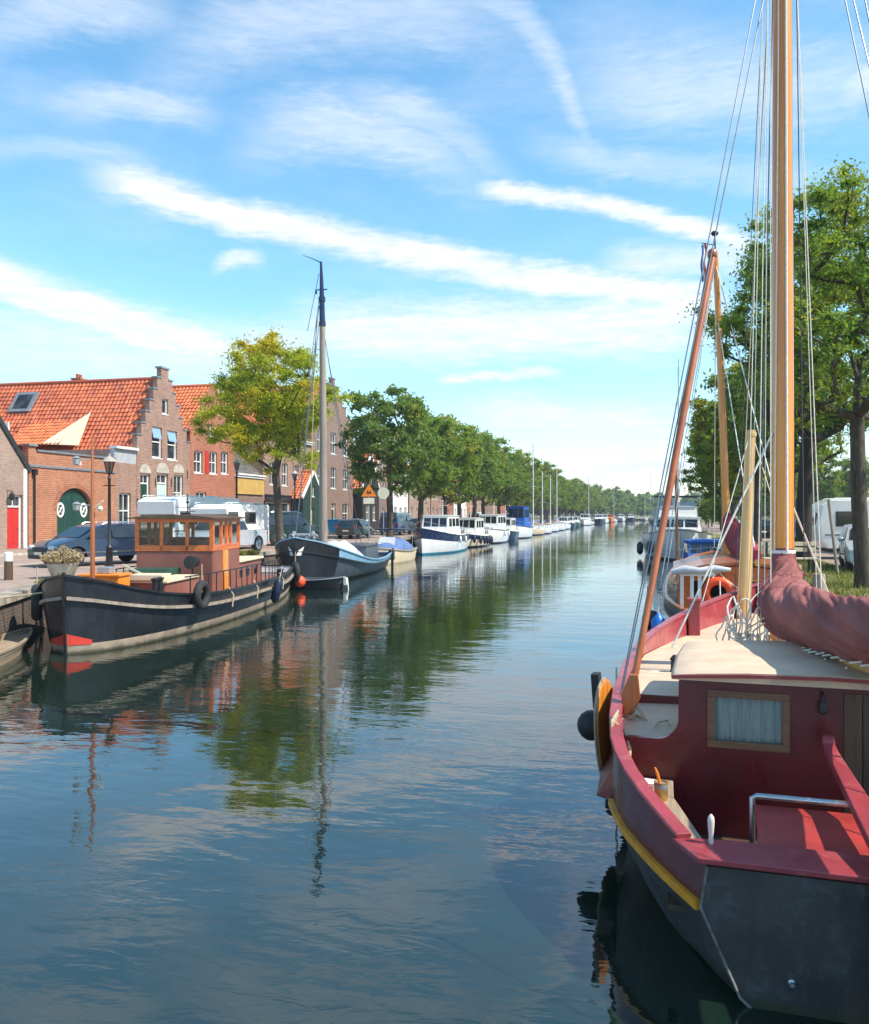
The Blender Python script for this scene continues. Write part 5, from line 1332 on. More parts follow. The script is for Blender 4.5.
# mast pole with two lanterns
mp=MB(); my=14.0; mp.tube([(.1,my,.9),(.1,my,3.1),(.1,my,4.75)],[.055,.05,.022],10); mpo=part('mast',mp,M['varnish_red'],tug)
for z_,sx in((4.2,-1),(3.15,-1)):
    l=MB(); l.tube([(.1,my,z_+.05),(.1+.28,my+.1,z_+.05)],.014,6); l.lathe([(.03,-.08),(.075,-.06),(.08,.06),(.10,.08),(.03,.13)],(.42,my+.12,z_),10); part('lantern',l,M['galv'],mpo)
tb=MB(); tb.ball((-.08,my,3.12),(.07,.07,.07),8); tb.tube([(.1,my,3.1),(-.15,my,3.3)],.02,6); part('cleat',tb,M['sign_pale'],mpo)
# aft cabin, funnel, rails, bollards
ac=MB(); ac.bb((-.85,3.1,.5),(.85,wy0-.5,1.42)); ao=part('aft_cabin',ac,M['tug_pink'],tug,bevel=.03)
a2=MB(); a2.bb((-.92,3.0,1.423),(.92,wy0-.44,1.50)); part('cabin_roof',a2,M['cream'],ao,bevel=.01)
a3=MB()
for y in(3.8,4.8,5.6):
    for sx in(-1,1): a3.box((sx*.853,y,1.1),(.012,.42,.34))
part('window',a3,M['pane_dark'],ao)
fu=MB(); fu.tube([(-.75,wy0-.22,.6),(-.75,wy0-.22,2.1),(-.68,wy0-.34,2.28),(-.55,wy0-.5,2.34)],[.11,.11,.12,.13],12); part('exhaust_pipe',fu,M['iron'],tug)
wv_=MB(); wv_.ball((-.35,wy0-.12,2.0),(.16,.14,.22),12); wv_.tube([(-.35,wy0-.12,1.6),(-.35,wy0-.12,2.0)],.09,10); part('ventilator',wv_,M['white'],tug)
rl=MB()
for sx in(-1,1):
    pts=[(sx*(s[1][-1][0]-.35),s[1][-1][2],1.42) for s in S if 3<s[0]<12.2]
    rl.tube(pts,.018,6)
    for p in pts[::2]: rl.tube([(p[0],p[1],.6),p],.016,6)
part('guard_rail',rl,M['iron'],tug)
for sx in(-1,1):
    for y in(2.2,12.9):
        bo=MB()
        x=sx*1.35 if y<5 else sx*1.05
        z0_=.62 if y<5 else 1.1
        for q in(0,.3): bo.lathe([(.07,0),(.07,.3),(.10,.32),(.10,.36),(.02,.38)],(x,y+q,z0_),12)
        bo.bb((x-.09,y-.12,z0_-.04),(x+.09,y+.42,z0_+.001))
        part('bollard',bo,M['iron'],tug)
fF=frame_of(TO,THD)
def on_hull(S,F,y,side,out=.1,z=None):
    s=min(S,key=lambda s:abs(s[0]-y))[1][-1]; p=Vector((side*(s[0]+out),y,z if z is not None else s[1])); return F@p
p=on_hull(S,fF,12.2,-1,.10,.98); t1=tyre_fender('black tyre hung on the tug side below its orange deck box',p); t1.rotation_euler=(0,0,-R(THD)-.12)
p=on_hull(S,fF,14.4,1,.14,1.0); t2=tyre_fender('black tyre at the tug bow on the quay side',p,R1=.30,r=.12); t2.rotation_euler=(0,0,-R(THD)+.5)
p=on_hull(S,fF,.6,-1,.12,.75); t3=tyre_fender('black tyre at the stern end of the tug',p,R1=.30,r=.12); t3.rotation_euler=(0,0,-R(THD)+.5)
p=on_hull(S,fF,6.3,-1,.18,.55); f=fender('boat_fender','long dark cylinder fender hanging slanted on the tug side aft',p,.14,.75,'fender_navy'); f.rotation_euler=(0,.25,0)
for k,y in enumerate((10.2,8.,4.8)):
    p=on_hull(S,fF,y,-1,.02,.9); 
    rb=MB(); a=fF.inverted()@p; rb.tube([a+Vector((.1,0,.12)),a+Vector((-.05,.03,-.1)),a+Vector((-.04,.1,-.42))],.02,5); part('lashing',rb,M['rope_tan'],tug)

# ================================================================ THE DARK SAILING BARGE
BO=(-15.1,45.4,0); BH=176.2
bg=thing('sailing_barge','dark bluff-bowed sailing barge with pale blue strake and one thick grey mast','sailing barge',BO,-R(BH))
S=shape(11.6,4.0,.85,.72,1.98,stern=.8,p=3.2,n=21,rubz=.72,keel=-.4,rake=.1,bowfull=1,boot=.12,wlf=.80)
part('hull',hull_mb(S,[1,1,1,2,0],0),[M['hull_blue'],M['hull_black'],M['hull_slate']],bg,sharp=45)
bowm=MB()
for sx in(-1,1):
    rows=[]
    for s in S:
        if s[0]<9.3: continue
        rows.append([(sx*(s[1][k][0]+.012),s[1][k][2]+.012,s[1][k][1]+(.01 if k==5 else 0)) for k in(3,4,5)])
    bowm.loft(rows,0,smooth=True)
part('bow_plating',bowm,M['hull_black'],bg,weld=False)
part('deck',deck_mb(S,.22),M['hull_slate'],bg); part('cap_rail',rail_mb(S,.10,.05,-1,0,.02),M['hull_blue'],bg); part('rubbing_strake',rail_mb(S,.08,.07,4,.03),M['iron'],bg)
# white wing mark on each side of the stem (follows the bow)
wk=MB()
sb_=[s for s in S if s[0]>11.0]
def bow_pt(f,z,sx):   # point on the bow surface a bit outside; f 0=stem..1
    y=11.6-.9*f*f-.0; s0=min(S,key=lambda s:abs(s[0]-y))
    lo=[s for s in S if s[0]<=y][-1]; hi=[s for s in S if s[0]>=y][0]; u=(y-lo[0])/max(1e-6,hi[0]-lo[0])
    a=[tuple(lo[1][k][c]*(1-u)+hi[1][k][c]*u for c in range(3)) for k in range(6)]
    for k in range(5):
        if a[k][1]<=z<=a[k+1][1]:
            v=(z-a[k][1])/(a[k+1][1]-a[k][1]); return Vector((sx*(a[k][0]*(1-v)+a[k+1][0]*v+.035),a[k][2]*(1-v)+a[k+1][2]*v+.045,z))
    return Vector((sx*(a[5][0]+.035),a[5][2]+.045,z))
for sx in(-1,1):
    pts=[bow_pt(.12,1.22,sx),bow_pt(.40,1.22,sx),bow_pt(.50,1.62,sx),bow_pt(.28,1.44,sx)]
    o_=sum(pts,Vector())/4; wk.add(pts,[(0,1,2,3)])
part('wing_mark',wk,M['white'],bg,weld=False)
m_=MB(); my=11.6-3.4
m_.tube([(-.2,my,.4),(-.2,my,6.5),(-.16,my,11.9)],[.20,.175,.13],14); mo=part('mast',m_,M['weathered'],bg)
m2=MB(); m2.tube([(-.16,my,11.9),(-.14,my,13.0),(-.12,my,14.0),(-.10,my+.02,14.75)],[.14,.12,.08,.05],10); m2.lathe([(.17,-.1),(.17,.1)],(-.14,my,13.0),10); m2.lathe([(.17,-.1),(.17,.1)],(-.16,my,11.85),10); part('masthead',m2,M['hull_navy'],mo)
vn=MB(); vn.tube([(-.1,my,14.7),(.25,my+.2,14.85),(.6,my+.6,14.92)],[.03,.02,.01],5); vn.tube([(-.4,my,13.45),(.15,my,13.45)],.03,5); vn.box((.10,my+.1,13.3),(.06,.06,.16)); part('wind_vane',vn,M['iron'],mo)
rg=MB()
for (a,b) in(((0,my,13.),(1.8,my-.5,.8)),((0,my,13.),(-1.8,my-.5,.8)),((0,my,12.7),(0,11.5,2.0)),((0,my,12.7),(-.2,1.,1.0)),((0,my,11.9),(1.0,my+.7,.9)),((0,my,14.2),(.5,my+.2,11.5))): rg.tube([a,b],.016,5)
part('rigging',rg,M['wire'],bg)
hy=MB(); hy.tube([(.35,my+.35,.9),(.22,my+.1,9),(.1,my,12.2)],.022,5); part('halyard',hy,M['rope_tan'],bg)
ch=cabin_mb(1.2,3.8,1.2,1.2,.5,1.35,.1,.05,.1); co=part('cabin',ch,M['hull_slate'],bg)
cv_=MB(); rows=[]
for y,w,h in((3.6,1.2,.8),(4.3,1.5,1.55),(5.2,1.55,1.35),(6.0,1.5,1.6),(6.8,1.35,.85)): rows.append([(x*w,y,.55+(h-.4)*(1-abs(x)**1.4)+.12*noise.noise(Vector((x*2,y,1)))) for x in(-1,-.7,-.4,-.1,.1,.4,.7,1)])
cv_.loft(rows,0,smooth=True); part('tarpaulin',cv_,M['cover_grey'],bg,weld=False)
wn=MB(); wn.lathe([(.12,-.5),(.2,-.48),(.2,-.4),(.1,-.38),(.1,.38),(.2,.4),(.2,.48),(.12,.5)],(0,10.4,2.05),12,axis='X'); wn.bb((-.3,10.3,1.6),(-.22,10.6,2.1)); wn.bb((.22,10.3,1.6),(.3,10.6,2.1)); part('anchor_winch',wn,M['galv'],bg)
cl=MB()
for x in(-.7,-.35,.4,.75): cl.torus((x,10.9,2.02),.09,.025,'Y',12,6)
part('mooring_ring',cl,M['galv'],bg)
aw=MB(); aw.tube([(-1.7,.6,.9),(-1.75,.2,1.1)],.05,6); aw.bb((-1.75,-.2,.45),(-1.45,.1,1.0)); aw.bb((-1.68,-.25,-.1),(-1.55,-.1,.45)); part('outboard_motor',aw,M['iron'],bg,bevel=.03)
# black rowing skiff with orange buoy in front of the barge
sk=thing('rowing_skiff','low black steel skiff lying across the bow of the dark sailing barge','rowing boat',(-14.2,31.9,0),-R(84))
S2=shape(2.75,1.15,.42,.38,.50,stern=.75,p=2.2,n=11,rubz=.8,keel=-.15,rake=.2,boot=.05)
part('hull',hull_mb(S2,[0,0,0,0,0]),M['hull_black'],sk); part('inner_deck',deck_mb(S2,.22,.04),M['hull_slate'],sk); part('gunwale',rail_mb(S2,.05,.035),M['galv'],sk)
th=MB(); th.box((0,1.,.32),(.9,.22,.03)); th.box((0,1.8,.34),(.75,.2,.03)); part('thwart',th,M['weathered'],sk)
p_=MB(); p_.bb((-.10,2.68,.16),(.10,2.82,.46)); p_.tube([(-.08,2.8,.45),(.10,2.9,-.05)],.03,6); part('bow_fender',p_,M['fender_white'],sk,bevel=.04)
bu=fender('mooring_buoy','round orange buoy between the tug stern and the black skiff',(-13.05,31.35,.34),.21,.4,'buoy_orange',rope=False,ball=True)
rigline('mooring_line','thin tan line from the tug stern to the orange buoy',[(-13.9,31.0,.8),(-13.2,31.65,.45)],.012,'rope_tan',sag=.15)

# ================================================================ THE LEFT ROW OF BOATS
# cream day boat under a blue cover
db=thing('day_boat','small cream day boat under a blue canvas cover, just beyond the dark barge','motor boat',(-15.35,54.3,0),-R(178))
S=shape(6.2,2.3,.78,.70,1.0,stern=.85,p=2.6,rake=.2,rubz=.8,bowfull=1)
part('hull',hull_mb(S,[0,0,0,0,0]),M['cream'],db); part('deck',deck_mb(S,.1),M['cream'],db); part('rubbing_strake',rail_mb(S,.08,.06,-1,.02),M['boot_tan'],db)
cv_=MB(); rows=[]
for y,w,h in((.5,.85,.75),(.9,.98,1.25),(1.9,1.0,1.5),(3.0,1.0,1.62),(4.0,.92,1.3),(4.8,.75,.85)): rows.append([(math.cos(a)*w,y,.62+(h-.62)*max(0,math.sin(a))**.75) for a in [PI*k/12 for k in range(13)]])
cv_.loft(rows,0,smooth=True,caps=True); part('canvas_cover',cv_,M['cover_blue'],db,weld=False)
wi=MB(); wi.add([(-.55,4.12,1.02),(.55,4.12,1.02),(.5,3.72,1.5),(-.5,3.72,1.5)],[(0,1,2,3)]); part('vinyl_window',wi,M['cover_grey'],db,loc=(0,.1,.08))
bi=MB(); bi.bb((-1.0,1.0,2.0),(1.0,3.2,2.07)); 
part('bimini_top',bi,M['hull_navy'],db,bevel=.02)
bp_=MB()
for sx in(-1,1):
    for y in(1.1,3.1): bp_.tube([(sx*.98,y+.3,.75),(sx*.98,y,2.0)],.018,6)
part('bimini_frame',bp_,M['steel'],db)
r,S=motor_cruiser('white motor cruiser with a navy upper band and turquoise waterline on the left',-15.55,70.8,180,10.8,3.35,'white_gloss','hull_navy',(1.25,1.3,1.95),(.30,.62),(1.35,2.85),boot='antifoul_cyan',mast=1.2,flag=True,fcol='fender_navy')
side_fenders((-15.55,70.8,0),180,S,[5,8],-1,'fender_white','white fender on the navy-banded cruiser','fenders on the navy-banded cruiser')
r,S=motor_cruiser('white cabin boat ringed with dark blue fenders behind the navy-banded cruiser',-15.3,81.5,182,8.6,3.0,'cream','hull_navy',(1.0,1.,1.4),(.34,.66),(1.05,2.6),boot='hull_navy',mast=1.6,flag=True)
side_fenders((-15.3,81.5,0),182,S,[3,5,7,9,11,13],-1,'fender_navy','dark fender on the cream cabin boat, counted from its stern','dark blue fenders on the cream cabin boat',r=.14,h=.65,zoff=-.45)
r,S=motor_cruiser('boxy white wheelhouse boat with big square windows, third cruiser of the left row',-15.3,92.5,180,9.4,3.2,'white_gloss',None,(1.3,1.3,1.6),(.18,.66),(1.2,2.9),boot='hull_navy',mast=1.3)
side_fenders((-15.3,92.5,0),180,S,[5,9],-1,'fender_white','white fender on the boxy wheelhouse boat','fenders on the boxy wheelhouse boat')
r,S=motor_cruiser('small white boat with black fenders wedged before the blue-covered boat',-15.2,100.8,180,7.4,2.8,'hull_navy',None,(1.0,1.,1.3),(.3,.66),(1.0,2.5),mast=.8)
r,S=motor_cruiser('white boat with a tall bright blue canvas hood on the left row',-15.1,111.5,180,9.6,3.4,'white_gloss',None,(1.3,1.3,1.7),(.36,.68),(1.2,3.9),top='cover_bright',canopy=('cover_bright',3.0),mast=0,boot='hull_navy')
sailboat('tallest-masted white yacht of the left row, just past the blue-hooded boat',-15.0,127.5,180,9.,2.9,'cream',13.9)
sailboat('white yacht close beside the tallest mast on the left row',-14.6,135.,180,8.,2.6,'white_gloss',9.5,'cover_bright')
sailboat('white yacht with a blue sail cover halfway down the left row',-14.8,161,180,9.,2.9,'white_gloss',11.3)
sailboat('yacht just nearer than the half-way mast, white hull',-14.8,149,180,8.,2.6,'white_gloss',9.6,'cover_dark')
r,S=motor_cruiser('low white motor boat between the far yachts on the left',-14.9,174,180,8,2.8,'white_gloss',None,(1.,1.,1.3),(.3,.62),(1.,2.4),mast=.8,pulpit=False)
r,S=motor_cruiser('dark blue motor boat between the far yachts on the left',-14.9,188,180,8,2.8,'hull_navy',None,(1.,1.,1.3),(.3,.62),(1.,2.4),mast=.8,pulpit=False)
r,S=motor_cruiser('little green-hulled boat beyond the dark blue one on the left',-14.9,203,180,8,2.8,'hull_green',None,(1.,1.,1.3),(.3,.62),(1.,2.4),mast=.8,pulpit=False)
r,S=motor_cruiser('broad white cabin cruiser at the foot of the single tall mast in the distance',-14.3,233,180,10,3.6,'white_gloss',None,(1.3,1.3,1.6),(.3,.62),(1.3,3.0),mast=.8,pulpit=False)
sailboat('distant yacht with the single tall mast on the left row',-14.2,249,180,9.5,3.,'white_gloss',14.2)
for i,(x,y,h,lab,k) in enumerate([(-13.6,272,'hull_navy','distant blue motor boat before the orange-red one','m'),(-12.8,292,'white_gloss','distant white motor boat before the orange-red one','m'),(-11.8,318,'orange_box','distant orange-red workboat on the left','m'),(-8.5,352,'white_gloss','distant white boat beyond the orange-red workboat','m'),(-5.,378,'hull_navy','far blue boat near the end of the canal','m'),(1.5,405,'white_gloss','far white yacht at the canal end, left one','s'),(6.,425,'boot_red','far red-hulled boat at the canal end','m'),(12.,438,'white_gloss','far white boat beside the far red hull','m'),(15.5,455,'white_gloss','far white yacht at the canal end, right one','s'),(-10.3,335,'white_gloss','distant yacht standing beyond the orange-red workboat','s')]):
    if k=='m': motor_cruiser(lab,x,y,170,10,3.6,h,None,(1.2,1.2,1.6),(.3,.66),(1.2,2.9),mast=.6,pulpit=False,top='white_gloss' if h!='orange_box' else 'orange_box',group='far boats at the end of the canal')
    else: sailboat(lab,x,y,175,9,3,h,12.5,group='far yachts at the end of the canal')
# small grey work boat whose tip shows at the lower left
wp=thing('work_punt','flat grey wooden punt tucked under the tug bow at the lower left','punt',(-12.05,12.3,0),-R(-20))
S=shape(4.9,1.05,.32,.28,.36,stern=.9,p=2.,n=13,rubz=.7,keel=-.12,rake=.4)
part('hull',hull_mb(S,[0,0,0,0,0]),M['weathered_h'],wp); part('deck',deck_mb(S,.10,.04,.01),M['weathered_h'],wp); part('gunwale',rail_mb(S,.06,.04),M['weathered_h'],wp)
rigline('mooring_line','brown mooring rope from the tug bow sagging to the left quay',[(-12.15,16.5,1.42),(-14.9,15.3,1.17)],.022,'rope_tan',sag=.12)
rigline('mooring_line','pale rope from the quay edge down to the grey punt',[(-13.95,16.0,1.16),(-12.6,13.9,.38)],.018,'rope',sag=.05)
# ================================================================ RIGHT BANK: WHITE MOTOR YACHT
r,S=motor_cruiser('large white motor yacht with a flybridge and dark bimini, bow towards us on the right',2.45,68.6,180,12.6,4.8,'white_gloss',None,(1.55,1.55,2.0),(.30,.66),(1.6,2.75),boot='hull_slate',mast=0,fly=True,group=None,name='motor_yacht',cat='motor yacht')
side_fenders((2.45,68.6,0),180,S,[10,13],1,'fender_navy','black fender on the canal side of the white motor yacht','fenders of the white motor yacht',r=.22,h=.85,zoff=-1.0)
rn=MB(); rn.tube([(1.75,4.9,1.7),(1.75,4.9,5.9)],.022,6); part('whip_antenna',rn,M['white'],r)
sailboat('tall dark-masted sailing boat behind the white motor yacht',3.6,92,180,10,3.2,'hull_navy',18.2,'cover_dark',group=None)
# small boat with blue cover between the yacht and the wooden barge
r,S=motor_cruiser('small white open boat with a blue canvas hood between yacht and wooden barge',2.9,44.,180,6.6,2.4,'white_gloss',None,(.8,.8,1.05),(.3,.55),(.8,1.75),top='cover_bright',fore=False,mast=0,group=None)

# ================================================================ THE WOODEN BARGE WITH THE LIFEBUOY
WO=(1.95,17.3,0); WH=2.0
wd=thing('wooden_sailing_barge','dark wooden sailing barge with varnished cabin and orange lifebuoy moored ahead of the red boat','sailing barge',WO,-R(WH))
S=shape(12.5,3.05,1.12,1.05,1.75,stern=.74,p=2.8,n=21,rubz=.72,keel=-.4,rake=.2,bowfull=1,boot=.1,wlf=.8)
part('hull',hull_mb(S,[0,0,0,0,1],1),[M['hull_black'],M['hull_slate']],wd,sharp=45)
part('deck',deck_mb(S,.28),M['weathered_h'],wd); part('cap_rail',rail_mb(S,.10,.05),M['varnish_red'],wd); part('rubbing_strake',rail_mb(S,.08,.08,4,.03),M['oak_dark'],wd)
nb=MB(); nb.box((-.62,-.012,.88),(.62,.03,.20)); nbo=part('name_board',nb,M['varnish'],wd,bevel=.01)
def text(parent,body,size,loc,rot,m,name='lettering',extr=.004):
    cu=bpy.data.curves.new(name,'FONT'); cu.body=body; cu.size=size; cu.extrude=extr; cu.align_x='CENTER'; cu.align_y='CENTER'
    o=bpy.data.objects.new(name,cu); COL.objects.link(o); dg=bpy.context.evaluated_depsgraph_get()
    me=bpy.data.meshes.new_from_object(o.evaluated_get(dg)); bpy.data.objects.remove(o)
    me.materials.clear(); me.materials.append(m); ob=bpy.data.objects.new(name,me); COL.objects.link(ob); ob.parent=parent; ob.location=loc; ob.rotation_euler=rot; return ob
ltr=MB()   # worn, unreadable carved letters: short strokes only, as in the photograph
for k,(x,h) in enumerate(((-.82,.11),(-.74,.08),(-.67,.08),(-.60,.10),(-.52,.08),(-.45,.08),(-.39,.10))): ltr.box((x,-.031,.88),(.018,.006,h)); ltr.box((x+.02,-.031,.88+(h/2-.01)*(-1)**k),(.04,.006,.016))
part('lettering',ltr,M['oak_dark'],nbo)
# varnished cabin: aft wall at y=1.35
cw=MB(); pts=[(-1.22,.72),(1.22,.72),(1.22,1.72),(.7,1.86),(0,1.92),(-.7,1.86),(-1.22,1.72)]
cw.prism(pts,1.35,5.2,'XZ'); cb=part('cabin',cw,M['varnish_h'],wd)
rf=MB(); rows=[]
for y in(1.2,5.35): rows.append([(x,y,z) for x,z in((-1.32,1.72),(-.7,1.89),(0,1.95),(.7,1.89),(1.32,1.72),(1.32,1.78),(.7,1.95),(0,2.01),(-.7,1.95),(-1.32,1.78))])
rf.loft(rows,0,closed=True,caps=True,smooth=False); part('cabin_roof',rf,M['varnish_red'],cb)
pw=MB()
for x0,x1 in((-.95,-.25),(.05,.95)): pw.bb((x0,1.335,1.25),(x1,1.349,1.6))
for sx in(-1,1):
    for y in(2.2,3.2,4.2): pw.box((sx*1.222,y,1.35),(.012,.6,.3))
for f0 in range(0,len(pw.f),6):
    part('window',MB().add([pw.v[i] for i in range(f0//6*8,f0//6*8+8)],[[j-f0//6*8 for j in q] for q in pw.f[f0:f0+6]]),M['pane_dark'],cb)
wf=MB()
for x0,x1 in((-.95,-.25),(.05,.95)):
    wf.bb((x0-.05,1.32,1.2),(x1+.05,1.348,1.249)); wf.bb((x0-.05,1.32,1.601),(x1+.05,1.348,1.65)); wf.bb((x0-.05,1.322,1.25),(x0-.001,1.348,1.6)); wf.bb((x1+.001,1.322,1.25),(x1+.05,1.348,1.6))
part('window_frame',wf,M['varnish'],cb)
lb=thing('lifebuoy','orange horseshoe lifebuoy hanging on the varnished cabin end','lifebuoy',WO,-R(WH))
b=MB(); b.torus((-.42,1.22,1.36),.25,.088,'Y',26,10,arc=(-PI/2+.42,1.5*PI-.42)); part('ring',b,M['buoy_orange'],lb)
b=MB(); b.tube([(-.6,1.2,1.6),(-.42,1.25,1.80),(-.22,1.2,1.58)],.014,5); b.tube([(-.40,1.12,1.62),(-.38,1.12,1.0)],.014,5); b.tube([(-.22,1.2,1.6),(-.05,1.15,1.48),(.2,1.1,1.52)],.014,5); part('grab_line',b,M['rope'],lb)
# white gallows / canvas clutter on the port side
gw=MB()
for x in(-1.15,-.95,-.80): gw.bb((x-.035,1.0,.8),(x+.035,1.06,1.72))
gw.bb((-1.2,.96,1.72),(-.5,1.1,1.78)); part('white_stanchion',gw,M['white'],wd)
cc=MB(); rows=[]
for k in range(9):
    x=-1.3+k*.17; rows.append([(x+.03*math.sin(j*1.7+k),.9+.35*math.cos(j*PI/4),1.84+.10*math.sin(j*PI/4)*(1+.5*math.sin(k*2.1))+.04*k*.4) for j in range(8)])
cc=MB(); cc.tube([(-1.35,.95,1.80),(-1.1,.9,1.86),(-.8,.95,1.83),(-.5,.92,1.88),(-.2,1.0,1.86)],[.05,.09,.07,.08,.04],10); part('rolled_canvas',cc,M['cover_grey'],wd)
ll=MB(); P=[(.30*math.cos(a)*(1.15 if math.sin(a)>0 else 1),.62*math.sin(a)) for a in [2*PI*k/20 for k in range(20)]]
ll.prism([(y+2.4,z+.80) for y,z in P],-1.72,-1.66,'YZ'); lo=part('leeboard',ll,M['weathered_h'],wd,bevel=.01); lo.rotation_euler=(0,0,R(4))
m_=MB(); m_.tube([(0,6.0,.7),(.0,6.0,3.2),(-.12,5.95,6.5),(-.26,5.9,9.7)],[.11,.105,.09,.065],12); part('mast',m_,M['varnish'],wd)
fl=MB(); fl.tube([(-.26,5.9,9.6),(-.28,5.9,10.3)],.02,5); fl.ball((-.28,5.9,10.3),(.10,.10,.07),8); fl.tube([(-.28,5.9,10.0),(-.62,5.8,10.05)],.012,5); fo=part('flag_staff',fl,M['iron'],wd)
for k,mm in enumerate(('flag_red','flag_white','flag_blue')):
    f=MB(); rows=[]
    for q in range(9): rows.append([(-.50-.035*k+.02*math.sin(q*1.1),5.8+.03*math.sin(q*.8+k),10.05-q*.12-.02*k),(-.55-.035*k+.02*math.sin(q*1.1),5.8+.03*math.sin(q*.8+k+1),10.03-q*.12-.02*k)])
    f.loft(rows,0); part('pennant_stripe',f,M[mm],fo)
sb_=MB()
rows=[];n=26
path=[(.02,5.6,3.0,.05),(.05,5.5,2.8,.16),(.12,5.2,2.55,.26),(.22,4.8,2.35,.30),(.3,4.3,2.2,.30),(.33,3.8,2.12,.27),(.33,3.2,2.1,.24),(.33,2.5,2.12,.2),(.33,1.8,2.14,.16),(.33,1.3,2.15,.1)]
for k,(x,y,z,rr) in enumerate(path):
    rows.append([(x+rr*math.cos(2*PI*j/n)*(1+.16*noise.noise(Vector((j*.6,k*.7,2)))),y,z+rr*math.sin(2*PI*j/n)*(1.1+.2*noise.noise(Vector((j*.6,k*.7,5))))) for j in range(n)])
sb_.loft(rows,0,closed=True,caps=True,smooth=True); part('furled_sail',sb_,M['sail_red'],wd)
gf=MB(); gf.tube([(.33,5.6,1.98),(.33,1.0,2.0)],.07,8); part('boom',gf,M['varnish'],wd)
rg=MB()
for a,b in(((-.26,5.9,9.6),(-1.65,5.2,1.1)),((-.26,5.9,9.6),(1.65,5.2,1.1)),((-.26,5.9,9.5),(-1.55,4.6,1.1)),((-.26,5.9,9.5),(1.0,1.2,2.0)),((-.26,5.9,9.6),(0,12.3,1.9)),((-.2,5.9,8),(.33,1.6,2.2))): rg.tube([a,b],.012,5)
part('rigging',rg,M['rope'],wd)
mm_=MB(); mm_.tube([(-1.2,8.5,1.1),(-1.25,8.5,5.0)],.045,8); part('boat_hook_pole',mm_,M['varnish_red'],wd)
fW=frame_of(WO,WH)
fender('boat_fender','bright blue fender hanging on the wooden barge beside its leeboard',fW@Vector((-1.62,.9,.62)),.15,.55,'fender_blue')
fender('boat_fender','navy ball fender at the quarter of the wooden barge',fW@Vector((-1.78,1.5,.72)),.2,.4,'fender_navy',ball=True)

# ================================================================ THE RED SAILING BOAT IN FRONT
RO=(1.3,5.45,0); RH=4.0
RF=frame_of(RO,RH); RI=RF.inverted()
def wl(x,y,z): return RI@Vector((x,y,z))
rb=thing('red_sailing_boat','maroon and dark grey sailing boat with a tall varnished mast in the right foreground','sailing boat',RO,-R(RH))
ST_=[(0,.71,.05,.94,.57,.90,.84),(.25,.84,.03,1.08,.57,1.06,.885),(.5,.95,.02,1.22,.58,1.20,.94),(.75,1.07,.0,1.35,.595,1.34,1.0),(1.0,1.18,0,1.47,.61,1.46,1.06),(1.25,1.26,0,1.56,.635,1.55,1.12),(1.5,1.33,0,1.63,.66,1.61,1.17),(2.0,1.40,0,1.69,.70,1.67,1.24),(2.7,1.46,0,1.73,.74,1.71,1.31),(4,1.5,0,1.75,.80,1.72,1.37),(5.2,1.47,0,1.70,.84,1.67,1.40),(6.2,1.36,0,1.60,.90,1.57,1.42),(7.2,1.12,0,1.38,.98,1.37,1.47),(8.0,.86,0,1.14,1.05,1.15,1.52),(8.7,.6,0,.88,1.12,.90,1.57),(9.4,.33,0,.56,1.2,.60,1.63),(10.,.12,0,.27,1.28,.32,1.69),(10.4,.03,0,.08,1.33,.12,1.73),(10.6,.01,0,.012,1.36,.012,1.75)]
def rbsec(s):
    y,wx,wz,rx,rz,tx,tz=s
    kz=-.32+.25*max(0,(y-7)/3.6)
    return [(0.001,kz,y),(wx*.6,-.2,y),(wx,wz,y),(rx,rz,y),(tx,tz,y)]
RS=[(s[0],rbsec(s)) for s in ST_]
hm=MB()
for sx in(-1,1):
    for k in range(4):
        rows=[]
        for s in RS:
            a,b=s[1][k],s[1][k+1]; nsub=4 if k>=2 else 1
            rows.append([(sx*(a[0]+(b[0]-a[0])*q/nsub+(.035*math.sin(PI*q/nsub) if k==2 else 0)*min(1,s[0]/1.0)),a[2],a[1]+(b[1]-a[1])*q/nsub) for q in range(nsub+1)])
        hm.loft(rows,1 if k==3 else 0,smooth=True)
s=RS[0][1]
# transom: slightly raked flat plate
tr=MB()
out=[(-s[4][0],s[4][1]-.012),(-s[3][0],s[3][1]),(-s[2][0],s[2][1]),(-s[1][0],s[1][1]),(0,s[0][1]),(s[1][0],s[1][1]),(s[2][0],s[2][1]),(s[3][0],s[3][1]),(s[4][0],s[4][1]-.012)]
tr.prism(out,-.02,.03,'XZ')
part('hull',hm,[M['hull_grey'],M['maroon']],rb,sharp=30)
part('transom',tr,M['hull_grey'],rb,bevel=.008)
wd_=MB()  # weld seam round the transom
wd_.tube([(x,-.022,z) for x,z in out],.010,6); part('weld_seam',wd_,mat('worn_edge_paint',(.20,.19,.17),.7,var=.5,vs=14),rb)
bt=MB(); bt.lathe([(.0,-.0),(.022,-.0),(.022,-.03),(.013,-.035),(.013,-.055),(.0,-.055)],(-.42,-.02,.20),10,axis='Y'); part('drain_fitting',bt,M['steel'],rb)
ys_=MB(); ys_.sweep([(-(q[1][3][0]+.012),q[1][3][2]-.0,q[1][3][1]+.0) for q in RS[:7]],[(-.022,-.028),(.022,-.028),(.03,0),(.022,.028),(-.022,.028)],smooth=False)
part('rubbing_strip',ys_,M['ochre_strip'],rb)
ys_=MB(); ys_.sweep([((q[1][3][0]+.012),q[1][3][2]-.0,q[1][3][1]+.0) for q in RS[:7]],[(-.022,-.028),(.022,-.028),(.03,0),(.022,.028),(-.022,.028)],smooth=False); part('rubbing_strip',ys_,M['ochre_strip'],rb)
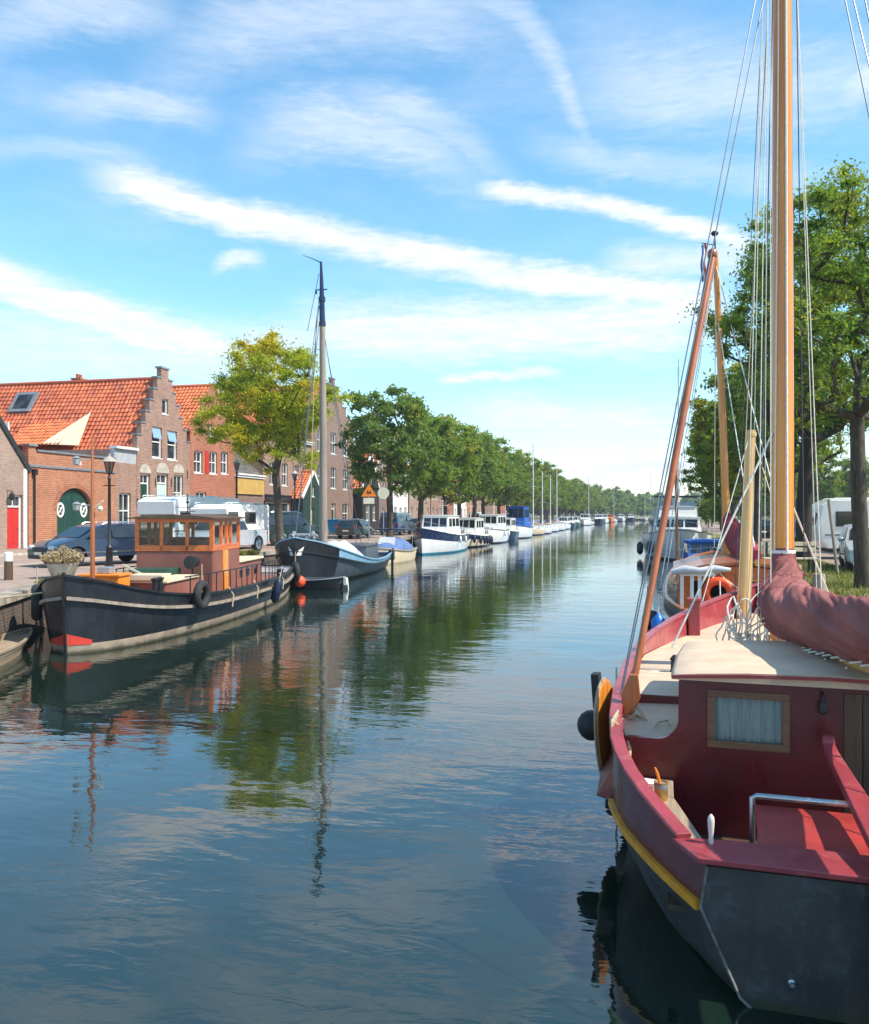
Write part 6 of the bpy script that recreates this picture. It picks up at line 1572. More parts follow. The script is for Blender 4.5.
# projecting maroon chainplate board further forward
for sx in(-1,1): part('chain_wale',MB().loft([[(sx*1.62,1.55,.78),(sx*1.66,1.55,.66),(sx*1.62,1.55,.60)],[(sx*1.66,1.8,.84),(sx*1.80,1.8,.60),(sx*1.66,1.8,.56)],[(sx*1.70,2.6,.90),(sx*1.84,2.6,.64),(sx*1.68,2.6,.60)],[(sx*1.72,5.2,.92),(sx*1.80,5.2,.72),(sx*1.66,5.2,.68)]],0,closed=True,caps=True,smooth=False),M['maroon'],rb,bevel=.008)
# bulwark lining
bl=MB()
for sx in(-1,1):
    rows=[]
    for q in RS:
        tx,tz=q[1][4][0],q[1][4][1]; rx=q[1][3][0]
        rows.append([(sx*max(.005,tx-.045),q[0],tz),(sx*max(.004,rx-.07),q[0],max(.45,q[1][3][1]))])
    bl.loft(rows,0,smooth=True)
part('bulwark_lining',bl,M['maroon_rail'],rb,weld=False)
cr=MB()
for sx in(-1,1):
    cr.sweep([(sx*(q[1][4][0]-.015),q[0],q[1][4][1]+.012) for q in RS[1:]],[(-.05,-.018),(.05,-.018),(.058,.0),(.05,.020),(-.05,.020),(-.058,0)],smooth=False)
part('cap_rail',cr,M['maroon_rail'],rb,bevel=.006)
# stern cap: wide flat board
sc_=MB(); sc_.prism([(-.955,-.05),(.955,-.05),(1.10,.27),(.3,.31),(-.78,.31),(-1.12,.25)],.845,.885,'XY'); part('stern_cap',sc_,M['maroon_rail'],rb,bevel=.008)
# cockpit
ck=MB(); ck.bb((-1.15,.3,.38),(1.15,1.66,.42)); part('cockpit_floor',ck,M['oak_dark'],rb)
for sx in(-1,1):
    be=MB(); be.prism([(sx*.98,.30),(sx*.93,.40),(sx*1.14,1.2),(sx*1.16,1.64),(sx*1.53,1.64),(sx*1.44,1.1)][::sx],.80,.84,'XY'); part('side_bench',be,M['weathered_h'],rb,bevel=.006)
ha=MB(); hx0,hx1=-.56,.30; hp=wl(.75,5.85,0)
ha.bb((hx0,.36,.42),(hx1,.95,.80)); hb2=part('hatch_box',ha,M['cream'],rb,bevel=.01)
hl=MB(); hl.prism([(.33,.80),(.33,.835),(.80,.925),(.96,.925),(.96,.89),(.80,.89)],hx0-.02,hx1+.05,'YZ'); part('hatch_lid',hl,M['hatch_red'],hb2,bevel=.006)
hr=MB(); hr.tube([(hx0-.03,.98,.42),(hx0-.03,.98,.965),(hx0-.0,.98,.98),(hx1+.1,.98,.98)],.022,10); part('grab_rail',hr,M['steel'],hb2)
hh=MB(); hh.bb((-.28,.345,.80),(.0,.359,.822)); part('hasp',hh,M['iron'],hb2)
pin=MB(); pin.lathe([(.013,.885),(.016,.90),(.014,.93),(.019,.98),(.022,1.03),(.019,1.055),(.008,1.07),(.001,1.075)],tuple(wl(0.44,5.72,0))[:2]+(0,),14); part('belaying_pin',pin,mat('turned_pin_paint',(.72,.62,.55),.5,var=.1),rb)
# tiller and rudder
rd_=MB(); rd_.prism([(-.06,-.5),(-.06,.80),(-.10,.95),(-.30,.93),(-.52,.55),(-.60,-.5)],.05,.11,'YZ'); part('rudder',rd_,M['hull_grey'],rb,bevel=.012)
rh=MB(); rh.bb((-.0,-.36,.62),(.16,-.025,.80)); rh.tube([(.08,-.06,-.3),(.08,-.06,.9)],.03,8); part('rudder_stock',rh,M['hull_slate'],rb,bevel=.01)
ti=MB(); tp=[wl(1.45,5.05,.93),wl(1.43,5.45,.985),wl(1.41,5.9,1.06),wl(1.385,6.35,1.15),wl(1.36,6.68,1.235),wl(1.355,6.80,1.275)]
ws_=[.11,.095,.075,.055,.042,.038]; rows=[]
for p,w in zip(tp,ws_):
    rows.append([p+Vector((a*w,0,b*.035)) for a,b in((-1,-1),(1,-1),(1,1),(-1,1))])
ti.loft(rows,0,closed=True,caps=True,smooth=False); ti.lathe([(.001,-.042),(.045,-.042),(.055,-.02),(.055,.02),(.045,.042),(.001,.042)],tuple(tp[-1]+Vector((0,.03,.03))),14,axis='X'); part('tiller',ti,M['maroon_rail'],rb,bevel=.008)
# bulkhead
arc=[(-1.29+.17*math.sin(a),1.33-.17*math.cos(a)) for a in [PI/2*k/8 for k in range(9)]]
outl=[(-1.585,.42),(-1.585,1.16)]+arc+[(-1.115,1.69),(-.6,1.715),(0,1.722),(.6,1.715),(1.115,1.69)]+[(-x,z) for x,z in reversed(arc)]+[(1.585,1.16),(1.585,.42)]
bk=MB(); bk.prism(outl,1.66,1.72,'XZ'); bko=part('bulkhead',bk,M['maroon'],rb,sharp=0,weld=False)
cm=MB(); cm.bb((-.875,1.5,1.15),(-.30,1.9,1.57)); cm.bb((.10,1.5,.52),(.80,1.9,1.62)); cut(bko,cm)
dr_=MB()
for k in range(5): dr_.bb((.105+k*.139,1.685,.525),(.105+k*.139+.134,1.705,1.615))
part('companionway_door',dr_,M['oak_dark'],rb,bevel=.004)
wf=MB(); X0,X1,Z0,Z1=-.875,-.30,1.15,1.57; a=.052
wf.bb((X0-.02,1.635,Z0-.02),(X1+.02,1.69,Z0+a-.015)); wf.bb((X0-.02,1.635,Z1-a+.015),(X1+.02,1.69,Z1+.02)); wf.bb((X0-.02,1.637,Z0+a-.015),(X0+a-.015,1.69,Z1-a+.015)); wf.bb((X1-a+.015,1.637,Z0+a-.015),(X1+.02,1.69,Z1-a+.015))
wfo=part('window_frame',wf,M['framewood'],bko,bevel=.005)
pn=MB(); pn.add([(X0,1.668,Z0),(X1,1.668,Z0),(X1,1.668,Z1),(X0,1.668,Z1)],[(0,1,2,3)]); part('pane',pn,M['clear_glass'],wfo)
ct=MB(); rows=[]
for k in range(121):
    x=X0+.03+(X1-X0-.06)*k/120; f=k/120*PI*2*11; am=.014+.006*math.sin(k*.31)
    g=.02*abs(noise.noise(Vector((k*.09,3,0))))
    rows.append([(x,1.712+am*math.sin(f+.6*math.sin(k*.13))*(.6+.4*(z_-Z0)/(Z1-Z0)),z_) for z_ in(Z0+.0,Z0+.15,Z0+.3,Z1-.035)])
ct.loft(rows,0,smooth=True); part('curtain',ct,M['curtain'],wfo,weld=False)
cbk=MB(); cbk.add([(X0,1.76,Z0),(X1,1.76,Z0),(X1,1.76,Z1),(X0,1.76,Z1)],[(0,1,2,3)]); part('cabin_dark',cbk,M['pane_dark'],wfo)
lt=MB(); lt.tube([(-.05,1.66,1.62),(-.05,1.60,1.60),(-.05,1.60,1.56)],.012,6); lt.lathe([(.015,1.46),(.03,1.47),(.034,1.53),(.02,1.56)],(-.05,1.60,0),10); part('cabin_lamp',lt,M['iron'],bko)
# coachroof
csd=MB()
for sx in(-1,1):
    csd.loft([[(sx*1.12,1.72,1.10),(sx*1.11,1.72,1.40),(sx*1.09,1.72,1.69)],[(sx*1.13,2.6,1.12),(sx*1.12,2.6,1.42),(sx*1.09,2.6,1.70)],[(sx*1.08,3.42,1.12),(sx*1.07,3.42,1.42),(sx*1.04,3.42,1.70)]],0,smooth=True)
csd.add([(-1.08,3.42,1.1),(1.08,3.42,1.1),(1.04,3.42,1.70),(-1.04,3.42,1.70)],[(0,1,2,3)]); cso=part('cabin_side',csd,M['cream'],rb,weld=False)
ro=MB(); rows=[]
for y,w in((1.60,1.17),(1.75,1.18),(2.6,1.17),(3.35,1.12),(3.47,1.10)):
    e=-.012 if y in(1.60,3.47) else 0
    top=[(x*w,y,1.715+.055*(1-x*x)+e-(.03 if abs(x)==1 else 0)) for x in(-1,-.97,-.8,-.5,0,.5,.8,.97,1)]
    rows.append(top+[(w,y,1.665),(-w,y,1.665)])
ro.loft(rows,0,closed=True,caps=True,smooth=True); part('coachroof',ro,M['cream_deck'],rb,sharp=50)
et=MB(); et.sweep([(-1.17,1.585,1.690),(-.6,1.585,1.722),(0,1.585,1.736),(.6,1.585,1.722),(1.17,1.585,1.690)],[(-.010,-.013),(.010,-.013),(.010,.013),(-.010,.013)]); part('roof_edge_trim',et,M['maroon_rail'],rb)
hrl=MB()
for sx in(-1,1):
    hrl.tube([(sx*.98,1.8,1.74),(sx*.98,1.86,1.79),(sx*.98,3.2,1.80),(sx*.98,3.27,1.75)],.016,8)
None
# side decks: low well, then the raised deck forward
sd_=MB()
for sx in(-1,1):
    sd_.loft([[(sx*1.10,y,z),(sx*(tx-.05),y,z-.02)] for y,z,tx in((1.722,1.15,1.63),(2.0,1.17,1.66),(2.5,1.20,1.68),(2.78,1.215,1.69))],0,smooth=True)
for q in(0,1): part('side_deck',MB().add(sd_.v[q*8:q*8+8],[[i-q*8 for i in f] for f in sd_.f[q*3:q*3+3]],0,True),M['cream_deck'],rb,weld=False)
stp=MB()
for sx in(-1,1): stp.bb((min(sx*1.1,sx*1.655),2.78,1.10),(max(sx*1.1,sx*1.655),2.81,1.285))
part('deck_step',stp,M['maroon'],rb)
fdk=MB(); rows=[]
for q in RS:
    if q[0]<2.6: continue
    y=max(2.811,q[0]); hb=max(.006,q[1][4][0]-.055); z=1.285+(.0 if y<5 else -.02*(y-5)) ; z=min(z,q[1][4][1]-.04)
    if y>5: z=1.285-.10*min(1,(y-5)/1.5)+.10*max(0,(y-8.)/2.6)
    rows.append([(x*hb,y,z+.035*(1-x*x)) for x in(-1,-.66,-.33,0,.33,.66,1)])
fdk.loft(rows,0,smooth=True); part('foredeck',fdk,M['cream_deck'],rb,weld=False)
bp_=MB(); p=wl(*ground(698,690,1.2).to_tuple()); 
bp_.box((-1.06,7.75,1.42),(.17,.14,.56)); bp_.box((-1.06,7.75,1.72),(.21,.18,.05)); part('mooring_post',bp_,M['maroon_rail'],rb,bevel=.015)
# mast
mx,my_=wl(1.52,10.0,0)[:2]
ma=MB(); ma.tube([(mx,my_,1.2),(mx,my_,4),(mx,my_,8),(mx,my_,13.6)],[.122,.118,.102,.066],20); mo=part('mast',ma,M['varnish'],rb)
bn=MB(); bn.lathe([(.128,2.565),(.136,2.57),(.136,2.60),(.128,2.605)],(mx,my_,0),20); part('mast_collar',bn,M['white'],mo)
ha_=MB(); ha_.tube([(mx+.035,my_-.135,2.6),(mx+.03,my_-.12,6.),(mx+.02,my_-.09,12.5)],.013,8); ha_.tube([(mx-.09,my_-.1,2.6),(mx-.05,my_-.1,8.),(mx-.03,my_-.07,13.)],.009,6); part('halyard',ha_,M['rope'],rb)
# pin rail and the bunch of halyards beside the mast
pr=MB(); A=wl(.98,9.55,1.60); B=wl(1.34,9.45,1.60)
pr.sweep([A,B],[(-.05,-.025),(.05,-.025),(.05,.025),(-.05,.025)]); 
for q in(A,B): pr.bb((q.x-.03,q.y-.03,1.2),(q.x+.03,q.y+.03,1.575))
pro=part('pin_rail',pr,M['pale_wood'],rb,bevel=.008)
bk_=MB()
for k in range(4):
    p=A.lerp(B,(k+.5)/4); bk_.box((p.x,p.y-.02,p.z+.09),(.045,.05,.10)); bk_.tube([(p.x,p.y,p.z-.12),(p.x,p.y,p.z+.06)],.012,6)
part('block',bk_,M['pale_wood'],pro,bevel=.01)
for k,(f,tz,tx,rr,mm) in enumerate([(.02,8.4,-.16,.007,'rope_tan'),(.28,11.,-.15,.006,'rope'),(.42,12.6,-.13,.005,'rope'),(.6,10.2,-.13,.006,'rope'),(.78,12.,-.12,.004,'rope'),(.95,13.,-.11,.006,'rope'),(-.06,9.4,-.17,.004,'rope_dark')]):
    p=A.lerp(B,f); part('halyard',MB().tube([p+Vector((0,0,.1)),p.lerp(Vector((mx+tx,my_-.05,tz)),.5)+Vector((-.01,0,0)),Vector((mx+tx,my_-.05,tz))],rr,6),M[mm],rb)
# loops and coils of line hung on the pin rail
rc=random.Random(4)
for k in range(16):
    p=A.lerp(B,rc.uniform(-.35,1.05)); w=rc.uniform(.03,.13); h=rc.uniform(.12,.50); tx_=rc.uniform(-.06,.06); pts=[]; z0_=rc.uniform(-.1,.12)
    for j in range(19):
        a=2*PI*j/18; pts.append((p.x+w*math.sin(a)*(1+.3*math.sin(3*a+k))+tx_*math.cos(a)+rc.uniform(-.003,.003),p.y-.06-.05*math.cos(a*2+k)-.01*k*.5,p.z+z0_+h*(.5+.5*math.cos(a))*(1+.1*math.sin(2*a))))
    part('rope_coil',MB().tube(pts,rc.uniform(.006,.010),6),M['rope'],pro)
cf=MB()
for k in range(4): cf.torus((mx-.5+.05*math.sin(k*2),my_-.0+.6,1.26+.025*k),.20-.02*k,.014,'Z',22,6)
part('coiled_line',cf,M['rope'],rb)
# shrouds and stays
top=Vector((mx,my_,13.4))
def stay(a,b,r=.008,m='wire',nm='shroud'): part(nm,MB().tube([a,b],r,6),M[m],rb)
for k,y in enumerate((2.45,2.62)): stay((-1.72,y+.0,1.0+k*.0),top-Vector((0,0,3.2+k*.5)),.007)
for k,y in enumerate((3.4,3.9)): stay((1.74,y,1.0),top-Vector((0,0,.2+k*1.2)),.0075)
stay((mx+.42,my_-.05,1.3),top-Vector((-.02,0,1.2)),.006,'rope','halyard')
stay((mx+.36,my_-.1,1.3),top-Vector((-.02,0,.4)),.0045,'rope','halyard')
stay((mx+.22,my_-.05,2.1),(mx+.14,my_,9.),.006,'rope_dark','halyard')
stay((.01,10.55,1.8),top,.009)
stay(wl(1.95,4.7,2.35),top-Vector((0,0,.1)),.009,'rope','topping_lift')
stay(wl(2.2,4.9,2.2),top-Vector((0,0,.6)),.006,'wire','backstay')
stay(wl(2.35,5.6,1.0),top-Vector((0,0,1.5)),.006,'wire','backstay')
stay(wl(.33,9.55,1.55),(mx-.08,my_-.05,3.95),.011,'rope','lashing')
stay(wl(1.62,10.,3.1),wl(2.35,10.6,1.45),.010,'rope','lashing')
tg=MB()
for y in(2.45,2.62,3.4,3.9):
    sx=-1 if y<3 else 1
    tg.tube([(sx*1.72,y,.72),(sx*1.72,y,1.12)],.018,6)
part('deadeye',tg,M['oak_dark'],rb)
# raised bowsprit
bs=MB(); a=wl(1.58,15.3,1.2); b=wl(1.86,15.1,4.45)
a=wl(*( (lambda d,px:( (px-434.5)/850*d*CT-d*ST, d*CT+(px-434.5)/850*d*ST,1.25))(14.2,743))); b=wl(*( (lambda d,px:( (px-434.5)/850*d*CT-d*ST, d*CT+(px-434.5)/850*d*ST,4.40))(14.2,751)))
bs.tube([a,a.lerp(b,.6),b],[.105,.095,.075],14); bs.lathe([(.085,-.03),(.09,0),(.085,.04)],tuple(b-Vector((0,0,.08))),14); part('bowsprit',bs,M['spruce_pale'],rb)
stay(b,(-.95,8.7,1.6),.008,'rope','bowsprit_guy'); stay(b,(.6,9.4,1.65),.008,'rope','bowsprit_guy')
# leeboard
lv=MB(); P=[]
for k in range(28):
    a=2*PI*k/28; rr=1+.10*math.sin(a); P.append((.34*math.cos(a)*rr,.52*math.sin(a)+.0))
lv.prism(P,-.022,.022,'YZ'); lvo=part('leeboard',lv,M['varnish'],rb,bevel=.008); lvo.location=(-1.81,2.72,.90); lvo.rotation_euler=(R(4),R(-3),-R(9))
le=MB(); le.tube([(0,y*1.012,z*1.012) for y,z in P]+[(0,P[0][0]*1.012,P[0][1]*1.012)],.014,6); leo=part('edge_strip',le,M['weathered'],lvo)
lp=MB(); lp.bb((-.10,-.05,.25),(-.03,.06,.58)); part('bracket',lp,M['blackwood'],lvo)
fd_=fender('boat_fender','large black ball fender behind the varnished leeboard of the red boat',RF@Vector((-1.99,3.0,.90)),.14,.4,'rubber',ball=True,rope=False)
fender('boat_fender','second black ball fender low on the side of the red boat',RF@Vector((-1.93,4.9,.50)),.14,.4,'rubber',ball=True)
# shroud foot lashings
ls=MB()
for k in range(6): ls.torus((-1.655+.006*k,1.72+.03*k,1.22+.008*k),.055,.011,'X',14,6)
ls.tube([(-1.66,1.75,1.26),(-1.56,1.74,1.2),(-1.5,1.62,1.06),(-1.5,1.55,1.02)],.014,6); part('rail_lashing',ls,M['rope_tan'],rb)
lr=MB(); lr.tube([(-1.32,1.95,1.185),(-1.3,2.1,1.19),(-1.22,2.2,1.19),(-1.2,2.05,1.19)],.007,6); part('deck_line',lr,M['rope_tan'],rb)
la=MB(); la.lathe([(.05,0),(.055,.02),(.045,.03),(.045,.13),(.06,.14),(.02,.19)],(-1.22,4.0,1.29),12); part('deck_lantern',la,M['iron'],rb)
# boom, sail cover
ax=[(1.52,10.0,2.62,.118),(1.52,9.99,2.50,.135),(1.52,9.93,2.36,.17),(1.515,9.78,2.20,.235),(1.505,9.5,2.05,.30),(1.50,9.1,1.99,.285),(1.52,8.6,2.03,.268),(1.57,8.05,2.07,.258),(1.63,7.5,2.11,.25),(1.70,6.9,2.15,.245),(1.77,6.25,2.19,.235),(1.83,5.6,2.19,.24),(1.90,5.0,2.22,.15),(1.91,4.92,2.22,.06)]
def catmull(P,n):
    out=[]
    for i in range(len(P)-1):
        p0,p1,p2,p3=[np.array(P[max(0,min(len(P)-1,i+k))]) for k in(-1,0,1,2)]
        for j in range(n):
            t_=j/n; out.append(.5*((2*p1)+(-p0+p2)*t_+(2*p0-5*p1+4*p2-p3)*t_**2+(-p0+3*p1-3*p2+p3)*t_**3))
    out.append(np.array(P[-1])); return out
AX=catmull(ax,16); n=112; cvr=MB(); rows=[]
for i,q in enumerate(AX):
    p=wl(q[0],q[1],q[2]); pn_=wl(*AX[min(i+1,len(AX)-1)][:3]); pp=wl(*AX[max(i-1,0)][:3]); t_=(pn_-pp).normalized()
    sd=t_.cross(Vector((0,0,1))); sd=(sd if sd.length>.15 else Vector((-1,0,0))).normalized()
    if sd.x>0: sd=-sd
    u=sd.cross(t_).normalized()
    if u.z<0 and abs(t_.z)<.7: u=-u
    if abs(t_.z)>=.7: u=Vector((0,-1,0)); u=(u-t_*u.dot(t_)).normalized()
    f=i/len(AX); row=[]
    for j in range(n):
        a=2*PI*j/n
        d=Vector((math.cos(a)*1.0,math.sin(a)*1.0,f*9))
        # folds run diagonally away from the mast and hang as soft pleats below the boom line
        ph=a*1.6+f*7; fold=.050*noise.noise(Vector((math.cos(a)*1.2,math.sin(a)*1.2,f*5)))+.040*noise.noise(Vector((math.cos(a+f*6)*2.6,math.sin(a+f*6)*2.6,f*3.2+4)))+.030*(.5-abs(noise.noise(Vector((math.cos(a+f*9)*4.2,math.sin(a+f*9)*4.2,f*4+9))))*2)*max(0,min(1,(f-.10)*6))
        fan=max(0,1-abs(f-.22)/.26)
        fold+=fan*.026*(1-2*abs(math.sin(a*2.6+f*9+2.2*noise.noise(Vector((f*4,a*.5,2))))))
        lng=min(1,max(0,(f-.28)*5))
        pl_=f*52+math.sin(a)*2.2+5*noise.noise(Vector((f*6,math.cos(a)*.8,math.sin(a)*.8)))
        fold+=lng*.011*(1-2*abs(math.sin(pl_)))*(.4+.6*noise.noise(Vector((f*9,math.cos(a),7)))+.3)
        amp=min(1.,q[3]/.2)
        rr=q[3]*(1+ (.03 if f<.1 else 0))+fold*amp*(.35 if f<.1 else 1)
        vert=1.0
        row.append(p+sd*(rr*math.cos(a)*.96)+u*(rr*math.sin(a)*vert))
    rows.append(row)
cvr.loft(rows,0,closed=True,caps=True,smooth=True)
cvo=part('sail_cover',cvr,M['sailcover'],rb,sharp=0)
bm_=MB(); q0=wl(1.52,9.7,1.70); q1=wl(1.92,4.6,1.93); bm_.tube([q0,q1],[.055,.05],12); part('boom',bm_,M['spruce_pale'],rb)
zg=MB(); pts=[]
for k in range(60):
    f=k/59; q=AX[int(36+f*(len(AX)-42))]; p=wl(q[0],q[1],q[2]-q[3]*1.08); pts.append(p+Vector((-.10+.03*(-1)**k,0,.0+.012*(-1)**k)))
zg.tube(pts,.008,5); part('cover_lacing',zg,M['rope'],cvo)
for (px_,y_) in((1.52,7.75),(1.60,7.35),(1.70,6.6)):
    z_=1.73; p=wl(px_,y_,z_+.05); part('tie_cord',MB().tube([p,p+Vector((-.05,0,-.06)),p+Vector((-.04,-.01,-.14)),p+Vector((-.02,-.01,-.24))],.008,6),M['rope'],cvo)
# leaning spar stowed on the port shrouds
sp_=thing('wooden_spar','long reddish wooden spar leaning against the shrouds of the red boat','spar',(-.07,7.85,1.42))
b=MB(); tipv=Vector((.74+.07,9.44-7.85,5.72-1.42)); b.tube([(0,0,0),tipv*.5,tipv],[.030,.035,.040],12); b.ball(tuple(tipv+Vector((0,0,.03))),(.055,.055,.065),12); part('pole',b,M['varnish_red'],sp_)
b=MB(); b.prism([(-.08,-.24),(.02,-.20),(.07,-.06),(.05,.14),(-.02,.14),(-.10,-.04)],-.03,.03,'XZ'); part('spar_jaw',b,M['varnish_red'],sp_,bevel=.01)
rigline('lashing_rope','knotted rope holding the foot of the leaning spar',[(-.16,7.80,1.14),(-.04,7.74,1.22),(.02,7.84,1.16),(-.12,7.9,1.2),(-.02,7.78,1.27),(.06,7.74,1.15),(.1,7.76,1.06)],.016,'rope_tan')
# varnish tin and brush on the bench
cp_=RF@Vector((-1.23,1.12,.84)); tn=thing('varnish_tin','small tin of varnish with a brush standing on the cockpit bench of the red boat','tin',cp_)
b=MB(); b.lathe([(.001,.0),(.050,.0),(.050,.125),(.054,.128),(.054,.136),(.044,.136),(.044,.12),(.001,.12)],(0,0,0),20); part('can',b,mat('brass_tin',(.45,.27,.07),.35,metal=.5,var=.3,vs=25),tn,sharp=30)
b=MB(); b.lathe([(.051,.085),(.052,.09),(.052,.12),(.051,.125)],(0,0,0),20); part('tin_band',b,M['galv'],tn)
b=MB(); b.tube([(0,0,.10),(-.03,.0,.2),(-.045,0,.24)],[.010,.012,.007],8); part('brush',b,M['orange_box'],tn)
rg2=thing('paint_rag','white rag roll lying beside the varnish tin','rag',RF@Vector((-1.36,1.35,.86)),.4); b=MB(); b.tube([(-.07,0,.02),(0,.01,.025),(.08,0,.02)],[.025,.035,.025],8); part('cloth',b,M['white'],rg2)

# ================================================================ STREET FURNITURE
def lamp_post(label,x,y,h=4.2,z=G,group=None):
    r=thing('street_lamp',label,'street lamp',(x,y,z),0,group)
    b=MB(); b.lathe([(.17,0),(.17,.12),(.12,.16),(.10,.7),(.12,.74),(.06,.82),(.045,h-.75),(.07,h-.72),(.04,h-.66),(.035,h-.55)],(0,0,0),14); b.tube([(-.22,0,h-.95),(.22,0,h-.95)],.018,6); part('post',b,M['iron'],r)
    l=MB()
    for k in range(6):
        a=2*PI*k/6; l.tube([(.09*math.cos(a),.09*math.sin(a),h-.55),(.19*math.cos(a),.19*math.sin(a),h-.16)],.012,4)
    l.lathe([(.09,h-.57),(.10,h-.54)],(0,0,0),6); lo=part('lantern',l,M['iron'],r)
    g_=MB(); g_.lathe([(.08,h-.54),(.18,h-.165)],(0,0,0),6,smooth=False); part('glass',g_,M['smoke_glass'],lo)
    c=MB(); c.lathe([(.25,h-.165),(.22,h-.12),(.10,h-.02),(.04,h+.02),(.03,h+.08),(.001,h+.12)],(0,0,0),12); part('cap',c,M['stone'],lo)
    return r
lamp_post('black lantern street lamp on the quay beside the navy estate car',-17.15,24.9,3.75)
lamp_post('street lamp under the yellow tree beside the grey-tiled shop',-21.6,51,4.6,group='street lamps in front of the shop')
lamp_post('street lamp between the motorhomes and the ochre fascia',-22.4,44.5,4.9,group='street lamps in front of the shop')
for i,(x,y,w) in enumerate([(-18.3,86,'first'),(-18.2,120,'second'),(-18.,160,'third')]): lamp_post(w+' distant lamp along the left quay past the cruisers',x,y,4.4,group='distant quay lamps')
def bollard(label,x,y,h=.82,z=G,white=True,group=None):
    r=thing('quay_bollard',label,'bollard',(x,y,z),0,group)
    b=MB(); b.lathe([(.12,0),(.115,h-.25)],(0,0,0),14); part('post',b,M['oak_dark'],r,sharp=30)
    c=MB(); c.lathe([(.118,h-.25),(.118,h-.03),(.09,h),(.001,h+.01)],(0,0,0),14); part('cap',c,M['white'] if white else M['oak_dark'],r,sharp=30)
    return r
bollard('dark post with a white top on the quay at the left edge',*ground(8.5,580,G)[:2],.78)
bollard('second white-topped post further along the left quay, behind the tug bow',-17.2,29.2,.75)
pt=ground(66,566,G); pt=Vector((-16.2,21.3,G))
pl=thing('quay_planter','round stone planter of dried plants on the quay behind the tug bow','planter',pt)
b=MB(); b.lathe([(.22,0),(.30,.05),(.42,.36),(.45,.42),(.38,.44),(.36,.38),(.001,.36)],(0,0,0),18); part('pot',b,M['stone'],pl)
def stalks(n,r,h,seed,w=.012,blob=.0):
    rg=np.random.default_rng(seed); mb=MB()
    for k in range(n):
        a=rg.uniform(0,6.28); q=r*rg.random()**.6; x,y=q*math.cos(a)*.7,q*math.sin(a)*.7; hh=h*rg.uniform(.5,1)*(1-.5*q/r); dx,dy=q*math.cos(a)*.7,q*math.sin(a)*.7
        mb.add([(x-w,y,0),(x+w,y,0),(x+dx,y+dy,hh)],[(0,1,2)])
        for j in range(5): 
            f=rg.uniform(.4,1); c=(x+dx*f,y+dy*f,hh*f); s=.018*rg.uniform(.6,1.4); e=rg.normal(size=3)*s; g=rg.normal(size=3)*s
            mb.add([tuple(np.array(c)-e),tuple(np.array(c)+g),tuple(np.array(c)+e),tuple(np.array(c)-g)],[(0,1,2,3)])
    return mb
o=part('plants',stalks(700,.46,.62,2,.008),M['dry_plant'],pl,weld=False); o.location=(0,0,.38)
for i,(x,y,s,lab) in enumerate([(-14.3,18.6,.75,'yellow-green weeds sprouting from the quay edge by the tug bow'),(-16.9,33.6,.8,'weeds on the quay edge between the tug and the dark barge'),(-17.0,35.2,.6,'low grassy weeds beside the bow of the dark barge')]):
    o=part('quay_weeds',stalks(260,.5*s,.55*s,30+i),L_GRASS,None,weld=False); o.location=(x,y,G); tag(o,lab,'weeds')
# traffic signs
sg=thing('warning_sign','orange triangular warning sign on a grey pole behind the day boat','traffic sign',(-18.1,55.6,G))
b=MB(); b.tube([(0,0,0),(0,0,3.9)],.035,8); part('pole',b,M['galv'],sg)
b=MB(); b.prism([(-.52,3.05),(.52,3.05),(0,3.92)],-.06,-.04,'XZ'); o=part('sign_plate',b,M['sign_orange'],sg)
b=MB(); b.box((0,-.066,3.3),(.30,.01,.10)); b.box((-.08,-.066,3.42),(.06,.01,.16)); b.box((.1,-.066,3.4),(.06,.01,.12)); part('pictogram',b,M['iron'],o)
b=MB(); b.box((0,-.05,2.75),(.75,.02,.4)); part('lower_plate',b,M['sign_pale'],sg)
for p in sg.children: pass
sg.rotation_euler=(0,0,R(15))
rs=thing('round_sign','round pale traffic sign seen from behind, right of the orange triangle','traffic sign',(-17.95,58.5,G),R(12))
b=MB(); b.tube([(0,0,0),(0,0,3.6)],.035,8); part('pole',b,M['galv'],rs)
b=MB(); b.lathe([(.001,-.05),(.42,-.05),(.42,-.03),(.001,-.03)],(0,0,3.35),24,axis='Y'); part('sign_disc',b,M['sign_pale'],rs,sharp=30)
# blue bin and the person in black by the stepped gable door
bn=thing('wheelie_bin','bright blue bin outside the door of the tall stepped gable','bin',(-28.2,76.5,G+.0))
b=MB(); b.loft([[(-.6,-.4,.1),(.6,-.4,.1),(.6,.4,.1),(-.6,.4,.1)],[(-.7,-.5,1.25),(.7,-.5,1.25),(.7,.5,1.25),(-.7,.5,1.25)]],0,closed=True,caps=True,smooth=False); part('tub',b,M['bin_blue'],bn,bevel=.03)
b=MB(); b.bb((-.75,-.55,1.255),(.75,.55,1.36)); part('lid',b,M['bin_blue'],bn,bevel=.03)
pe=thing('person','person in black clothes standing at the door beside the blue bin','person',(-28.4,79.2,G),R(100))
bm=bmesh.new()
J={'hip':(0,0,.95),'waist':(0,0,1.12),'chest':(0,.01,1.35),'neck':(0,.0,1.50),'head0':(0,.01,1.58),'head1':(0,.02,1.70),
 'lh':(.10,0,.90),'lk':(.11,.02,.50),'la':(.12,-.02,.08),'lt':(.13,.13,.03),'rh':(-.10,0,.90),'rk':(-.11,.03,.50),'ra':(-.12,-.01,.08),'rt':(-.13,.14,.03),
 'ls':(.19,0,1.44),'le':(.25,-.03,1.17),'lw':(.24,.08,.93),'lf':(.23,.12,.83),'rs':(-.19,0,1.44),'re':(-.25,-.02,1.17),'rw':(-.23,.09,.94),'rf':(-.22,.13,.84)}
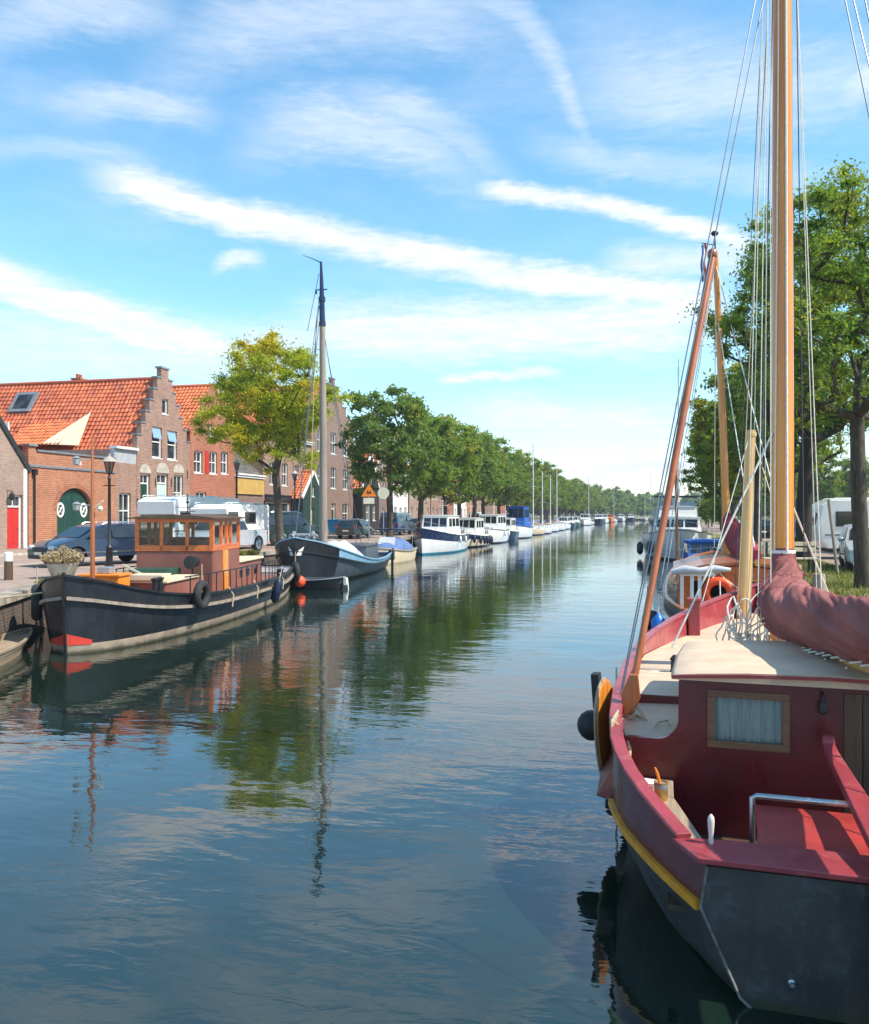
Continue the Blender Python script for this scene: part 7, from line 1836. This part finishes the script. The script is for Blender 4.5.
E=[('hip','waist'),('waist','chest'),('chest','neck'),('neck','head0'),('head0','head1'),('hip','lh'),('lh','lk'),('lk','la'),('la','lt'),('hip','rh'),('rh','rk'),('rk','ra'),('ra','rt'),('chest','ls'),('ls','le'),('le','lw'),('lw','lf'),('chest','rs'),('rs','re'),('re','rw'),('rw','rf')]
Rd={'hip':.15,'waist':.13,'chest':.16,'neck':.055,'head0':.075,'head1':.095,'h':.085,'k':.06,'a':.042,'t':.035,'s':.06,'e':.045,'w':.03,'f':.03}
me=bpy.data.meshes.new('body'); ks=list(J); me.from_pydata([J[k] for k in ks],[(ks.index(a),ks.index(b)) for a,b in E],[])
po=bpy.data.objects.new('body',me); COL.objects.link(po); md=po.modifiers.new('skin','SKIN'); 
for i,k in enumerate(ks):
    r=Rd.get(k,Rd.get(k[1:],.05)); me.skin_vertices[0].data[i].radius=(r,r*.8 if k in('hip','waist','chest') else r)
me.skin_vertices[0].data[0].use_root=True
po.modifiers.new('sub','SUBSURF').levels=1
dg=bpy.context.evaluated_depsgraph_get(); m2=bpy.data.meshes.new_from_object(po.evaluated_get(dg)); po.modifiers.clear(); po.data=m2; po.parent=pe
m2.materials.clear(); m2.materials.append(M['black_cloth']); m2.materials.append(M['skin'])
for p in m2.polygons:
    p.use_smooth=True
    if p.center.z>1.52 or (abs(p.center.x)>.19 and p.center.z<.95): p.material_index=1
b=MB(); b.ball((0,.005,1.73),(.105,.115,.09),12); part('hair',b,M['oak_dark'],pe)
# fence rail and bench and posts on the right bank
for i,(px,py,lab) in enumerate([(819,606,'nearer dark mooring post in the grass beside the white halyard'),(796,592,'mooring post in the grass right behind the varnished mast'),(845,560,'x')][:2]):
    p=ground(px,py,G); r=thing('mooring_post',lab,'mooring post',p,0,'mooring posts along the grass')
    b=MB(); b.lathe([(.13,-.1),(.125,.62),(.115,.65),(.001,.655)],(0,0,0),14); part('post',b,M['weathered'],r,sharp=30)
bc=thing('park_bench','pale wooden bench on the grass behind the mast foot','bench',(4.6,28.5,G),R(8))
for z_,y_ in((.45,0),(.45,.16),(.45,.32)): part('seat_plank',MB().box((0,y_,z_),(1.7,.13,.045)),M['pale_wood'],bc,bevel=.008)
for z_ in(.72,.90): part('back_plank',MB().box((0,.44,z_),(1.7,.035,.13)),M['pale_wood'],bc,bevel=.008)
for sx in(-.65,.65):
    b=MB(); b.bb((sx-.04,-.04,0),(sx+.04,.04,.425)); b.bb((sx-.04,.38,0),(sx+.04,.42,.96)); part('leg',b,M['iron'],bc,bevel=.006)
for px,lab in((838,'thin leaning wooden stake in the grass before the caravan'),):
    p=ground(px,574,G); r=thing('wooden_stake',lab,'stake',p,0); b=MB(); b.tube([(0,0,-.1),(-.25,.1,2.3)],[.05,.045],8); part('post',b,M['weathered'],r)
    b=MB(); 
# ================================================================ AIR
USE_HAZE=True
if USE_HAZE:
    hz_=MB(); hz_.bb((-400,-80,-2.6),(400,640,40))
    hm_=bpy.data.materials.new('haze'); hm_.use_nodes=True; t=NT(hm_.node_tree); t.n.clear()
    o=t.node('ShaderNodeOutputMaterial'); v=t.node('ShaderNodeVolumePrincipled'); v.inputs['Color'].default_value=(.80,.88,1,1); v.inputs['Density'].default_value=.0004; v.inputs['Anisotropy'].default_value=.3
    t.l.new(v.outputs[0],o.inputs['Volume'])
    ho=part('haze',hz_,hm_); tag(ho,'thin summer haze over the canal','haze',kind='stuff')
